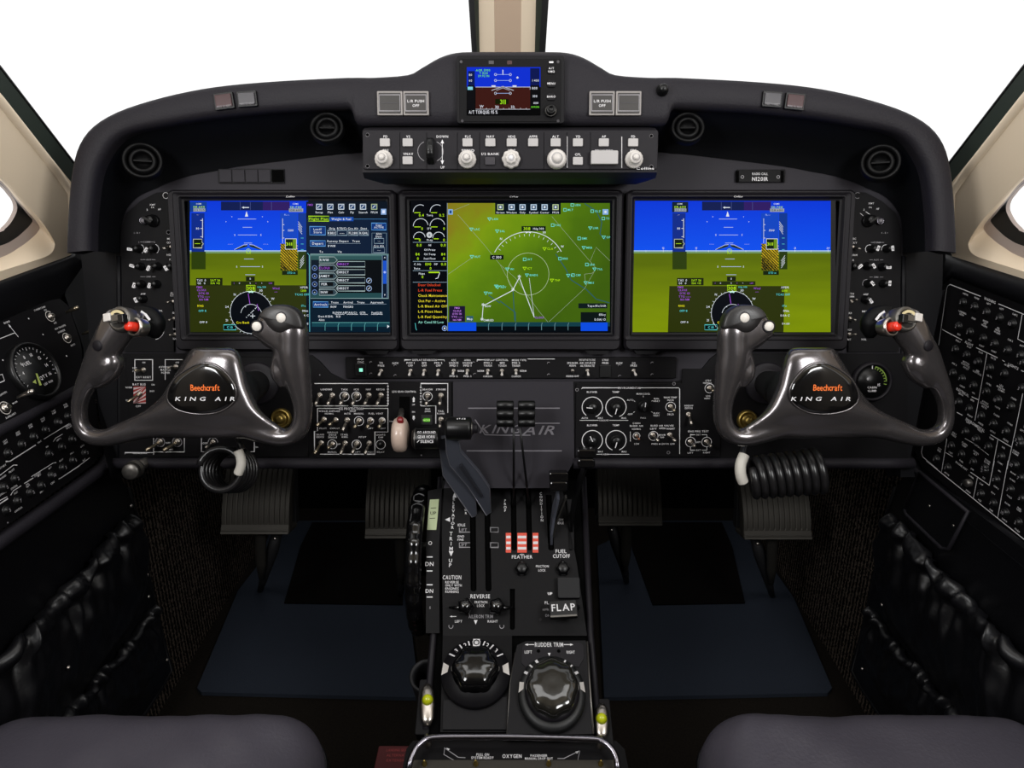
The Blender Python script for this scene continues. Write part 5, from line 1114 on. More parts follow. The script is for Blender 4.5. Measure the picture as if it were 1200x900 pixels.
for i in range(23):
    a = radians(205 - i * 10.5); r1 = .86; r2 = .74 if i % 3 == 0 else .80
    m.ribbon([(R * r1 * cos(a), R * r1 * sin(a)), (R * r2 * cos(a), R * r2 * sin(a))], .0008, M_white, .0062)
for a, tx in ((170, '4'), (136, '6'), (104, '8'), (70, '10'), (36, '12'), (2, '14'), (-30, '16')): m.text(R * .58 * cos(radians(a)), R * .58 * sin(radians(a)), .0062, tx, .0046, M_white)
m.text(-.008, .014, .0062, 'FUEL', .005, M_white); m.text(.006, -.012, .0062, 'QTY', .005, M_white); m.text(.008, -.022, .0062, 'LBS X100', .003, M_white)
m.build('dial_face', g)
m = MB(); m.add([(-.012, -.020, 0), (-.008, -.021, 0), (-.003, -.004, 0), (-.006, -.003, 0)], [(0, 1, 2, 3)], mat('needle_lime', 'a8b860', .5)); m.add([(-.020, -.012, 0), (-.015, -.016, 0), (-.012, -.010, 0)], [(0, 1, 2)], mat('needle_lime', 'a8b860', .5))
m.build('needle', g, 'pale lime needle', (0, 0, .008))
m = MB(); k = .004; m.lathe((0, 0), [(k, 0), (k, .002), (k * .8, .003), (k * .3, .003), (k * .3, .0015)], M_nickel, 14); m.build('screw', t, loc=fr.at(52, 344.5, .001))

# ================================================================== CIRCUIT BREAKER PANELS
def breaker_builder(tx):
    def f():
        m = MB(); m.lathe((0, 0), [(.0072, 0), (.0072, .0012), (.0062, .0018), (.0052, .0018), (.0050, .0044), (.0042, .0054)], M_knob, 18)
        m.text(0, 0, .0056, tx, .0046, M_grey, width=.005 if len(tx) > 1 else None)
        return [('circuit_breaker', m)]
    return f
def breakers(t, fr, L, V=None):
    for i, (x, y) in enumerate(L):
        tx = ('5', '7', '5', '3', '10', '2', '5', '1')[i % 8]
        stamp('cb' + tx, breaker_builder(tx), t, fr.at(x, y, .003))
fr = LW.sub(50, 520); t = thing('circuit_breaker_panel', 'black circuit breaker panel low on the left side wall below the fuel panel', 'breaker panel', fr)
b = plate(fr, ((-200, 640), (0, 509), (100, 455), (112, 470), (120, 530), (108, 545), (0, 622), (-200, 770)), M_black, -.004, .003)
d = Draw(b, fr, 0, 440, 7.5, .0032); e = Draw(b, fr, 0, 520, 6, .0032)
for x, y, tx in ((45, 575, 'LEFT|INPUT'), (155, 500, 'CROSS|FEED'), (265, 435, 'AUX|XFR'), (375, 378, 'ENG|INST'), (470, 312, 'STANDBY|PUMP'), (575, 255, 'FUEL|PRESS')): d.text(x, y, tx, 14, M_white, width=50)
d.line([(50, 752), (90, 755), (315, 612)], 5, M_white); d.text(348, 584, 'RIGHT', 14, M_white, width=48); d.line([(385, 560), (610, 422)], 5, M_white)
d.text(600, 440, 'FIREWALL|VALVE', 13, M_white, width=75); d.line([(468, 582), (490, 550), (550, 515)], 4, M_white)
d.text(515, 562, 'LEFT 1', 14, M_white); d.text(415, 625, 'NO', 14, M_white); d.text(722, 620, 'BUS 1', 13, M_white); d.text(632, 682, 'BUS 2', 13, M_white); d.text(538, 745, 'BUS 3', 13, M_white); d.text(440, 812, 'BAT', 13, M_white); d.text(740, 742, 'BAT', 14, M_white)
d.line([(540, 897), (720, 775), (790, 722)], 5, M_white); d.line([(275, 890), (470, 768), (495, 765)], 5, M_white); d.text(330, 870, 'DISPLAY', 15, M_white, width=80)
e.line([(-60, 310), (60, 235), (100, 148), (125, 150)], 0.1, M_hole); e.line([(0, 222), (95, 150), (122, 150)], 5, M_white); e.text(82, 190, 'PILOT', 13, M_white); e.text(20, 160, 'START', 13, M_white); e.text(100, 305, 'CONTROL', 14, M_white, width=66)
e.line([(75, 362), (95, 330), (150, 295)], 5, M_white); e.line([(170, 280), (235, 240)], 5, M_white); e.text(112, 345, 'FGC', 13, M_white); e.text(192, 285, 'PFD|TEST', 11, M_white); e.text(276, 222, 'MFD', 12, M_white); e.line([(412, 248), (430, 240), (560, 155)], 4, M_white)
e.text(295, 335, 'INST', 13, M_white); e.text(370, 275, 'CDU', 13, M_white); e.text(130, 462, 'CONTROL', 13, M_white, width=75); e.line([(-20, 410), (50, 372), (56, 385), (-20, 435)], 5, M_white); e.text(20, 350, 'AVIONICS', 13, M_white, width=70); e.text(20, 235, 'AUDIO', 13, M_white)
e.line([(40, 128), (70, 122), (250, 8)], 5, M_white); e.disc(55, 555, 6, M_grey, n=8)
b.build('face_plate', t)
breakers(t, fr, [(9, 531), (25, 521), (39, 512), (53, 504), (67, 495), (79, 488), (57, 532), (72, 524), (84, 515), (99, 531), (85, 539.5), (73, 548), (60, 557), (17, 561), (4, 571), (48, 569), (35, 577), (20, 587), (7, 598), (-12, 546), (-26, 556)])

fr = RW.sub(1150, 450); t = thing('circuit_breaker_panel', 'large black circuit breaker panel with white lined groups on the right side wall', 'breaker panel', fr)
b = plate(fr, ((1108, 333), (1116, 326), (1200, 358), (1330, 410), (1330, 760), (1200, 645), (1079, 545), (1072, 530), (1082, 480)), M_black, -.004, .003)
a = Draw(b, fr, 1040, 320, 7.5, .0032); c_ = Draw(b, fr, 1040, 430, 7.5, .0032); e = Draw(b, fr, 1040, 540, 7.5, .0032)
a.line([(450, 635), (520, 140), (530, 112), (552, 100), (820, 205)], 6, M_white); a.line([(975, 270), (1180, 355), (1450, 470)], 6, M_white)
a.text(900, 240, 'WARNING', 22, M_white, width=140); a.line([(480, 495), (655, 588)], 6, M_white); a.text(718, 622, 'FLIGHT', 22, M_white, width=100); a.line([(780, 655), (968, 745)], 6, M_white); a.line([(1185, 362), (1145, 580), (1260, 640)], 6, M_white)
a.line([(875, 700), (840, 900)], 6, M_white); a.text(1105, 820, 'LIGHTS', 22, M_white, width=120); a.line([(1010, 765), (1030, 778)], 5, M_white); a.line([(1175, 855), (1260, 895)], 5, M_white)
for x, y, tx in ((685, 185, 'HORN'), (785, 222, 'POWER'), (890, 270, 'LEFT'), (1003, 315, 'LEFT'), (1120, 365, 'CAB 2'), (658, 345, 'LANDING|GEAR'), (757, 400, 'PRES'), (862, 425, 'BLEED|AIR|WARN'), (975, 485, 'OIL|PRESS|WARN'), (628, 540, 'BUS'), (725, 590, 'BUS'), (828, 640, 'RIGHT'), (935, 690, 'RIGHT'), (1080, 590, 'CAB 2'), (620, 598, 'PFD 1'), (718, 650, 'FLAP'), (820, 698, 'FLAP'), (692, 790, 'MOTOR|CONTROL'), (930, 750, 'BUS TIE'), (588, 800, 'PFD 2'), (795, 860, 'IND|CONTROL'), (1050, 812, 'NO SMK'), (1180, 640, 'ATT'), (1170, 800, 'NORM')):
    a.text(x, y, tx, 15, M_white, width=58 if len(tx) > 4 and '|' not in tx else None)
c_.line([(855, 0), (768, 470)], 6, M_white); c_.line([(740, 262), (800, 290)], 6, M_white); c_.text(660, 222, 'ELECTRICAL', 22, M_white, width=160); c_.line([(1200, 180), (1130, 530), (1050, 900)], 6, M_white)
c_.line([(608, 398), (660, 425)], 6, M_white); c_.text(770, 510, 'ENVIRONMENTAL', 24, M_white, width=240); c_.line([(905, 595), (1090, 705)], 6, M_white); c_.line([(970, 640), (922, 900)], 6, M_white); c_.line([(522, 630), (480, 900)], 6, M_white); c_.line([(512, 752), (575, 790)], 5, M_white)
c_.line([(310, 690), (298, 750), (310, 790), (440, 900)], 6, M_white); c_.line([(680, 628), (760, 672)], 4, M_white); c_.line([(820, 720), (890, 775)], 4, M_white)
for x, y, tx in ((790, 675, 'CONTROL'),): c_.text(x, y + 20, tx, 14, M_white, width=80)
for x, y, tx in ((690, 12, 'PITOT'), (790, 40, 'IND'), (895, 80, 'FUEL PNL'), (1000, 165, 'LDG|BEACON'), (890, 152, 'CONTROL'), (1000, 210, 'COMPT'), (1110, 280, 'FLT RCRDR'), (858, 312, 'AVION|CONSOLE'), (850, 355, 'INSTR'), (968, 358, 'INSTR'), (658, 172, 'CONT'), (758, 230, 'OIL'), (958, 425, 'CABIN'), (1075, 500, 'AVIONICS'), (645, 240, 'GENERATOR'), (745, 292, 'GEN'), (725, 430, 'RIGHT'), (820, 500, 'INVERTER'), (925, 570, 'LIGHTS'), (710, 490, 'LEFT'), (812, 560, 'PRESS'), (915, 630, 'TEMP'), (588, 585, 'OXY|PRESS'), (460, 720, 'CKT|BKR'), (678, 675, 'CABIN|TEMP'), (778, 750, 'CABIN|ALT'), (880, 825, 'COND|BLWR'), (555, 755, 'LEFT'), (650, 830, 'FUEL'), (1020, 710, 'NO'), (990, 845, 'COMM 1'), (1040, 645, 'READ'), (1130, 745, 'AUDIO|COMM'), (1185, 560, 'LEFT')):
    c_.text(x, y, tx, 15, M_white, width=62 if len(tx) > 5 and '|' not in tx else None)
e.line([(340, 0), (1200, 690), (1450, 880)], 7, M_white); e.line([(490, 0), (475, 100)], 5, M_white); e.line([(790, 150), (755, 330)], 5, M_white); e.line([(730, 100), (895, 215), (940, 0)], 6, M_white); e.line([(1060, 0), (968, 500)], 6, M_white); e.text(650, 45, 'ENGINE INST', 18, M_white, width=150)
for x, y, tx in ((745, 75, 'DIM'), (848, 150, 'LO'), (985, 90, 'NO'), (735, 140, 'POWER'), (710, 270, 'DIMMER'), (825, 205, 'CAP'), (810, 348, 'ADF'), (930, 285, 'NAV'), (955, 232, 'CDM 2'), (912, 435, 'DME'), (1055, 380, 'BLOWER'), (1028, 520, 'CHECK'), (1140, 610, 'WSHLD'), (1070, 315, 'WSHLD'), (1105, 110, 'BRAKE'), (1098, 170, 'BUSES'), (1160, 420, 'FUEL|VENT'), (522, 115, 'MOTOR')): e.text(x, y, tx, 14, M_white, width=62 if len(tx) > 4 and '|' not in tx else None)
b.build('face_plate', t)
LB = [a.px(x, y) for x, y in ((670, 258), (770, 298), (875, 345), (990, 395), (1105, 445), (630, 468), (730, 520), (845, 575), (945, 622), (1060, 680), (600, 672), (700, 722), (800, 782), (580, 880), (905, 835), (1030, 885), (1175, 725))]
LB += [c_.px(x, y) for x, y in ((660, 105), (760, 165), (872, 218), (975, 290), (1090, 348), (630, 310), (722, 368), (828, 432), (935, 500), (1045, 568), (690, 570), (785, 635), (890, 702), (565, 695), (655, 770), (758, 835), (1005, 788), (435, 810), (1160, 640), (1120, 860), (860, 885))]
LB += [e.px(x, y) for x, y in ((535, 60), (680, 205), (825, 290), (935, 372), (960, 165), (1085, 250), (1040, 455), (1155, 540), (1190, 330), (1130, 40), (860, 85), (1180, 150))]
LB += [(1200, 425), (1198, 455), (1206, 500), (1196, 520), (1208, 545)]
breakers(t, fr, LB)
k = .006; m = MB(); m.lathe((0, 0), [(k, 0), (k, .006), (k * .8, .008)], M_alu, 14); m.build('knob', t, 'metal dimmer knob', fr.at(1137, 566, .004))
# ================================================================== SIDE WALL LINERS (black leathered lower walls, pockets)
def wall_fill(mir):
    """sill, bands between the wall panels and the leathered lower wall"""
    S = 1 if mir else -1
    t = thing('wall_liner', 'black leather lined %s side wall with padded rails and gathered map pockets' % ('right' if mir else 'left'), 'wall lining', LR if mir else LL)
    M0 = (LR if mir else LL).M().inverted()
    def W3(fr, x, y, w=0.): return M0 @ fr.wp(x, y, w)
    b = MB()
    if not mir:
        # dark sill ledge and upper band down to the fuel panel
        A = [(-420, 452), (-200, 390), (0, 329), (75, 302), (88, 297)]; B = [(-420, 510), (-200, 450), (0, 345), (78, 318), (100, 308)]
        C = [(-420, 560), (-200, 480), (0, 376), (57, 352), (72, 348)]; 
        f1, f2 = UL, FWL
        r = [[W3(UL, x, y, -.012) for x, y in A], [W3(UL, x, y, .006) for x, y in A], [W3(UL, x, y + 4, .012) for x, y in A], [W3(FWL, x, y, .012) for x, y in B], [W3(FWL, x, y, .004) for x, y in C], [W3(FWL, x, y + 3, -.004) for x, y in C]]
        b.loft(r, M_black2, True, closed=False)
        # corner between fuel panel and instrument panel
        b.loft([[W3(FWL, x, y, -.006) for x, y in ((88, 297), (76, 346), (94, 395), (98, 410), (98, 452), (114, 470), (122, 530), (130, 560))],
                [W3(FWL if y < 455 else LW, x, y, -.006) for x, y in ((165, 296), (165, 346), (165, 395), (165, 410), (165, 452), (168, 470), (170, 530), (170, 560))]], M_black2, True, closed=False)
        # rail between fuel and breaker panels
        P = [(-200, 615), (0, 504), (50, 478), (96, 452)]
        b.tube([W3(LW, x, y, .000) for x, y in P], .008, M_pad, 10)
        P = [(-260, 830), (0, 634), (60, 592), (118, 550), (128, 535)]
        b.tube([W3(LW, x, y, -.004) for x, y in P], .010, M_pad, 12)
        lowP = P; fr = LW
    else:
        A = [(1620, 452), (1400, 390), (1200, 327), (1118, 301), (1108, 298)]; C = [(1620, 540), (1400, 432), (1200, 354), (1116, 322), (1104, 332)]
        r = [[W3(UR, x, y, -.012) for x, y in A], [W3(UR, x, y, .008) for x, y in A], [W3(UR, x, y + 5, .014) for x, y in A], [W3(RW, x, y - 4, .010) for x, y in C], [W3(RW, x, y + 3, -.004) for x, y in C]]
        b.loft(r, M_black2, True, closed=False)
        b.loft([[W3(RW, x, y, -.006) for x, y in ((1108, 297), (1108, 330), (1080, 480), (1070, 532), (1080, 548))],
                [W3(RW, x, y, -.006) for x, y in ((1030, 296), (1030, 330), (1030, 480), (1030, 532), (1040, 560))]], M_black2, True, closed=False)
        P = [(1103, 340), (1093, 400), (1069, 520), (1067, 538), (1094, 570), (1200, 655), (1420, 843)]
        b.tube([W3(RW, x, y, -.006) for x, y in catmull(P, 4)], .009, M_pad, 12)
        P = [(1098, 568), (1200, 652), (1420, 840)]; lowP = P[::-1]; fr = RW
    b.build('upper_rails', t)
    # leathered lower wall with its forward edge
    F = LR if mir else LL
    g = mirx if mir else (lambda q: q)
    E = g([(150, 572), (162, 610), (172, 665), (186, 730), (201, 785), (190, 806), (166, 842), (140, 880), (100, 940)])
    b = MB(); edge = [W3(F, x, y, 0) for x, y in E]
    topc = [W3(fr, x, y, -.012) for x, y in lowP]
    outl = [Vector((p.x, p.y, 0)) for p in edge]
    T_ = [Vector((p.x, p.y, 0)) for p in topc]
    # panel as a vertical plate whose top tucks below the rail
    far = W3(F, g([(-260, 1150)])[0][0], 1150, 0)
    top1 = W3(F, *g([(128, 545)])[0]); top0 = W3(F, *g([(-260, 840)])[0])
    L = [tuple(top1)[:2]] + [tuple(p)[:2] for p in edge] + [tuple(far)[:2], tuple(top0)[:2]]
    # subdivided sheet for gentle padding
    if mir: L = L
    ar = sum(L[i][0] * L[(i + 1) % len(L)][1] - L[(i + 1) % len(L)][0] * L[i][1] for i in range(len(L)))
    b.poly(L if ar > 0 else L[::-1], M_leath, -.012, 0)
    b.loft([[W3(fr, x, y, -.010) for x, y in lowP], [W3(F, x, y + 14, .002) for x, y in lowP]], M_black2, True, closed=False)
    b.tube([(p.x, p.y, 0) for p in edge], .0035, M_black2, 8)
    b.build('leather_panel', t)
    # gathered pockets
    def pocket(top, bot, amp, seed, n=150, m=34):
        mb = MB(); rs = []; tt = catmull(g(top), 8); bb = catmull(g(bot), 8)
        def samp(P, f):
            k = f * (len(P) - 1); i = min(int(k), len(P) - 2); q = k - i; return (P[i][0] * (1 - q) + P[i + 1][0] * q, P[i][1] * (1 - q) + P[i + 1][1] * q)
        rows = []
        for j in range(m + 1):
            v = j / m; row = []
            for i in range(n + 1):
                f = i / n
                a = W3(F, *samp(tt, f)); c = W3(F, *samp(bb, f)); p = a.lerp(c, v)
                ph = f * 52 + 5.5 * mnoise(Vector((f * 7, seed, v * 1.6)))
                fold = sin(ph + .9 * sin(f * 9 + seed)) * (1 - v) ** 1.2 * (.55 + .9 * abs(mnoise(Vector((f * 6, 2.2, seed))))) + 1.5 * mnoise(Vector((f * 11 + v * 5 + seed, v * 3 - f * 3, 1.3))) + .6 * mnoise(Vector((f * 26 + seed, v * 8, 4.3)))
                bulge = sin(pi * min(v * 1.05 + .04, 1)) ** .6
                w = .004 + bulge * .022 + amp * fold * (.25 + .6 * (1 - v)) * min(1, (1 - v) * 4) 
                if v < .12:  # elastic rim rolled outwards
                    q = v / .12; w = .010 + .018 * sin(pi * (.15 + .6 * q)) + amp * .9 * fold; p.y += .006 * sin(ph) * (1 - q)
                p.z = max(w, .002); 
                p.x += .006 * mnoise(Vector((f * 8, v * 4, seed + 5))); row.append(p)
            rows.append(row)
        back = []
        for p in rows[0]: q = p.copy(); q.z = max(p.z - .012, .001); q.y -= .008; back.append(q)
        mb.loft([back] + rows, M_leath, True, closed=False)
        return mb
    pocket([(147, 603), (134, 612), (112, 632), (96, 652), (75, 676), (50, 702), (25, 727), (0, 748), (-60, 800)],
           [(168, 700), (158, 730), (138, 762), (112, 800), (85, 840), (55, 890), (20, 950), (-20, 1010), (-80, 1090)], .011, 2.1).build('map_pocket', t)
    pocket([(167, 712), (157, 728), (142, 748), (130, 762), (112, 776), (98, 795), (82, 812), (66, 830), (40, 862)],
           [(182, 775), (176, 795), (168, 815), (150, 842), (135, 862), (118, 884), (100, 905), (82, 930), (60, 960)], .008, 7.7, 110, 26).build('map_pocket', t)
    # snap studs
    for x, y in g([(153.5, 593), (172.5, 674), (174, 699.5), (195.5, 773.5), (80, 782.5)] if not mir else [(156, 606), (156, 686), (165, 709), (188.5, 784)]):
        m = MB(); m.lathe((0, 0), [(.0035, 0), (.0034, .001), (.0024, .0026), (.001, .0032)], M_nickel, 14); m.build('snap_stud', t, loc=M0 @ F.wp(x, y, .003 if x != 80 else .034))
    if mir:
        b = MB(); Q4 = [(1078, 553), (1134, 600), (1112, 643), (1104, 643), (1062, 603), (1060, 596)]
        q = [tuple(W3(F, x, y, .006))[:2] for x, y in Q4]; ar = sum(q[i][0] * q[(i + 1) % 6][1] - q[(i + 1) % 6][0] * q[i][1] for i in range(6)); q = q if ar > 0 else q[::-1]
        b.poly(q, M_black2, 0, .006); b.tube([(x, y, .006) for x, y in q] + [(q[0][0], q[0][1], .006)], .0032, M_pad, 8)
        for x, y in ((1089, 593), (1117, 616)): p = W3(F, x, y, .006); b.lathe((p.x, p.y, p.z), [(.0022, 0), (.0016, .001)], M_nickel, 10)
        b.build('cover_plate', t)
wall_fill(False); wall_fill(True)

# ================================================================== CONTROL YOKES
def remeshed(mb, voxel, it=6):
    me = mb.mesh('tmp'); o = bpy.data.objects.new('tmp', me); COL.objects.link(o)
    r = o.modifiers.new('r', 'REMESH'); r.mode = 'VOXEL'; r.voxel_size = voxel; r.use_smooth_shade = True
    s = o.modifiers.new('s', 'SMOOTH'); s.factor = .6; s.iterations = it
    dg = bpy.context.evaluated_depsgraph_get(); res = bpy.data.meshes.new_from_object(o.evaluated_get(dg))
    V = [tuple(v.co) for v in res.vertices]; Fs = [tuple(p.vertices) for p in res.polygons]
    bpy.data.objects.remove(o); bpy.data.meshes.remove(me); bpy.data.meshes.remove(res)
    return V, Fs
KY = YF.s(250, 455)
def yp(x, y, w=0.): return YF.at(x, y, w * KY)
def body_mb():
    b = MB()
    def et(P, seg=24, sub=6):
        P = catmull(P, sub); b.tube([yp(p[0], p[1], p[2]) for p in P], [(p[3] * KY, p[4] * KY) for p in P], M_yoke, seg, up=(0, 0, 1))
    # hub, horizontal cross sections from the shoulders down to the bar
    rows = [(407.5, 229, 271, 6), (409, 224, 276, 11), (413, 221, 280, 15), (420, 217, 283, 18), (430, 210.5, 286, 20), (441, 204, 289, 21), (452, 197, 292, 22), (463, 190, 296.5, 22.5), (473, 181, 301, 22.5), (481, 170, 306, 22), (488, 156, 313, 20), (495, 140, 322, 17), (501, 128, 330, 14.5), (506, 140, 326, 12), (510.5, 165, 315, 10), (513.5, 185, 300, 6)]
    rows = catmull(rows, 4); rr = []
    for y, xl, xr, dp in rows:
        ring = []
        for a in range(48):
            t = 2 * pi * a / 48; c_, s_ = cos(t), sin(t); e_ = 2 / 2.7
            ring.append(yp((xl + xr) / 2 + (xr - xl) / 2 * math.copysign(abs(c_) ** e_, c_), y, dp * math.copysign(abs(s_) ** e_, s_)))
        rr.append(ring)
    b.loft(rr, M_yoke, cap0=True, cap1=True)
    # lower bar and the two horns
    et([(240, 497, 0, 13, 15), (205, 498, 0, 14, 15), (170, 501, 0, 13.5, 14), (145, 508, 0, 12, 13), (122, 513, 0, 10.5, 12), (105, 510, 0, 9.5, 11), (96, 500, 0, 8.5, 11), (93, 484, 0, 8, 11), (95, 466, 1, 9, 12), (102, 449, 2, 11.5, 13), (111, 433, 3, 15, 14), (119, 417, 4, 17.5, 15), (127, 403, 5, 18, 16), (135, 389, 6, 19.5, 15), (142, 377, 7, 20, 13), (147, 368, 7, 15, 9)], 28)
    et([(112, 450, 0, 9, 10), (122, 437, 3, 15, 14), (132, 425, 5, 14, 14), (139, 417, 5, 8, 9)], 20)   # finger swell
    et([(140, 378, 2, 17, 16), (155, 378, 4, 16, 15), (168, 380, 4, 12, 12)], 20)
    et([(240, 497, 0, 13, 15), (280, 499, 0, 13, 14), (305, 506, 0, 12.5, 13), (325, 512, 0, 11, 12), (341, 511, 0, 10.5, 12), (351, 502, 0, 11, 12), (355, 487, 0, 11, 12), (354, 468, 1, 12, 13), (350, 450, 2, 15, 14), (346, 432, 3, 18, 15), (343, 416, 4, 19, 15), (343, 402, 4, 19, 15), (342, 388, 5, 19, 14), (337, 378, 5, 19, 12)], 28)
    et([(334, 452, 0, 7, 8), (329, 438, 2, 12, 11), (326, 428, 2, 9, 9), (330, 414, 2, 9, 10)], 20)
    et([(330, 404, 3, 12, 12), (318, 394, 4, 10, 10), (306, 387, 5, 11.5, 9), (301, 383, 6, 11.5, 7)], 20)
    et([(326, 384, 3, 24, 12), (330, 380, 3, 27, 12), (332, 374, 3, 24, 11)], 24)
    b.loft([[yp(326 + r * cos(a * pi / 12), 384 - r * sin(a * pi / 12), w) for a in range(24)] for r, w in ((20, -10), (26, -8), (27, 6), (23, 13), (12, 15))], M_yoke, cap0=True, cap1=True)
    return b
YV, YFc = remeshed(body_mb(), .0019, 22)
BADGE = [(195, 467), (197, 456), (204, 444), (213.5, 436), (224, 429.5), (234, 426), (246, 426), (256, 430), (264, 437), (271, 446), (275, 454), (276.5, 463), (273, 472), (266, 478), (256, 483), (246, 485), (232, 485.5), (218, 483.5), (207, 480), (199, 474)]
def make_yoke(mir):
    fr = YR if mir else YF
    t = thing('control_yoke', 'glossy dark control yoke in front of the %s display' % ('right' if mir else 'left'), 'control yoke', fr)
    sx = -1 if mir else 1
    def add(mb, name, label=None, parent=None):
        if mir:
            mb.v = [(-x, y, z) for x, y, z in mb.v]; mb.f = [f[::-1] for f in mb.f]
        return mb.build(name, parent or t, label)
    m = MB(); m.add(YV, YFc, M_yoke, True); add(m, 'yoke_body')
    # badge following the hub's convex front
    def front(p): # height of the hub front at local x,y
        return 0
    m = MB(); L = catmull([tuple(yp(x, y, 23)) for x, y in BADGE], 3, True); c = Vector((sum(p[0] for p in L) / len(L), sum(p[1] for p in L) / len(L), 0))
    def ring(s_, z): return [((p[0] - c.x) * s_ + c.x, (p[1] - c.y) * s_ + c.y, z * KY) for p in L]
    m.loft([ring(1.03, 14), ring(1.03, 22.0), ring(1.0, 23.2), ring(.975, 22.4)], M_yoke, True, cap1=False)
    m.loft([ring(.975, 22.4), ring(.95, 22.8), ring(.93, 23.6), ring(.8, 24.4), ring(.5, 25.2), ring(.2, 25.5)], M_badge, True, cap1=True)
    add(m, 'badge')
    w = MB(); zt = 26.3 * KY
    cx = c.x * sx; bb = Vector((cx, c.y, 0))
    w.text(bb.x + 4 * KY * (1), bb.y + 4 * KY, zt - .0002, 'Beechcraft', 7.0 * KY, M_orange, width=33 * KY, gap=.05)
    w.text(bb.x + 3 * KY * sx, bb.y - 9 * KY, zt - .0008, 'K I N G   A I R', 4.6 * KY, M_white, width=68 * KY, ital=.25)
    w.build('badge_lettering', t)
    # column
    m = MB(); a = yp(262, 468, -8); e = fr.M().inverted() @ MAIN.wp(302 if not mir else 1200 - 302, 449, .006)
    if mir: e.x = -e.x
    m.tube([a, a.lerp(e, .5), e], [(.034), (.026), (.020)], M_rub, 24); m.tube([yp(262, 462, -20), yp(266, 462, -14), yp(262, 470, -2)], [.02, .04, .036], M_rub, 24)
    add(m, 'column')
    m = MB(); m.lathe(tuple(e), [(25 * KY * 1.2, 0), (25 * KY * 1.2, .004), (23 * KY * 1.2, .006), (18 * KY * 1.2, .006), (17 * KY * 1.2, .010), (15 * KY * 1.2, .010)], M_bezel, 36); add(m, 'column_collar')
    # left grip: trim switch housing, red button, hinge button, back cap
    m = MB(); c0 = yp(141, 374, 20); X = Matrix.Translation(c0) @ Matrix.Rotation(radians(-10), 4, 'X') @ Matrix.Rotation(radians(-12), 4, 'Y')
    m.lathe((0, 0), [(14.5 * KY, -.014), (14.5 * KY, .001), (13 * KY, .0035), (10.5 * KY, .004), (9.5 * KY, .0015)], M_alu, 30, X=X); p = add(m, 'trim_switch')
    m = MB(); m.pad((0, 0), 16 * KY, 8 * KY, M_alu, .002, .010, .002, .001, X=X, rot=radians(8)); m.pad((-9 * KY, 1 * KY), 9 * KY, 9 * KY, M_kwhite, .004, .012, .001, .0008, X=X, rot=radians(8)); m.pad((9 * KY, -1 * KY), 7 * KY, 10 * KY, M_knob, .004, .012, .001, .0008, X=X, rot=radians(8)); add(m, 'switch_rocker', None, p)
    m = MB(); m.ribbon([(c0.x + 8.5 * KY * cos(radians(a)), c0.y + 9 * KY * sin(radians(a)), c0.z + .0065) for a in range(40, 150, 12)], 3 * KY, mat('cream_print', 'c8b98c', .5)); add(m, 'switch_legend', None, p)
    m = MB(); c1 = yp(158, 383, 16); X = Matrix.Translation(c1) @ Matrix.Rotation(radians(-8), 4, 'X') @ Matrix.Rotation(radians(-16), 4, 'Y')
    m.lathe((0, 0), [(10 * KY, -.014), (11.5 * KY, 0), (10.4 * KY, .003), (8.4 * KY, .003), (7.6 * KY, -.001)], M_nickel, 26, X=X, cap1=False); q = add(m, 'button_ring', 'bright metal button ring')
    m = MB(); m.lathe((0, 0), [(5.4 * KY, -.003), (5.6 * KY, .008), (5.4 * KY, .011), (4.2 * KY, .013), (1 * KY, .0135)], M_red, 22, X=X); add(m, 'red_button', 'bright red push button', q)
    m = MB(); c2 = yp(114, 405, 19.5); X = Matrix.Translation(c2) @ Matrix.Rotation(radians(-16), 4, 'Y'); m.lathe((0, 0), [(6.5 * KY, -.004), (6.4 * KY, .0006), (5.6 * KY, .0016), (1 * KY, .0018)], M_bezel, 24, X=X); add(m, 'grip_button')
    m = MB(); P = catmull([(158, 363, -10, 5, 6), (168, 366, -12, 9, 9), (176, 372, -13, 13, 11), (180, 381, -14, 14, 12), (182, 390, -14, 9, 9), (182, 396, -14, 4, 5)], 5)
    m.tube([yp(p_[0], p_[1], p_[2]) for p_ in P], [(p_[3] * KY, p_[4] * KY) for p_ in P], mat('cap_black', '050506', .5, spec=.15), 24, up=(0, 0, 1)); add(m, 'grip_back_cap')
    m = MB(); P = [(166, 363), (172, 367), (176.5, 373)]; m.ribbon([tuple(yp(x - 1, y + 2, 2)) for x, y in P], 3.0 * KY, M_white); add(m, 'grip_legend')
    # right grip: cap with two pale buttons
    m = MB(); CP_ = [(304, 371), (308, 364), (316, 359), (327, 357), (340, 359), (350, 366), (355, 376), (356, 385), (350, 385), (343, 386), (336, 389), (328, 390), (320, 387), (314, 381), (309, 374)]
    L = catmull([tuple(yp(x, y, 14)) for x, y in CP_], 3, True); c_ = Vector((sum(p[0] for p in L) / len(L), sum(p[1] for p in L) / len(L), 0))
    def rg(s_, z): return [((p[0] - c_.x) * s_ + c_.x, (p[1] - c_.y) * s_ + c_.y, z * KY) for p in L]
    m.loft([rg(1, 2), rg(1.0, 15), rg(.96, 17.5), rg(.88, 18.8), rg(.5, 20), rg(.2, 20.3)], mat('cap_satin', '1e1c1c', .4), True, cap1=True); add(m, 'grip_cap')
    for x, y, w_, nm in ((329.5, 372.5, 19.4, 'push_button'), (301, 382.5, 14.5, 'push_button')):
        m = MB(); p_ = yp(x, y, w_)
        m.lathe(tuple(p_), [(7.2 * KY, -.003), (7.2 * KY, .0004), (6 * KY, .001), (5.8 * KY, -.0005)], M_bezel, 24, cap1=False)
        m.lathe(tuple(p_), [(5.4 * KY, -.002), (5.4 * KY, .0012), (4.8 * KY, .0020), (1 * KY, .0023)], mat('button_pale', 'd8d2ca', .4), 24); add(m, nm, 'pale round push button')
    return t
make_yoke(False); make_yoke(True)

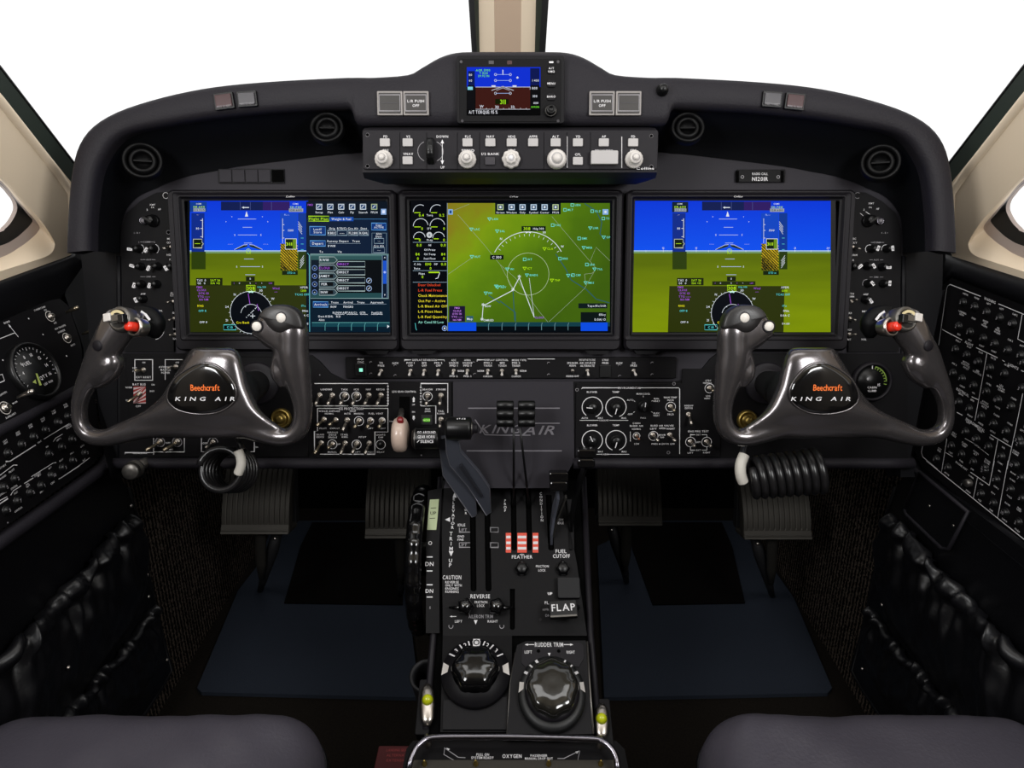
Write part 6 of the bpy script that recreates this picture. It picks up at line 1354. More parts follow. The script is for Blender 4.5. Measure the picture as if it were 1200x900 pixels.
# ---------------- coiled cords below the yokes
def coil(fr, A, B, r, turns, tr, lead, label, sleeve, tilt, grow=0.):
    t = thing('coiled_cord', label, 'cord', fr); A = Vector(A); B = Vector(B); ax = (B - A).normalized()
    u = ax.orthogonal().normalized(); v = ax.cross(u); N = int(turns * 28); P = []
    for i in range(N + 1):
        f = i / N; a = 2 * pi * turns * f + tilt; rr = r * (1 + grow * f)
        P.append(A.lerp(B, f) + u * (rr * cos(a)) + v * (rr * sin(a)))
    m = MB(); m.tube(P, tr, M_cord, 12); m.build('coil', t)
    m = MB(); m.tube([Vector(p) for p in catmull(lead, 6)], tr * .9, M_cord, 10); m.build('lead', t)
    m = MB(); m.tube([Vector(p) for p in catmull(sleeve, 6)], tr * 1.35, M_sleeve, 16)
    m.build('label_sleeve', t, 'off-white label sleeve'); return t
fr = MAIN.sub(266, 550, .10); k = fr.s(266, 550)
def cp(x, y, w): return tuple(fr.at(x, y, w))
coil(fr, cp(257, 550, .016), cp(279, 551, -.050), 24 * k, 6, 3.9 * k, [cp(285, 528, .010), cp(281, 520, .0), cp(278, 512, -.03)], 'black coiled cord hanging below the left yoke, seen end on', [cp(279, 528, .022), cp(282, 536, .0235), cp(282.5, 545, .0235), cp(279, 555, .022)], 1.0)
fr = MAIN.sub(916, 556, .09); k = fr.s(916, 556)
coil(fr, cp(880, 560, .0), cp(962, 551, .012), 21 * k, 8.5, 4.6 * k, [cp(874, 566, .014), cp(868, 555, .016), cp(870, 535, .01), cp(874, 520, -.01), cp(882, 508, -.03)], 'black coiled cord stretched sideways below the right yoke', [cp(872, 533, .012), cp(868, 544, .017), cp(868, 556, .018), cp(871, 565, .016)], 0., .12)

# parking brake knob
p0 = MAIN.wp(172, 541, .0); fr = MAIN.sub(172, 541, 0.); t = thing('parking_brake_knob', 'round metal parking brake pull knob under the left end of the panel', 'knob', fr)
q = fr.at(154, 552, .06); ax = Vector(q) / Vector(q).length; X = ax.to_track_quat('Z', 'Y').to_matrix().to_4x4(); LN = Vector(q).length
m = MB(); m.lathe((0, 0), [(.008, -.02), (.008, LN * .55), (.007, LN * .55), (.005, LN * .6), (.005, LN * .8)], M_alu, 20, X=X); m.build('shaft', t)
m = MB(); z = LN * .72; m.lathe((0, 0), [(.008, z), (.0135, z + .001), (.0140, z + .006), (.009, z + .008), (.009, z + .012), (.0125, z + .013), (.0125, z + .021), (.011, z + .023), (.003, z + .0235)], M_alu, 30, X=X, cap0=True); m.build('knob', t)

# ================================================================== RUDDER PEDALS
def fl_pt(x, y): r_ = ray(x, y); return CAMP + r_ * ((CAMP.z - .006) / -r_.z)
def pedal(x, y0, y1, w, label, Y, arm):
    d0 = Y; f = Fr((0, Y, .5), (1, 0, 0), (0, .25, 1)); f = Fr(f.wp(x, (y0 + y1) / 2), f.u, f.v); t = thing('rudder_pedal', label, 'pedal', f)
    k = f.s(x, (y0 + y1) / 2); W2 = w * k / 2; H = (y1 - y0) * k / 2
    m = MB(); rings = []; n = 24; NG = 13
    for i in range(n + 1):
        v = i / n; yy = H * (1 - 2 * v); z = .020 - .045 * (1 - v) ** 2.2
        if v > .88: z = .020 + .008 * ((v - .88) / .12)
        row = [(-W2, yy, z - .02)]
        for q in range(NG * 6 + 1):
            ph = q % 6; xx = -W2 + 2 * W2 * q / (NG * 6); dz = -.0012 if (ph in (0,) and v < .84) else 0
            row.append((xx, yy, z + dz - (.004 if q in (0, NG * 6) else 0)))
        row.append((W2, yy, z - .02)); rings.append(row)
    m.loft(rings[::-1], M_pedal, False, closed=False)
    m.pad((0, -H + .003), 2 * W2, .010, M_pedal, -.03, .026, .004, .002); m.pad((0, 0), 2 * W2 * .98, 2 * H * .96, M_rub, -.05, -.03, .006, .002)
    m.build('foot_pad', t)
    am = mat('arm_metal', '33312e', .45, metal=.6); xa = x + arm * 3
    a = MB(); top = f.at(xa, y1 - 3, -.004); low = f.at(xa + arm, y1 + 56, -.03)
    a.tube([top, top.lerp(low, .12), top.lerp(low, .7), low], [(.020, .006), (.012, .006), (.011, .006), (.005, .004)], am, 12, up=(0, 0, 1)); a.build('arm', t)
    foot = f.M().inverted() @ Vector((f.o.x + arm * .02, Y + .06, .01))
    a = MB(); a.tube([top + Vector((arm * .034, .004, -.02)), top.lerp(low, .5) + Vector((arm * .018, 0, -.02)), low + Vector((0, -.004, -.016)), f.M().inverted() @ fl_pt(xa, y1 + 70)], [.010, .013, .009, .007], M_rub, 10); a.lathe((top.x + arm * .032, top.y - .02, .0), [(.004, 0), (.004, .004), (.002, .006)], M_nickel, 12); a.build('linkage', t)
pedal(302, 546, 622, 80, 'ribbed metal rudder pedal furthest left in the left footwell', 1.34, 1)
pedal(466, 550, 627, 74, 'ribbed metal rudder pedal just left of the centre pedestal', 1.36, 1)
pedal(737, 546, 612, 75, 'ribbed metal rudder pedal just right of the centre pedestal', 1.36, -1)
pedal(908, 560, 628, 80, 'ribbed metal rudder pedal furthest right in the right footwell', 1.34, -1)

# ================================================================== FLOOR MATS
FL = Fr((0, 1.2, .0), (1, 0, 0), (0, 1, 0))
def fmat(P, name, label, z1, m, cat, grp=None):
    f = Fr((0, 0, 0), (1, 0, 0), (0, 1, 0)); Lp = [tuple(f.at(x, y, z1))[:2] for x, y in P]
    cx = sum(p[0] for p in Lp) / len(Lp); cy = sum(p[1] for p in Lp) / len(Lp)
    ff = Fr((cx, cy, 0), (1, 0, 0), (0, 1, 0)); b = MB(); Lq = [(p[0] - cx, p[1] - cy) for p in Lp]
    ar = sum(Lq[i][0] * Lq[(i + 1) % len(Lq)][1] - Lq[(i + 1) % len(Lq)][0] * Lq[i][1] for i in range(len(Lq)))
    b.poly(Lq if ar > 0 else Lq[::-1], m, .001, z1); wobj(name, b, ff, label, cat, None, grp)
fmat([(231, 806), (236, 811), (478, 817), (492, 817), (470, 640), (440, 610), (322, 610), (300, 665), (279, 692)], 'floor_mat', 'blue-grey carpet mat on the floor of the left footwell', .010, M_mat, 'mat')
fmat([(333, 706), (352, 640), (366, 612), (470, 612), (472, 708)], 'heel_pad', 'dark heel pad lying on the left floor mat', .014, mat('heel_carpet', '0c0a09', .95, bump=.8, bscale=300, spec=.05), 'mat')
fmat([(975, 806), (970, 812), (722, 817), (708, 817), (700, 640), (760, 610), (880, 610), (905, 665), (930, 700)], 'floor_mat', 'blue-grey carpet mat on the floor of the right footwell', .010, M_mat, 'mat')
fmat([(873, 706), (858, 640), (846, 612), (730, 612), (765, 708)], 'heel_pad', 'dark heel pad lying on the right floor mat', .014, mat('heel_carpet', '17120f', .95), 'mat')

# ================================================================== SEATS
def seat(mir):
    s = 1 if mir else -1; X0, X1 = (.236, .68); Y0, Y1 = .24, .748; Z = .412
    o = Fr((s * (X0 + X1) / 2, (Y0 + Y1) / 2, 0), (1, 0, 0), (0, 1, 0)); t = thing('pilot_seat', 'black leather pilot seat cushion at the bottom %s of the cockpit' % ('right' if mir else 'left'), 'seat', o)
    hw = (X1 - X0) / 2; hd = (Y1 - Y0) / 2; n = 64; m = MB(); H = .13; rr = .065; vs = []; fs = []
    N = 72
    def prof(q, half):   # distance based rounding
        e = half - abs(q); return 0 if e > rr else rr - math.sqrt(max(rr * rr - (rr - e) ** 2, 0))
    idx = {}
    def coord(i, half):
        t_ = i / N; c = -cos(pi * t_); c = c * .55 + (2 * t_ - 1) * .45; return c * half
    for j in range(N + 1):
        for i in range(N + 1):
            x = coord(i, hw); y = coord(j, hd)
            dx = max(abs(x) - (hw - rr), 0); dy = max(abs(y) - (hd - rr), 0); dd = min(hypot(dx, dy), rr)
            drop = rr - math.sqrt(max(rr * rr - dd * dd, 0))
            cr = .012 * (1 - (x / hw) ** 4) * (1 - (y / hd) ** 6)
            wr = .0050 * mnoise(Vector((x * 11 + y * 9 * s, y * 5, 3 + s))) + .0022 * mnoise(Vector((x * 30 - 22 * y * s, y * 10, 9)))
            if hypot(dx, dy) > rr: k_ = rr / hypot(dx, dy); x = math.copysign(hw - rr + dx * k_, x) if dx > 0 else x; y = math.copysign(hd - rr + dy * k_, y) if dy > 0 else y
            vs.append((x, y, Z - .012 + cr - drop + wr))
    for j in range(N):
        for i in range(N): a = j * (N + 1) + i; fs.append((a, a + 1, a + N + 2, a + N + 1))
    m.add(vs, fs, M_seat, True)
    bd = [j for j in range(N + 1)] + [(j) * (N + 1) + N for j in range(1, N + 1)] + [N * (N + 1) + j for j in range(N - 1, -1, -1)] + [j * (N + 1) for j in range(N - 1, 0, -1)]
    r0 = [vs[i] for i in bd]; r1 = [(x, y, Z - H) for x, y, z in r0]; m.loft([r1, r0], M_seat, True, cap0=True)
    m.build('seat_cushion', t)
    m = MB(); m.tube([(x, y, z + .0005) for x, y, z in r0[::2]] + [r0[0]], .003, M_leath, 8); m.build('seam_piping', t)
    m = MB(); m.pad((0, 0), hw * 1.7, hd * 1.7, M_rub, .05, Z - H, .02, .004); m.pad((0, 0), hw * 1.3, hd * 1.3, M_alu, 0.0, .05, .02, .004); m.build('seat_base', t)
seat(False); seat(True)

# ================================================================== CENTRE PEDESTAL
PD = thing('centre_pedestal', 'black centre pedestal with lever slots, trim dials and white lettering', 'pedestal', Q)
Qi = Q.M().inverted()
def q3(fr, x, y, w=0.): return Qi @ fr.wp(x, y, w)
b = MB(); tl, bl = Q.at(513, 566), Q.at(510, 745); tr, br = Q.at(656, 566), Q.at(690, 745)
XL, XR = -.1195, .1195
def wp_(X, fr, y, w=0.): p = fr.wp(600, y, w); return Qi @ Vector((X, p.y, p.z))
prof = [Q.wp(600, 562, -.006), Q.wp(600, 745, -.006), T.wp(600, 858, -.006)]
zb = [Vector((0, p.y, 0)) for p in prof]
for X, flip in ((XL, False), (XR, True)):
    v = [Qi @ Vector((X, p.y, p.z)) for p in prof] + [Qi @ Vector((X, prof[2].y, .0)), Qi @ Vector((X, prof[0].y + .02, .0))]
    b.add(v, [(0, 1, 2, 3, 4) if flip else (4, 3, 2, 1, 0)], M_black)
v = [Qi @ Vector((X, p.y, p.z)) for p in prof for X in (XL, XR)]
b.add(v, [(0, 1, 3, 2)[::-1], (2, 3, 5, 4)[::-1]], M_hole)
p = prof[2]; b.add([Qi @ Vector(q_) for q_ in ((XL, p.y, p.z), (XR, p.y, p.z), (XR, p.y, 0), (XL, p.y, 0))], [(3, 2, 1, 0)], M_black)
p = prof[0]; b.add([Qi @ Vector(q_) for q_ in ((XL, p.y, p.z), (XR, p.y, p.z), (XR, p.y + .02, 0), (XL, p.y + .02, 0))], [(0, 1, 2, 3)], M_black)
for X in (XL, XR):
    b.tube([Qi @ Vector((X, p.y, p.z + .004)) for p in prof], .005, M_bezel, 10)
b.build('housing', PD)
def slot(x0, y0, x1, y1, w):
    return [tuple(Q.at(x, y))[:2] for x, y in ((x0 - w / 2, y0), (x0 + w / 2, y0), (x1 + w / 2, y1 - 2), (x1 + w / 4, y1), (x1 - w / 4, y1), (x1 - w / 2, y1 - 2))]
holes = [slot(554, 600, 555, 693, 7), slot(571, 590, 572.5, 693, 7), slot(601.5, 572, 602.5, 645, 6.5), slot(619, 570, 620.5, 645, 6.5), slot(643, 580, 646, 645, 7), slot(668, 585, 669.5, 645, 7), slot(600.5, 690, 600.5, 738, 6)]
b = MB(); out = [tuple(Q.at(x, y))[:2] for x, y in ((517, 563), (657, 563), (664, 600), (676, 660), (688, 745), (519, 745), (518, 650))]
b.poly(out[::-1], M_black, -.004, .0, holes=[h[::-1] for h in holes])
d = Draw(b, Q, 560, 540, 5.625, .0003); e = Draw(b, Q, 460, 620, 5.625, .0003); f = Draw(b, Q, 470, 460, 5.625, .0003)
RS = mat('feather_red', 'd8452a', .5)
def strip(x0, x1):
    d.rect(x0, 475, x1, 605, RS, .0)
    for y in (494, 532, 568): d.rect(x0 + 3, y, x1 - 3, y + 17, M_white, .0002)
strip(184, 219); strip(260, 322); strip(361, 399)
d.text(292, 633, 'FEATHER', 22, M_white, width=136); d.text(548, 596, 'FUEL', 24, M_white, width=72); d.text(551, 628, 'CUTOFF', 24, M_white, width=112); d.text(425, 695, 'FRICTION', 15, M_white, width=84); d.text(423, 722, 'LOCK', 15, M_white, width=48)
d.text(545, 388, 'LOW', 15, M_white, width=42); d.text(545, 410, 'IDLE', 15, M_white, width=42); d.text(475, 875, 'UP', 17, M_white)
for i, ch in enumerate('PROP'): d.text(180, 262 + i * 22, ch, 17, M_white)
for i, ch in enumerate('CONDITION'): d.text(415 + i, 216 + i * 22, ch, 17, M_white)
d.box(84, 440, 135, 470, 4, M_grey); d.box(84, 540, 135, 572, 4, M_grey); d.text(156, 156, 'TAKEOFF', 14, M_grey, width=80); d.line([(120, 172), (195, 172)], 4, M_grey); d.line([(370, 141), (405, 141)], 5, M_grey)
d.arc(290, 645, 30, 60, 120, 3, M_white)
for i, ch in enumerate('TRIM'): e.text(386, 30 + i * 33, ch, 24, M_white)
e.poly([(370, 145), (402, 145), (386, 180)], M_white); e.text(382, 208, 'U', 24, M_white); e.text(380, 238, 'P', 24, M_white)
e.text(392, 318, 'CAUTION', 26, M_white, width=122)
for i, tx in enumerate(('REVERSE', 'ONLY WITH', 'ENGINES', 'RUNNING')): e.text(348, 350 + i * 21, tx, 15, M_white, width=88 if i != 1 else 108, align='l')
e.text(578, 443, 'REVERSE', 25, M_white, width=128); e.text(583, 482, 'FRICTION', 16, M_white, width=84); e.text(582, 505, 'LOCK', 16, M_white, width=50)
e.line([(440, 90), (440, 120), (512, 120)], 4, M_grey); e.line([(440, 90), (512, 90)], 4, M_grey); e.text(465, 104, 'LIFT', 18, M_grey); e.box(645, 90, 697, 120, 4, M_grey); e.text(450, 48, 'GND', 14, M_white); e.text(448, 70, 'FINE', 14, M_white)
e.line([(440, -10), (440, 20), (512, 20)], 4, M_grey); e.text(465, 5, 'LIFT', 18, M_grey); e.box(645, -10, 697, 20, 4, M_grey); e.text(582, 576, 'AILERON TRIM', 22, M_grey, width=160); e.poly([(536, 600), (560, 600), (548, 630)], M_white)
e.line([(385, 576), (420, 576)], 4, M_white); e.poly([(378, 576), (392, 570), (392, 582)], M_white); e.text(435, 608, 'LEFT', 15, M_white); e.text(660, 608, 'RIGHT', 15, M_white)
for x in (385, 720): e.arc(x, 640, 14, 150, 390, 4, M_grey, 10)
for i, ch in enumerate('ELEVATOR'): f.text(348 - i * 1.2, 700 + i * 27, ch, 20, M_white)
f.poly([(352, 660), (366, 692), (340, 690)], M_white); f.poly([(290, 838), (322, 822), (322, 852)], M_white)
for i, ch in enumerate('PWR'): f.text(428, 755 + i * 20, ch, 15, M_white)
f.text(398, 873, 'IDLE', 17, M_white); 
b.build('quadrant_plate', PD)
def qk(x, y): return Q.s(x, y)
# friction knobs and small controls
for x, y in ((611.5, 667), (659.5, 667)):
    k = qk(x, y); m = MB(); m.lathe((0, 0), [(8 * k, 0), (8 * k, .004), (6.6 * k, .006), (6.2 * k, .012), (5 * k, .0135)], M_knob, 26, lobes=6, amp=.05); m.ribbon([(7.3 * k * cos(a * pi / 12), 7.3 * k * sin(a * pi / 12)) for a in range(24)], .9 * k, M_bezel, .0048, True)
    m.tube([(0, 6 * k, .004), (0, 10.5 * k, .004)], [3 * k, .6 * k], M_knob, 10); m.build('friction_knob', PD, loc=Q.at(x, y, 0))
for x in (546, 582):
    k = qk(x, 712); m = MB(); m.lathe((0, 0), [(9 * k, 0), (9.5 * k, .010), (8 * k, .022), (5 * k, .026)], M_gloss, 22, lobes=5, amp=.12)
    s_ = -1 if x < 560 else 1; m.tube([(0, 0, .016), (s_ * 10 * k, -2 * k, .014), (s_ * 19 * k, -1 * k, .010)], [.004, .0035, .0015], M_gloss, 10); m.lathe((0, 0, .0262), [(1.6 * k, 0), (1 * k, .001)], M_alu, 10); m.build('friction_knob', PD, loc=Q.at(x, 712, 0))
# elevator trim wheel
cpt = Q.wp(600, 655, -.085); wc = Vector((-.153, cpt.y, cpt.z)); X = Qi @ Matrix.Translation(wc) @ Matrix.Rotation(pi / 2, 4, 'Y')
m = MB(); m.lathe((0, 0), [(.10, -.010), (.116, -.013), (.122, -.009), (.124, 0), (.122, .009), (.116, .013), (.10, .010)], M_gloss, 120, X=X, lobes=24, amp=.014, cap0=True); w_ob = m.build('elevator_trim_wheel', PD)
m = MB(); m.lathe((0, 0), [(.028, -.016), (.028, .016), (.02, .018)], M_alu, 24, X=X, cap0=True); m.build('wheel_hub', w_ob)
m = MB()
c0, w0, h0 = rect_of(Q, 501, 572, 519, 742, .002)
P = [(501.5, 575), (518, 572), (514.5, 640), (515, 742), (499, 742), (499.5, 640)]
m.poly([tuple(Q.at(x, y, .006))[:2] for x, y in P][::-1], M_black, -.03, .006)
d = Draw(m, Q, 460, 620, 5.625, .0063); f = Draw(m, Q, 470, 460, 5.625, .0063)
d.text(248, 92, 'O', 24, M_white); d.text(243, 230, 'DN', 26, M_white); d.text(243, 408, 'DN', 24, M_white); d.text(247, 518, 'S', 16, M_grey)
for y in (184, 276, 367, 448): d.line([(225, y), (264, y)], 7, M_white)
f.poly([(190, 706), (250, 702), (240, 830), (232, 905), (172, 905), (180, 800)], M_gband, .0001); f.line([(195, 762), (232, 760)], 4, M_black, dw=.0003); f.line([(188, 830), (224, 828)], 4, M_black, dw=.0003); f.text(212, 795, 'UP', 22, M_black, dw=.0003)
m.build('trim_indicator', PD)
# flap lever with FLAP flag
m = MB(); m.pad(tuple(Q.at(666, 690, 0))[:2] + (0,), 26 * qk(666, 690), 24 * qk(666, 690), M_rub, 0, .012, .003, .001); m.build('flap_guard', PD)
m = MB(); c = Q.at(660, 714, .030); k = qk(660, 714) * .96; fx = Matrix.Translation(c) @ Matrix.Rotation(radians(-16), 4, 'X')
m.pad((0, 0), 33 * k, 20 * k, M_knob, -.006, .004, .002, .001, X=fx, rot=radians(3)); m.text(0, 1 * k, .0043, 'FLAP', 8.6 * k, M_white, width=28 * k, X=fx, rot=radians(3)); m.pad((0, -9.6 * k), 32 * k, 2.5 * k, M_alu, .002, .0052, .001, .0005, X=fx, rot=radians(3))
m.tube([Q.at(676, 712, .0), Q.at(674, 712, .028)], .005, M_knob, 10); m.build('flap_lever', PD)
m = MB(); d = Draw(m, Q, 400, 600, 3, .0005); d.text(735, 287, 'UP', 8, M_white); d.text(722, 319, 'FL', 10, M_white); d.text(718, 343, 'APPR', 7, M_grey, width=22); d.text(726, 364, 'DN', 8, M_grey); d.disc(700, 378, 5, M_bezel); m.build('flap_scale', PD)

# aileron trim (left) and rudder trim (right)
def tk_(x, y): return T.s(x, y)
m = MB(); d = Draw(m, T, 460, 740, 4.286, .0); k = tk_(557, 782)
P = [(519, 742), (600, 742), (600, 858), (516, 858)]; m.poly([tuple(q3(T, x, y))[:3] for x, y in P] and [tuple(T.at(x, y))[:2] for x, y in P][::-1], M_black, -.004, .0, X=Qi @ T.M())
P = [(520, 822), (594, 818), (596, 856), (519, 856)]; m.poly([tuple(T.at(x, y))[:2] for x, y in P][::-1], M_bezel2, 0, .004, X=Qi @ T.M()); m.build('aileron_trim_plate', PD)
XT = Qi @ T.M()
c = T.at(557.5, 790, .006); X = XT @ Matrix.Translation(c)
m = MB(); R = 40 * k; m.lathe((0, 0), [(R, -.006), (R, .004), (R * .98, .007), (R * .66, .014)], M_bezel2, 60, X=X, cap1=False)
def onskirt(a, f): r = R * (.98 * (1 - f) + .66 * f); return (r * cos(a), r * sin(a), .0072 + .007 * f + .0004)
for i, a in enumerate((146, 122, 105, 75, 58, 34)): aa = radians(a); m.ribbon([Vector(onskirt(aa, .1)), Vector(onskirt(aa, .75))], 1.6 * k, M_white, X=X)
for a, tx in ((134, '3'), (113, '2'), (97, '1'), (83, '1'), (67, '2'), (46, '3')): aa = radians(a); p = onskirt(aa, .45); m.text(p[0], p[1], p[2] + .0004, tx, 5 * k, M_white, X=X, rot=aa - pi / 2)
p = onskirt(pi / 2, .45); m.add([(-4 * k, p[1] - 5 * k, p[2] + .0012 + .001), (4 * k, p[1] - 5 * k, p[2] + .0022), (4 * k, p[1] + 5 * k, p[2]), (-4 * k, p[1] + 5 * k, p[2])], [(0, 1, 2, 3)], M_white, X=X); m.text(0, p[1], p[2] + .0024, 'O', 7 * k, M_black, X=X)
for s_ in (-1, 1): m.add([(s_ * R * .98, -R * .10, .008), (s_ * R * .80, -R * .04, .0118), (s_ * R * .77, R * .14, .0122), (s_ * R * .94, R * .27, .0080)], [(0, 1, 2, 3) if s_ < 0 else (3, 2, 1, 0)], M_kwhite, X=X)
o = m.build('aileron_trim_dial', PD)
m = MB(); m.lathe((0, 0), [(R * .66, .010), (R * .66, .018), (R * .60, .030), (R * .50, .034), (R * .2, .035)], M_gloss, 64, X=X, lobes=6, amp=.07); m.build('aileron_trim_knob', o)
# rudder: raised plate
m = MB(); P = [(604, 765), (606, 756), (616, 751.5), (686, 750.5), (688, 754), (692, 800), (695, 860), (594, 862), (598, 800)]
m.poly([tuple(T.at(x, y, .012))[:2] for x, y in P][::-1], M_bezel2, -.004, .012, X=XT)
P2 = [tuple(T.at(x, y, .013))[:2] for x, y in ((612, 758), (615, 754), (680, 753), (684, 757), (684, 772), (678, 782), (668, 780), (655, 774), (645, 773), (634, 774), (622, 780), (616, 782), (611, 777))]
m.poly(P2[::-1], M_bezel, .012, .0135, X=XT)
m.tube([XT @ Vector(tuple(T.at(x, y, .012))) for x, y in ((688, 752), (691, 800), (695, 860))], .0018, M_alu, 8)
m.tube([XT @ Vector(tuple(T.at(x, y, .010))) for x, y in ((604, 765), (598, 800), (594, 862))], .0012, M_alu, 8)
dd = Draw(MB(), T, 460, 740, 4.286, .0139)
dd.text(786, 66, 'RUDDER TRIM', 22, M_white, width=140); dd.line([(672, 66), (712, 66)], 4, M_white); dd.line([(860, 66), (900, 66)], 4, M_white); dd.poly([(664, 66), (680, 60), (680, 72)], M_white); dd.poly([(908, 66), (892, 60), (892, 72)], M_white)
dd.text(682, 103, 'LEFT', 15, M_white, width=36); dd.text(895, 104, 'RIGHT', 15, M_white, width=40); dd.poly([(780, 108), (794, 108), (787, 124)], M_white); dd.disc(733, 98, 9, M_hole, n=12); dd.disc(835, 98, 9, M_hole, n=12)
for vs_, nm in ((dd.mb, 0),):
    base = len(m.v)
    m.v += [tuple(XT @ Vector(v_)) for v_ in dd.mb.v]
    for f_, mi_ in zip(dd.mb.f, dd.mb.m): m.f.append(tuple(base + i for i in f_)); m.m.append(m.mi(dd.mb.mats[mi_])); m.sm.append(False)
m.build('rudder_trim_plate', PD)
c = T.at(646.5, 814, .014); X = XT @ Matrix.Translation(c); k = tk_(646, 812); R = 39 * k; SY = Matrix.Diagonal((1, 1.12, 1, 1))
m = MB(); m.lathe((0, 0), [(R, -.004), (R, .006), (R * .97, .009), (R * .78, .014), (R * .76, .012)], M_gask, 60, X=X @ SY, cap1=False)
for a in (132, 118, 62, 48, 33, 147): aa = radians(a); m.ribbon([Vector((R * .96 * cos(aa), R * .96 * sin(aa), .0100)), Vector((R * .84 * cos(aa), R * .84 * sin(aa), .0132))], 1.8 * k if a not in (118, 147, 33) else 3 * k, M_white, X=X @ SY)
for s_ in (-1, 1): m.add([(s_ * R * .98, -R * .02, .0095), (s_ * R * .84, R * .04, .0136), (s_ * R * .82, R * .22, .0136), (s_ * R * .95, R * .26, .0100)], [(0, 1, 2, 3) if s_ < 0 else (3, 2, 1, 0)], M_kwhite, X=X @ SY)
o = m.build('rudder_trim_dial', PD)
m = MB(); X2 = X @ SY
m.lathe((0, 0), [(R * .78, .006), (R * .80, .016), (R * .72, .020)], M_bezel, 60, X=X2); m.lathe((0, 0), [(R * .72, .012), (R * .74, .026), (R * .70, .034), (R * .62, .037), (R * .3, .0372), (R * .1, .037)], mat('smoky_knob', '1d1c19', .12, coat=.5), 96, X=X2, lobes=8, amp=.035); m.build('rudder_trim_knob', o)
# dark boot beside the left of the pedestal
m = MB(); m.lathe((0, 0), [(.022, -.10), (.024, -.02), (.026, 0), (.023, .004), (.019, -.004), (.018, -.08)], M_rub, 28, X=XT @ Matrix.Translation(T.at(500, 792, -.02)), cap1=False); m.build('cup_holder', PD)

# ---------------- power levers, propeller levers, condition levers
def lever(name, label, cat='lever', group=None, x=600, y=640):
    f = Q.sub(x, y); return thing(name, label, cat, f, group), f
def LM(f, x, y, w):
    """lever point: on the quadrant plane below, standing clear of the panel face above"""
    if w < .04: return Vector(f.M().inverted() @ Q.wp(x, y, w))
    return Vector(f.M().inverted() @ MAIN.wp(x, y, w - .02))
def plate_arm(f, P, kx, ky, kw, bx, by, th, m):
    a = Q.wp(bx, by, 0); e_ = MAIN.wp(kx, ky, kw); pl = Fr(a, (1, 0, 0), e_ - a); mb = MB(); X = f.M().inverted() @ pl.M()
    mb.poly([tuple(pl.at(x, y, th / 2))[:2] for x, y in P][::-1], m, -th / 2, th / 2, X=X)
    if th < .008: mb.tube([X @ pl.at(x, y, th / 2) for x, y in P + P[:1]], .0007, mat('blade_edge', '84848c', .3, metal=.6), 6)
    return mb
def blade(f, P, th, m):
    """flat plate in the fore-aft plane: P list of (x, y, w) centre line with half-depth"""
    b = MB(); C_ = [(LM(f, x, y, w), hd) for x, y, w, hd in P]
    rings = []
    for i, (c, hd) in enumerate(C_):
        a = C_[max(i - 1, 0)][0]; e_ = C_[min(i + 1, len(C_) - 1)][0]; dr = (e_ - a).normalized()
        n = dr.cross(Vector((1, 0, 0))).normalized()
        rings.append([c + n * hd + Vector((th * .5, 0, 0)), c + n * hd - Vector((th * .5, 0, 0)), c - n * hd - Vector((th * .5, 0, 0)), c - n * hd + Vector((th * .5, 0, 0))])
    b.loft(rings, m, False, cap0=True, cap1=True); return b
t, f = lever('power_lever', 'left power lever with a lettered black cylinder grip', x=555, y=605)
b = plate_arm(f, [(513, 515), (523, 513), (524, 530), (531, 545), (557, 583), (559, 604), (553, 606), (519, 557), (516, 531)], 518, 515, .05, 556, 600, .007, M_blade); b.build('lever_arm', t)
m = MB(); c = LM(f, 500, 514, .085); k = .94 / FPX; X = Matrix.Translation(c) @ Matrix.Rotation(pi / 2, 4, 'Y')
m.lathe((0, 0), [(10 * k, -19 * k), (13 * k, -17 * k), (13.6 * k, -15 * k), (13.6 * k, 14 * k), (13 * k, 17 * k), (10 * k, 18 * k)], M_knob, 36, X=X, cap0=True)
m.lathe((0, 0), [(13.9 * k, -15.5 * k), (14.2 * k, -14.8 * k), (13.9 * k, -14 * k)], M_alu, 36, X=X, cap1=False)
fx = Matrix.Translation(c) @ Matrix.Rotation(radians(45), 4, 'X') @ Matrix.Rotation(radians(-78 + 90 - 12), 4, 'X')
nrm = (CAMP - (f.M() @ c)).normalized(); fxw = Fr(f.M() @ c, (1, 0, 0), CU - nrm * CU.dot(nrm)); fx = f.M().inverted() @ fxw.M()
m.text(1 * k, 8.2 * k, 11.4 * k + .0004, 'GO AROUND', 3.6 * k, M_white, width=24 * k, X=fx); m.text(1 * k, 2.4 * k, 13.6 * k + .0004, 'GEAR HORN', 3.8 * k, M_white, width=22 * k, X=fx); m.text(2 * k, -3.6 * k, 13.3 * k + .0006, 'SILENCE', 3.8 * k, M_white, width=17 * k, X=fx); m.ribbon([(-11 * k, -5 * k, 13.5 * k), (-8 * k, -2 * k, 13.8 * k)], .8 * k, M_white, X=fx)
m.build('cylinder_grip', t)
t, f = lever('power_lever', 'right power lever with a plain black cylinder grip and end button', x=572, y=600)
b = plate_arm(f, [(522, 508), (536, 506), (540, 530), (562, 555), (574, 573), (575.5, 600), (570, 604), (549, 571), (527, 545), (523, 530)], 530, 508, .075, 572, 600, .007, M_blade); b.build('lever_arm', t)
b = plate_arm(f, [(538, 548), (541, 546), (566, 582), (564, 584)], 530, 508, .086, 572, 600, .009, mat('lever_rib', '2b2c32', .4)); b.build('lever_rib', t)
m = MB(); c = LM(f, 537, 502, .105); k = .91 / FPX; X = Matrix.Translation(c) @ Matrix.Rotation(pi / 2, 4, 'Y')
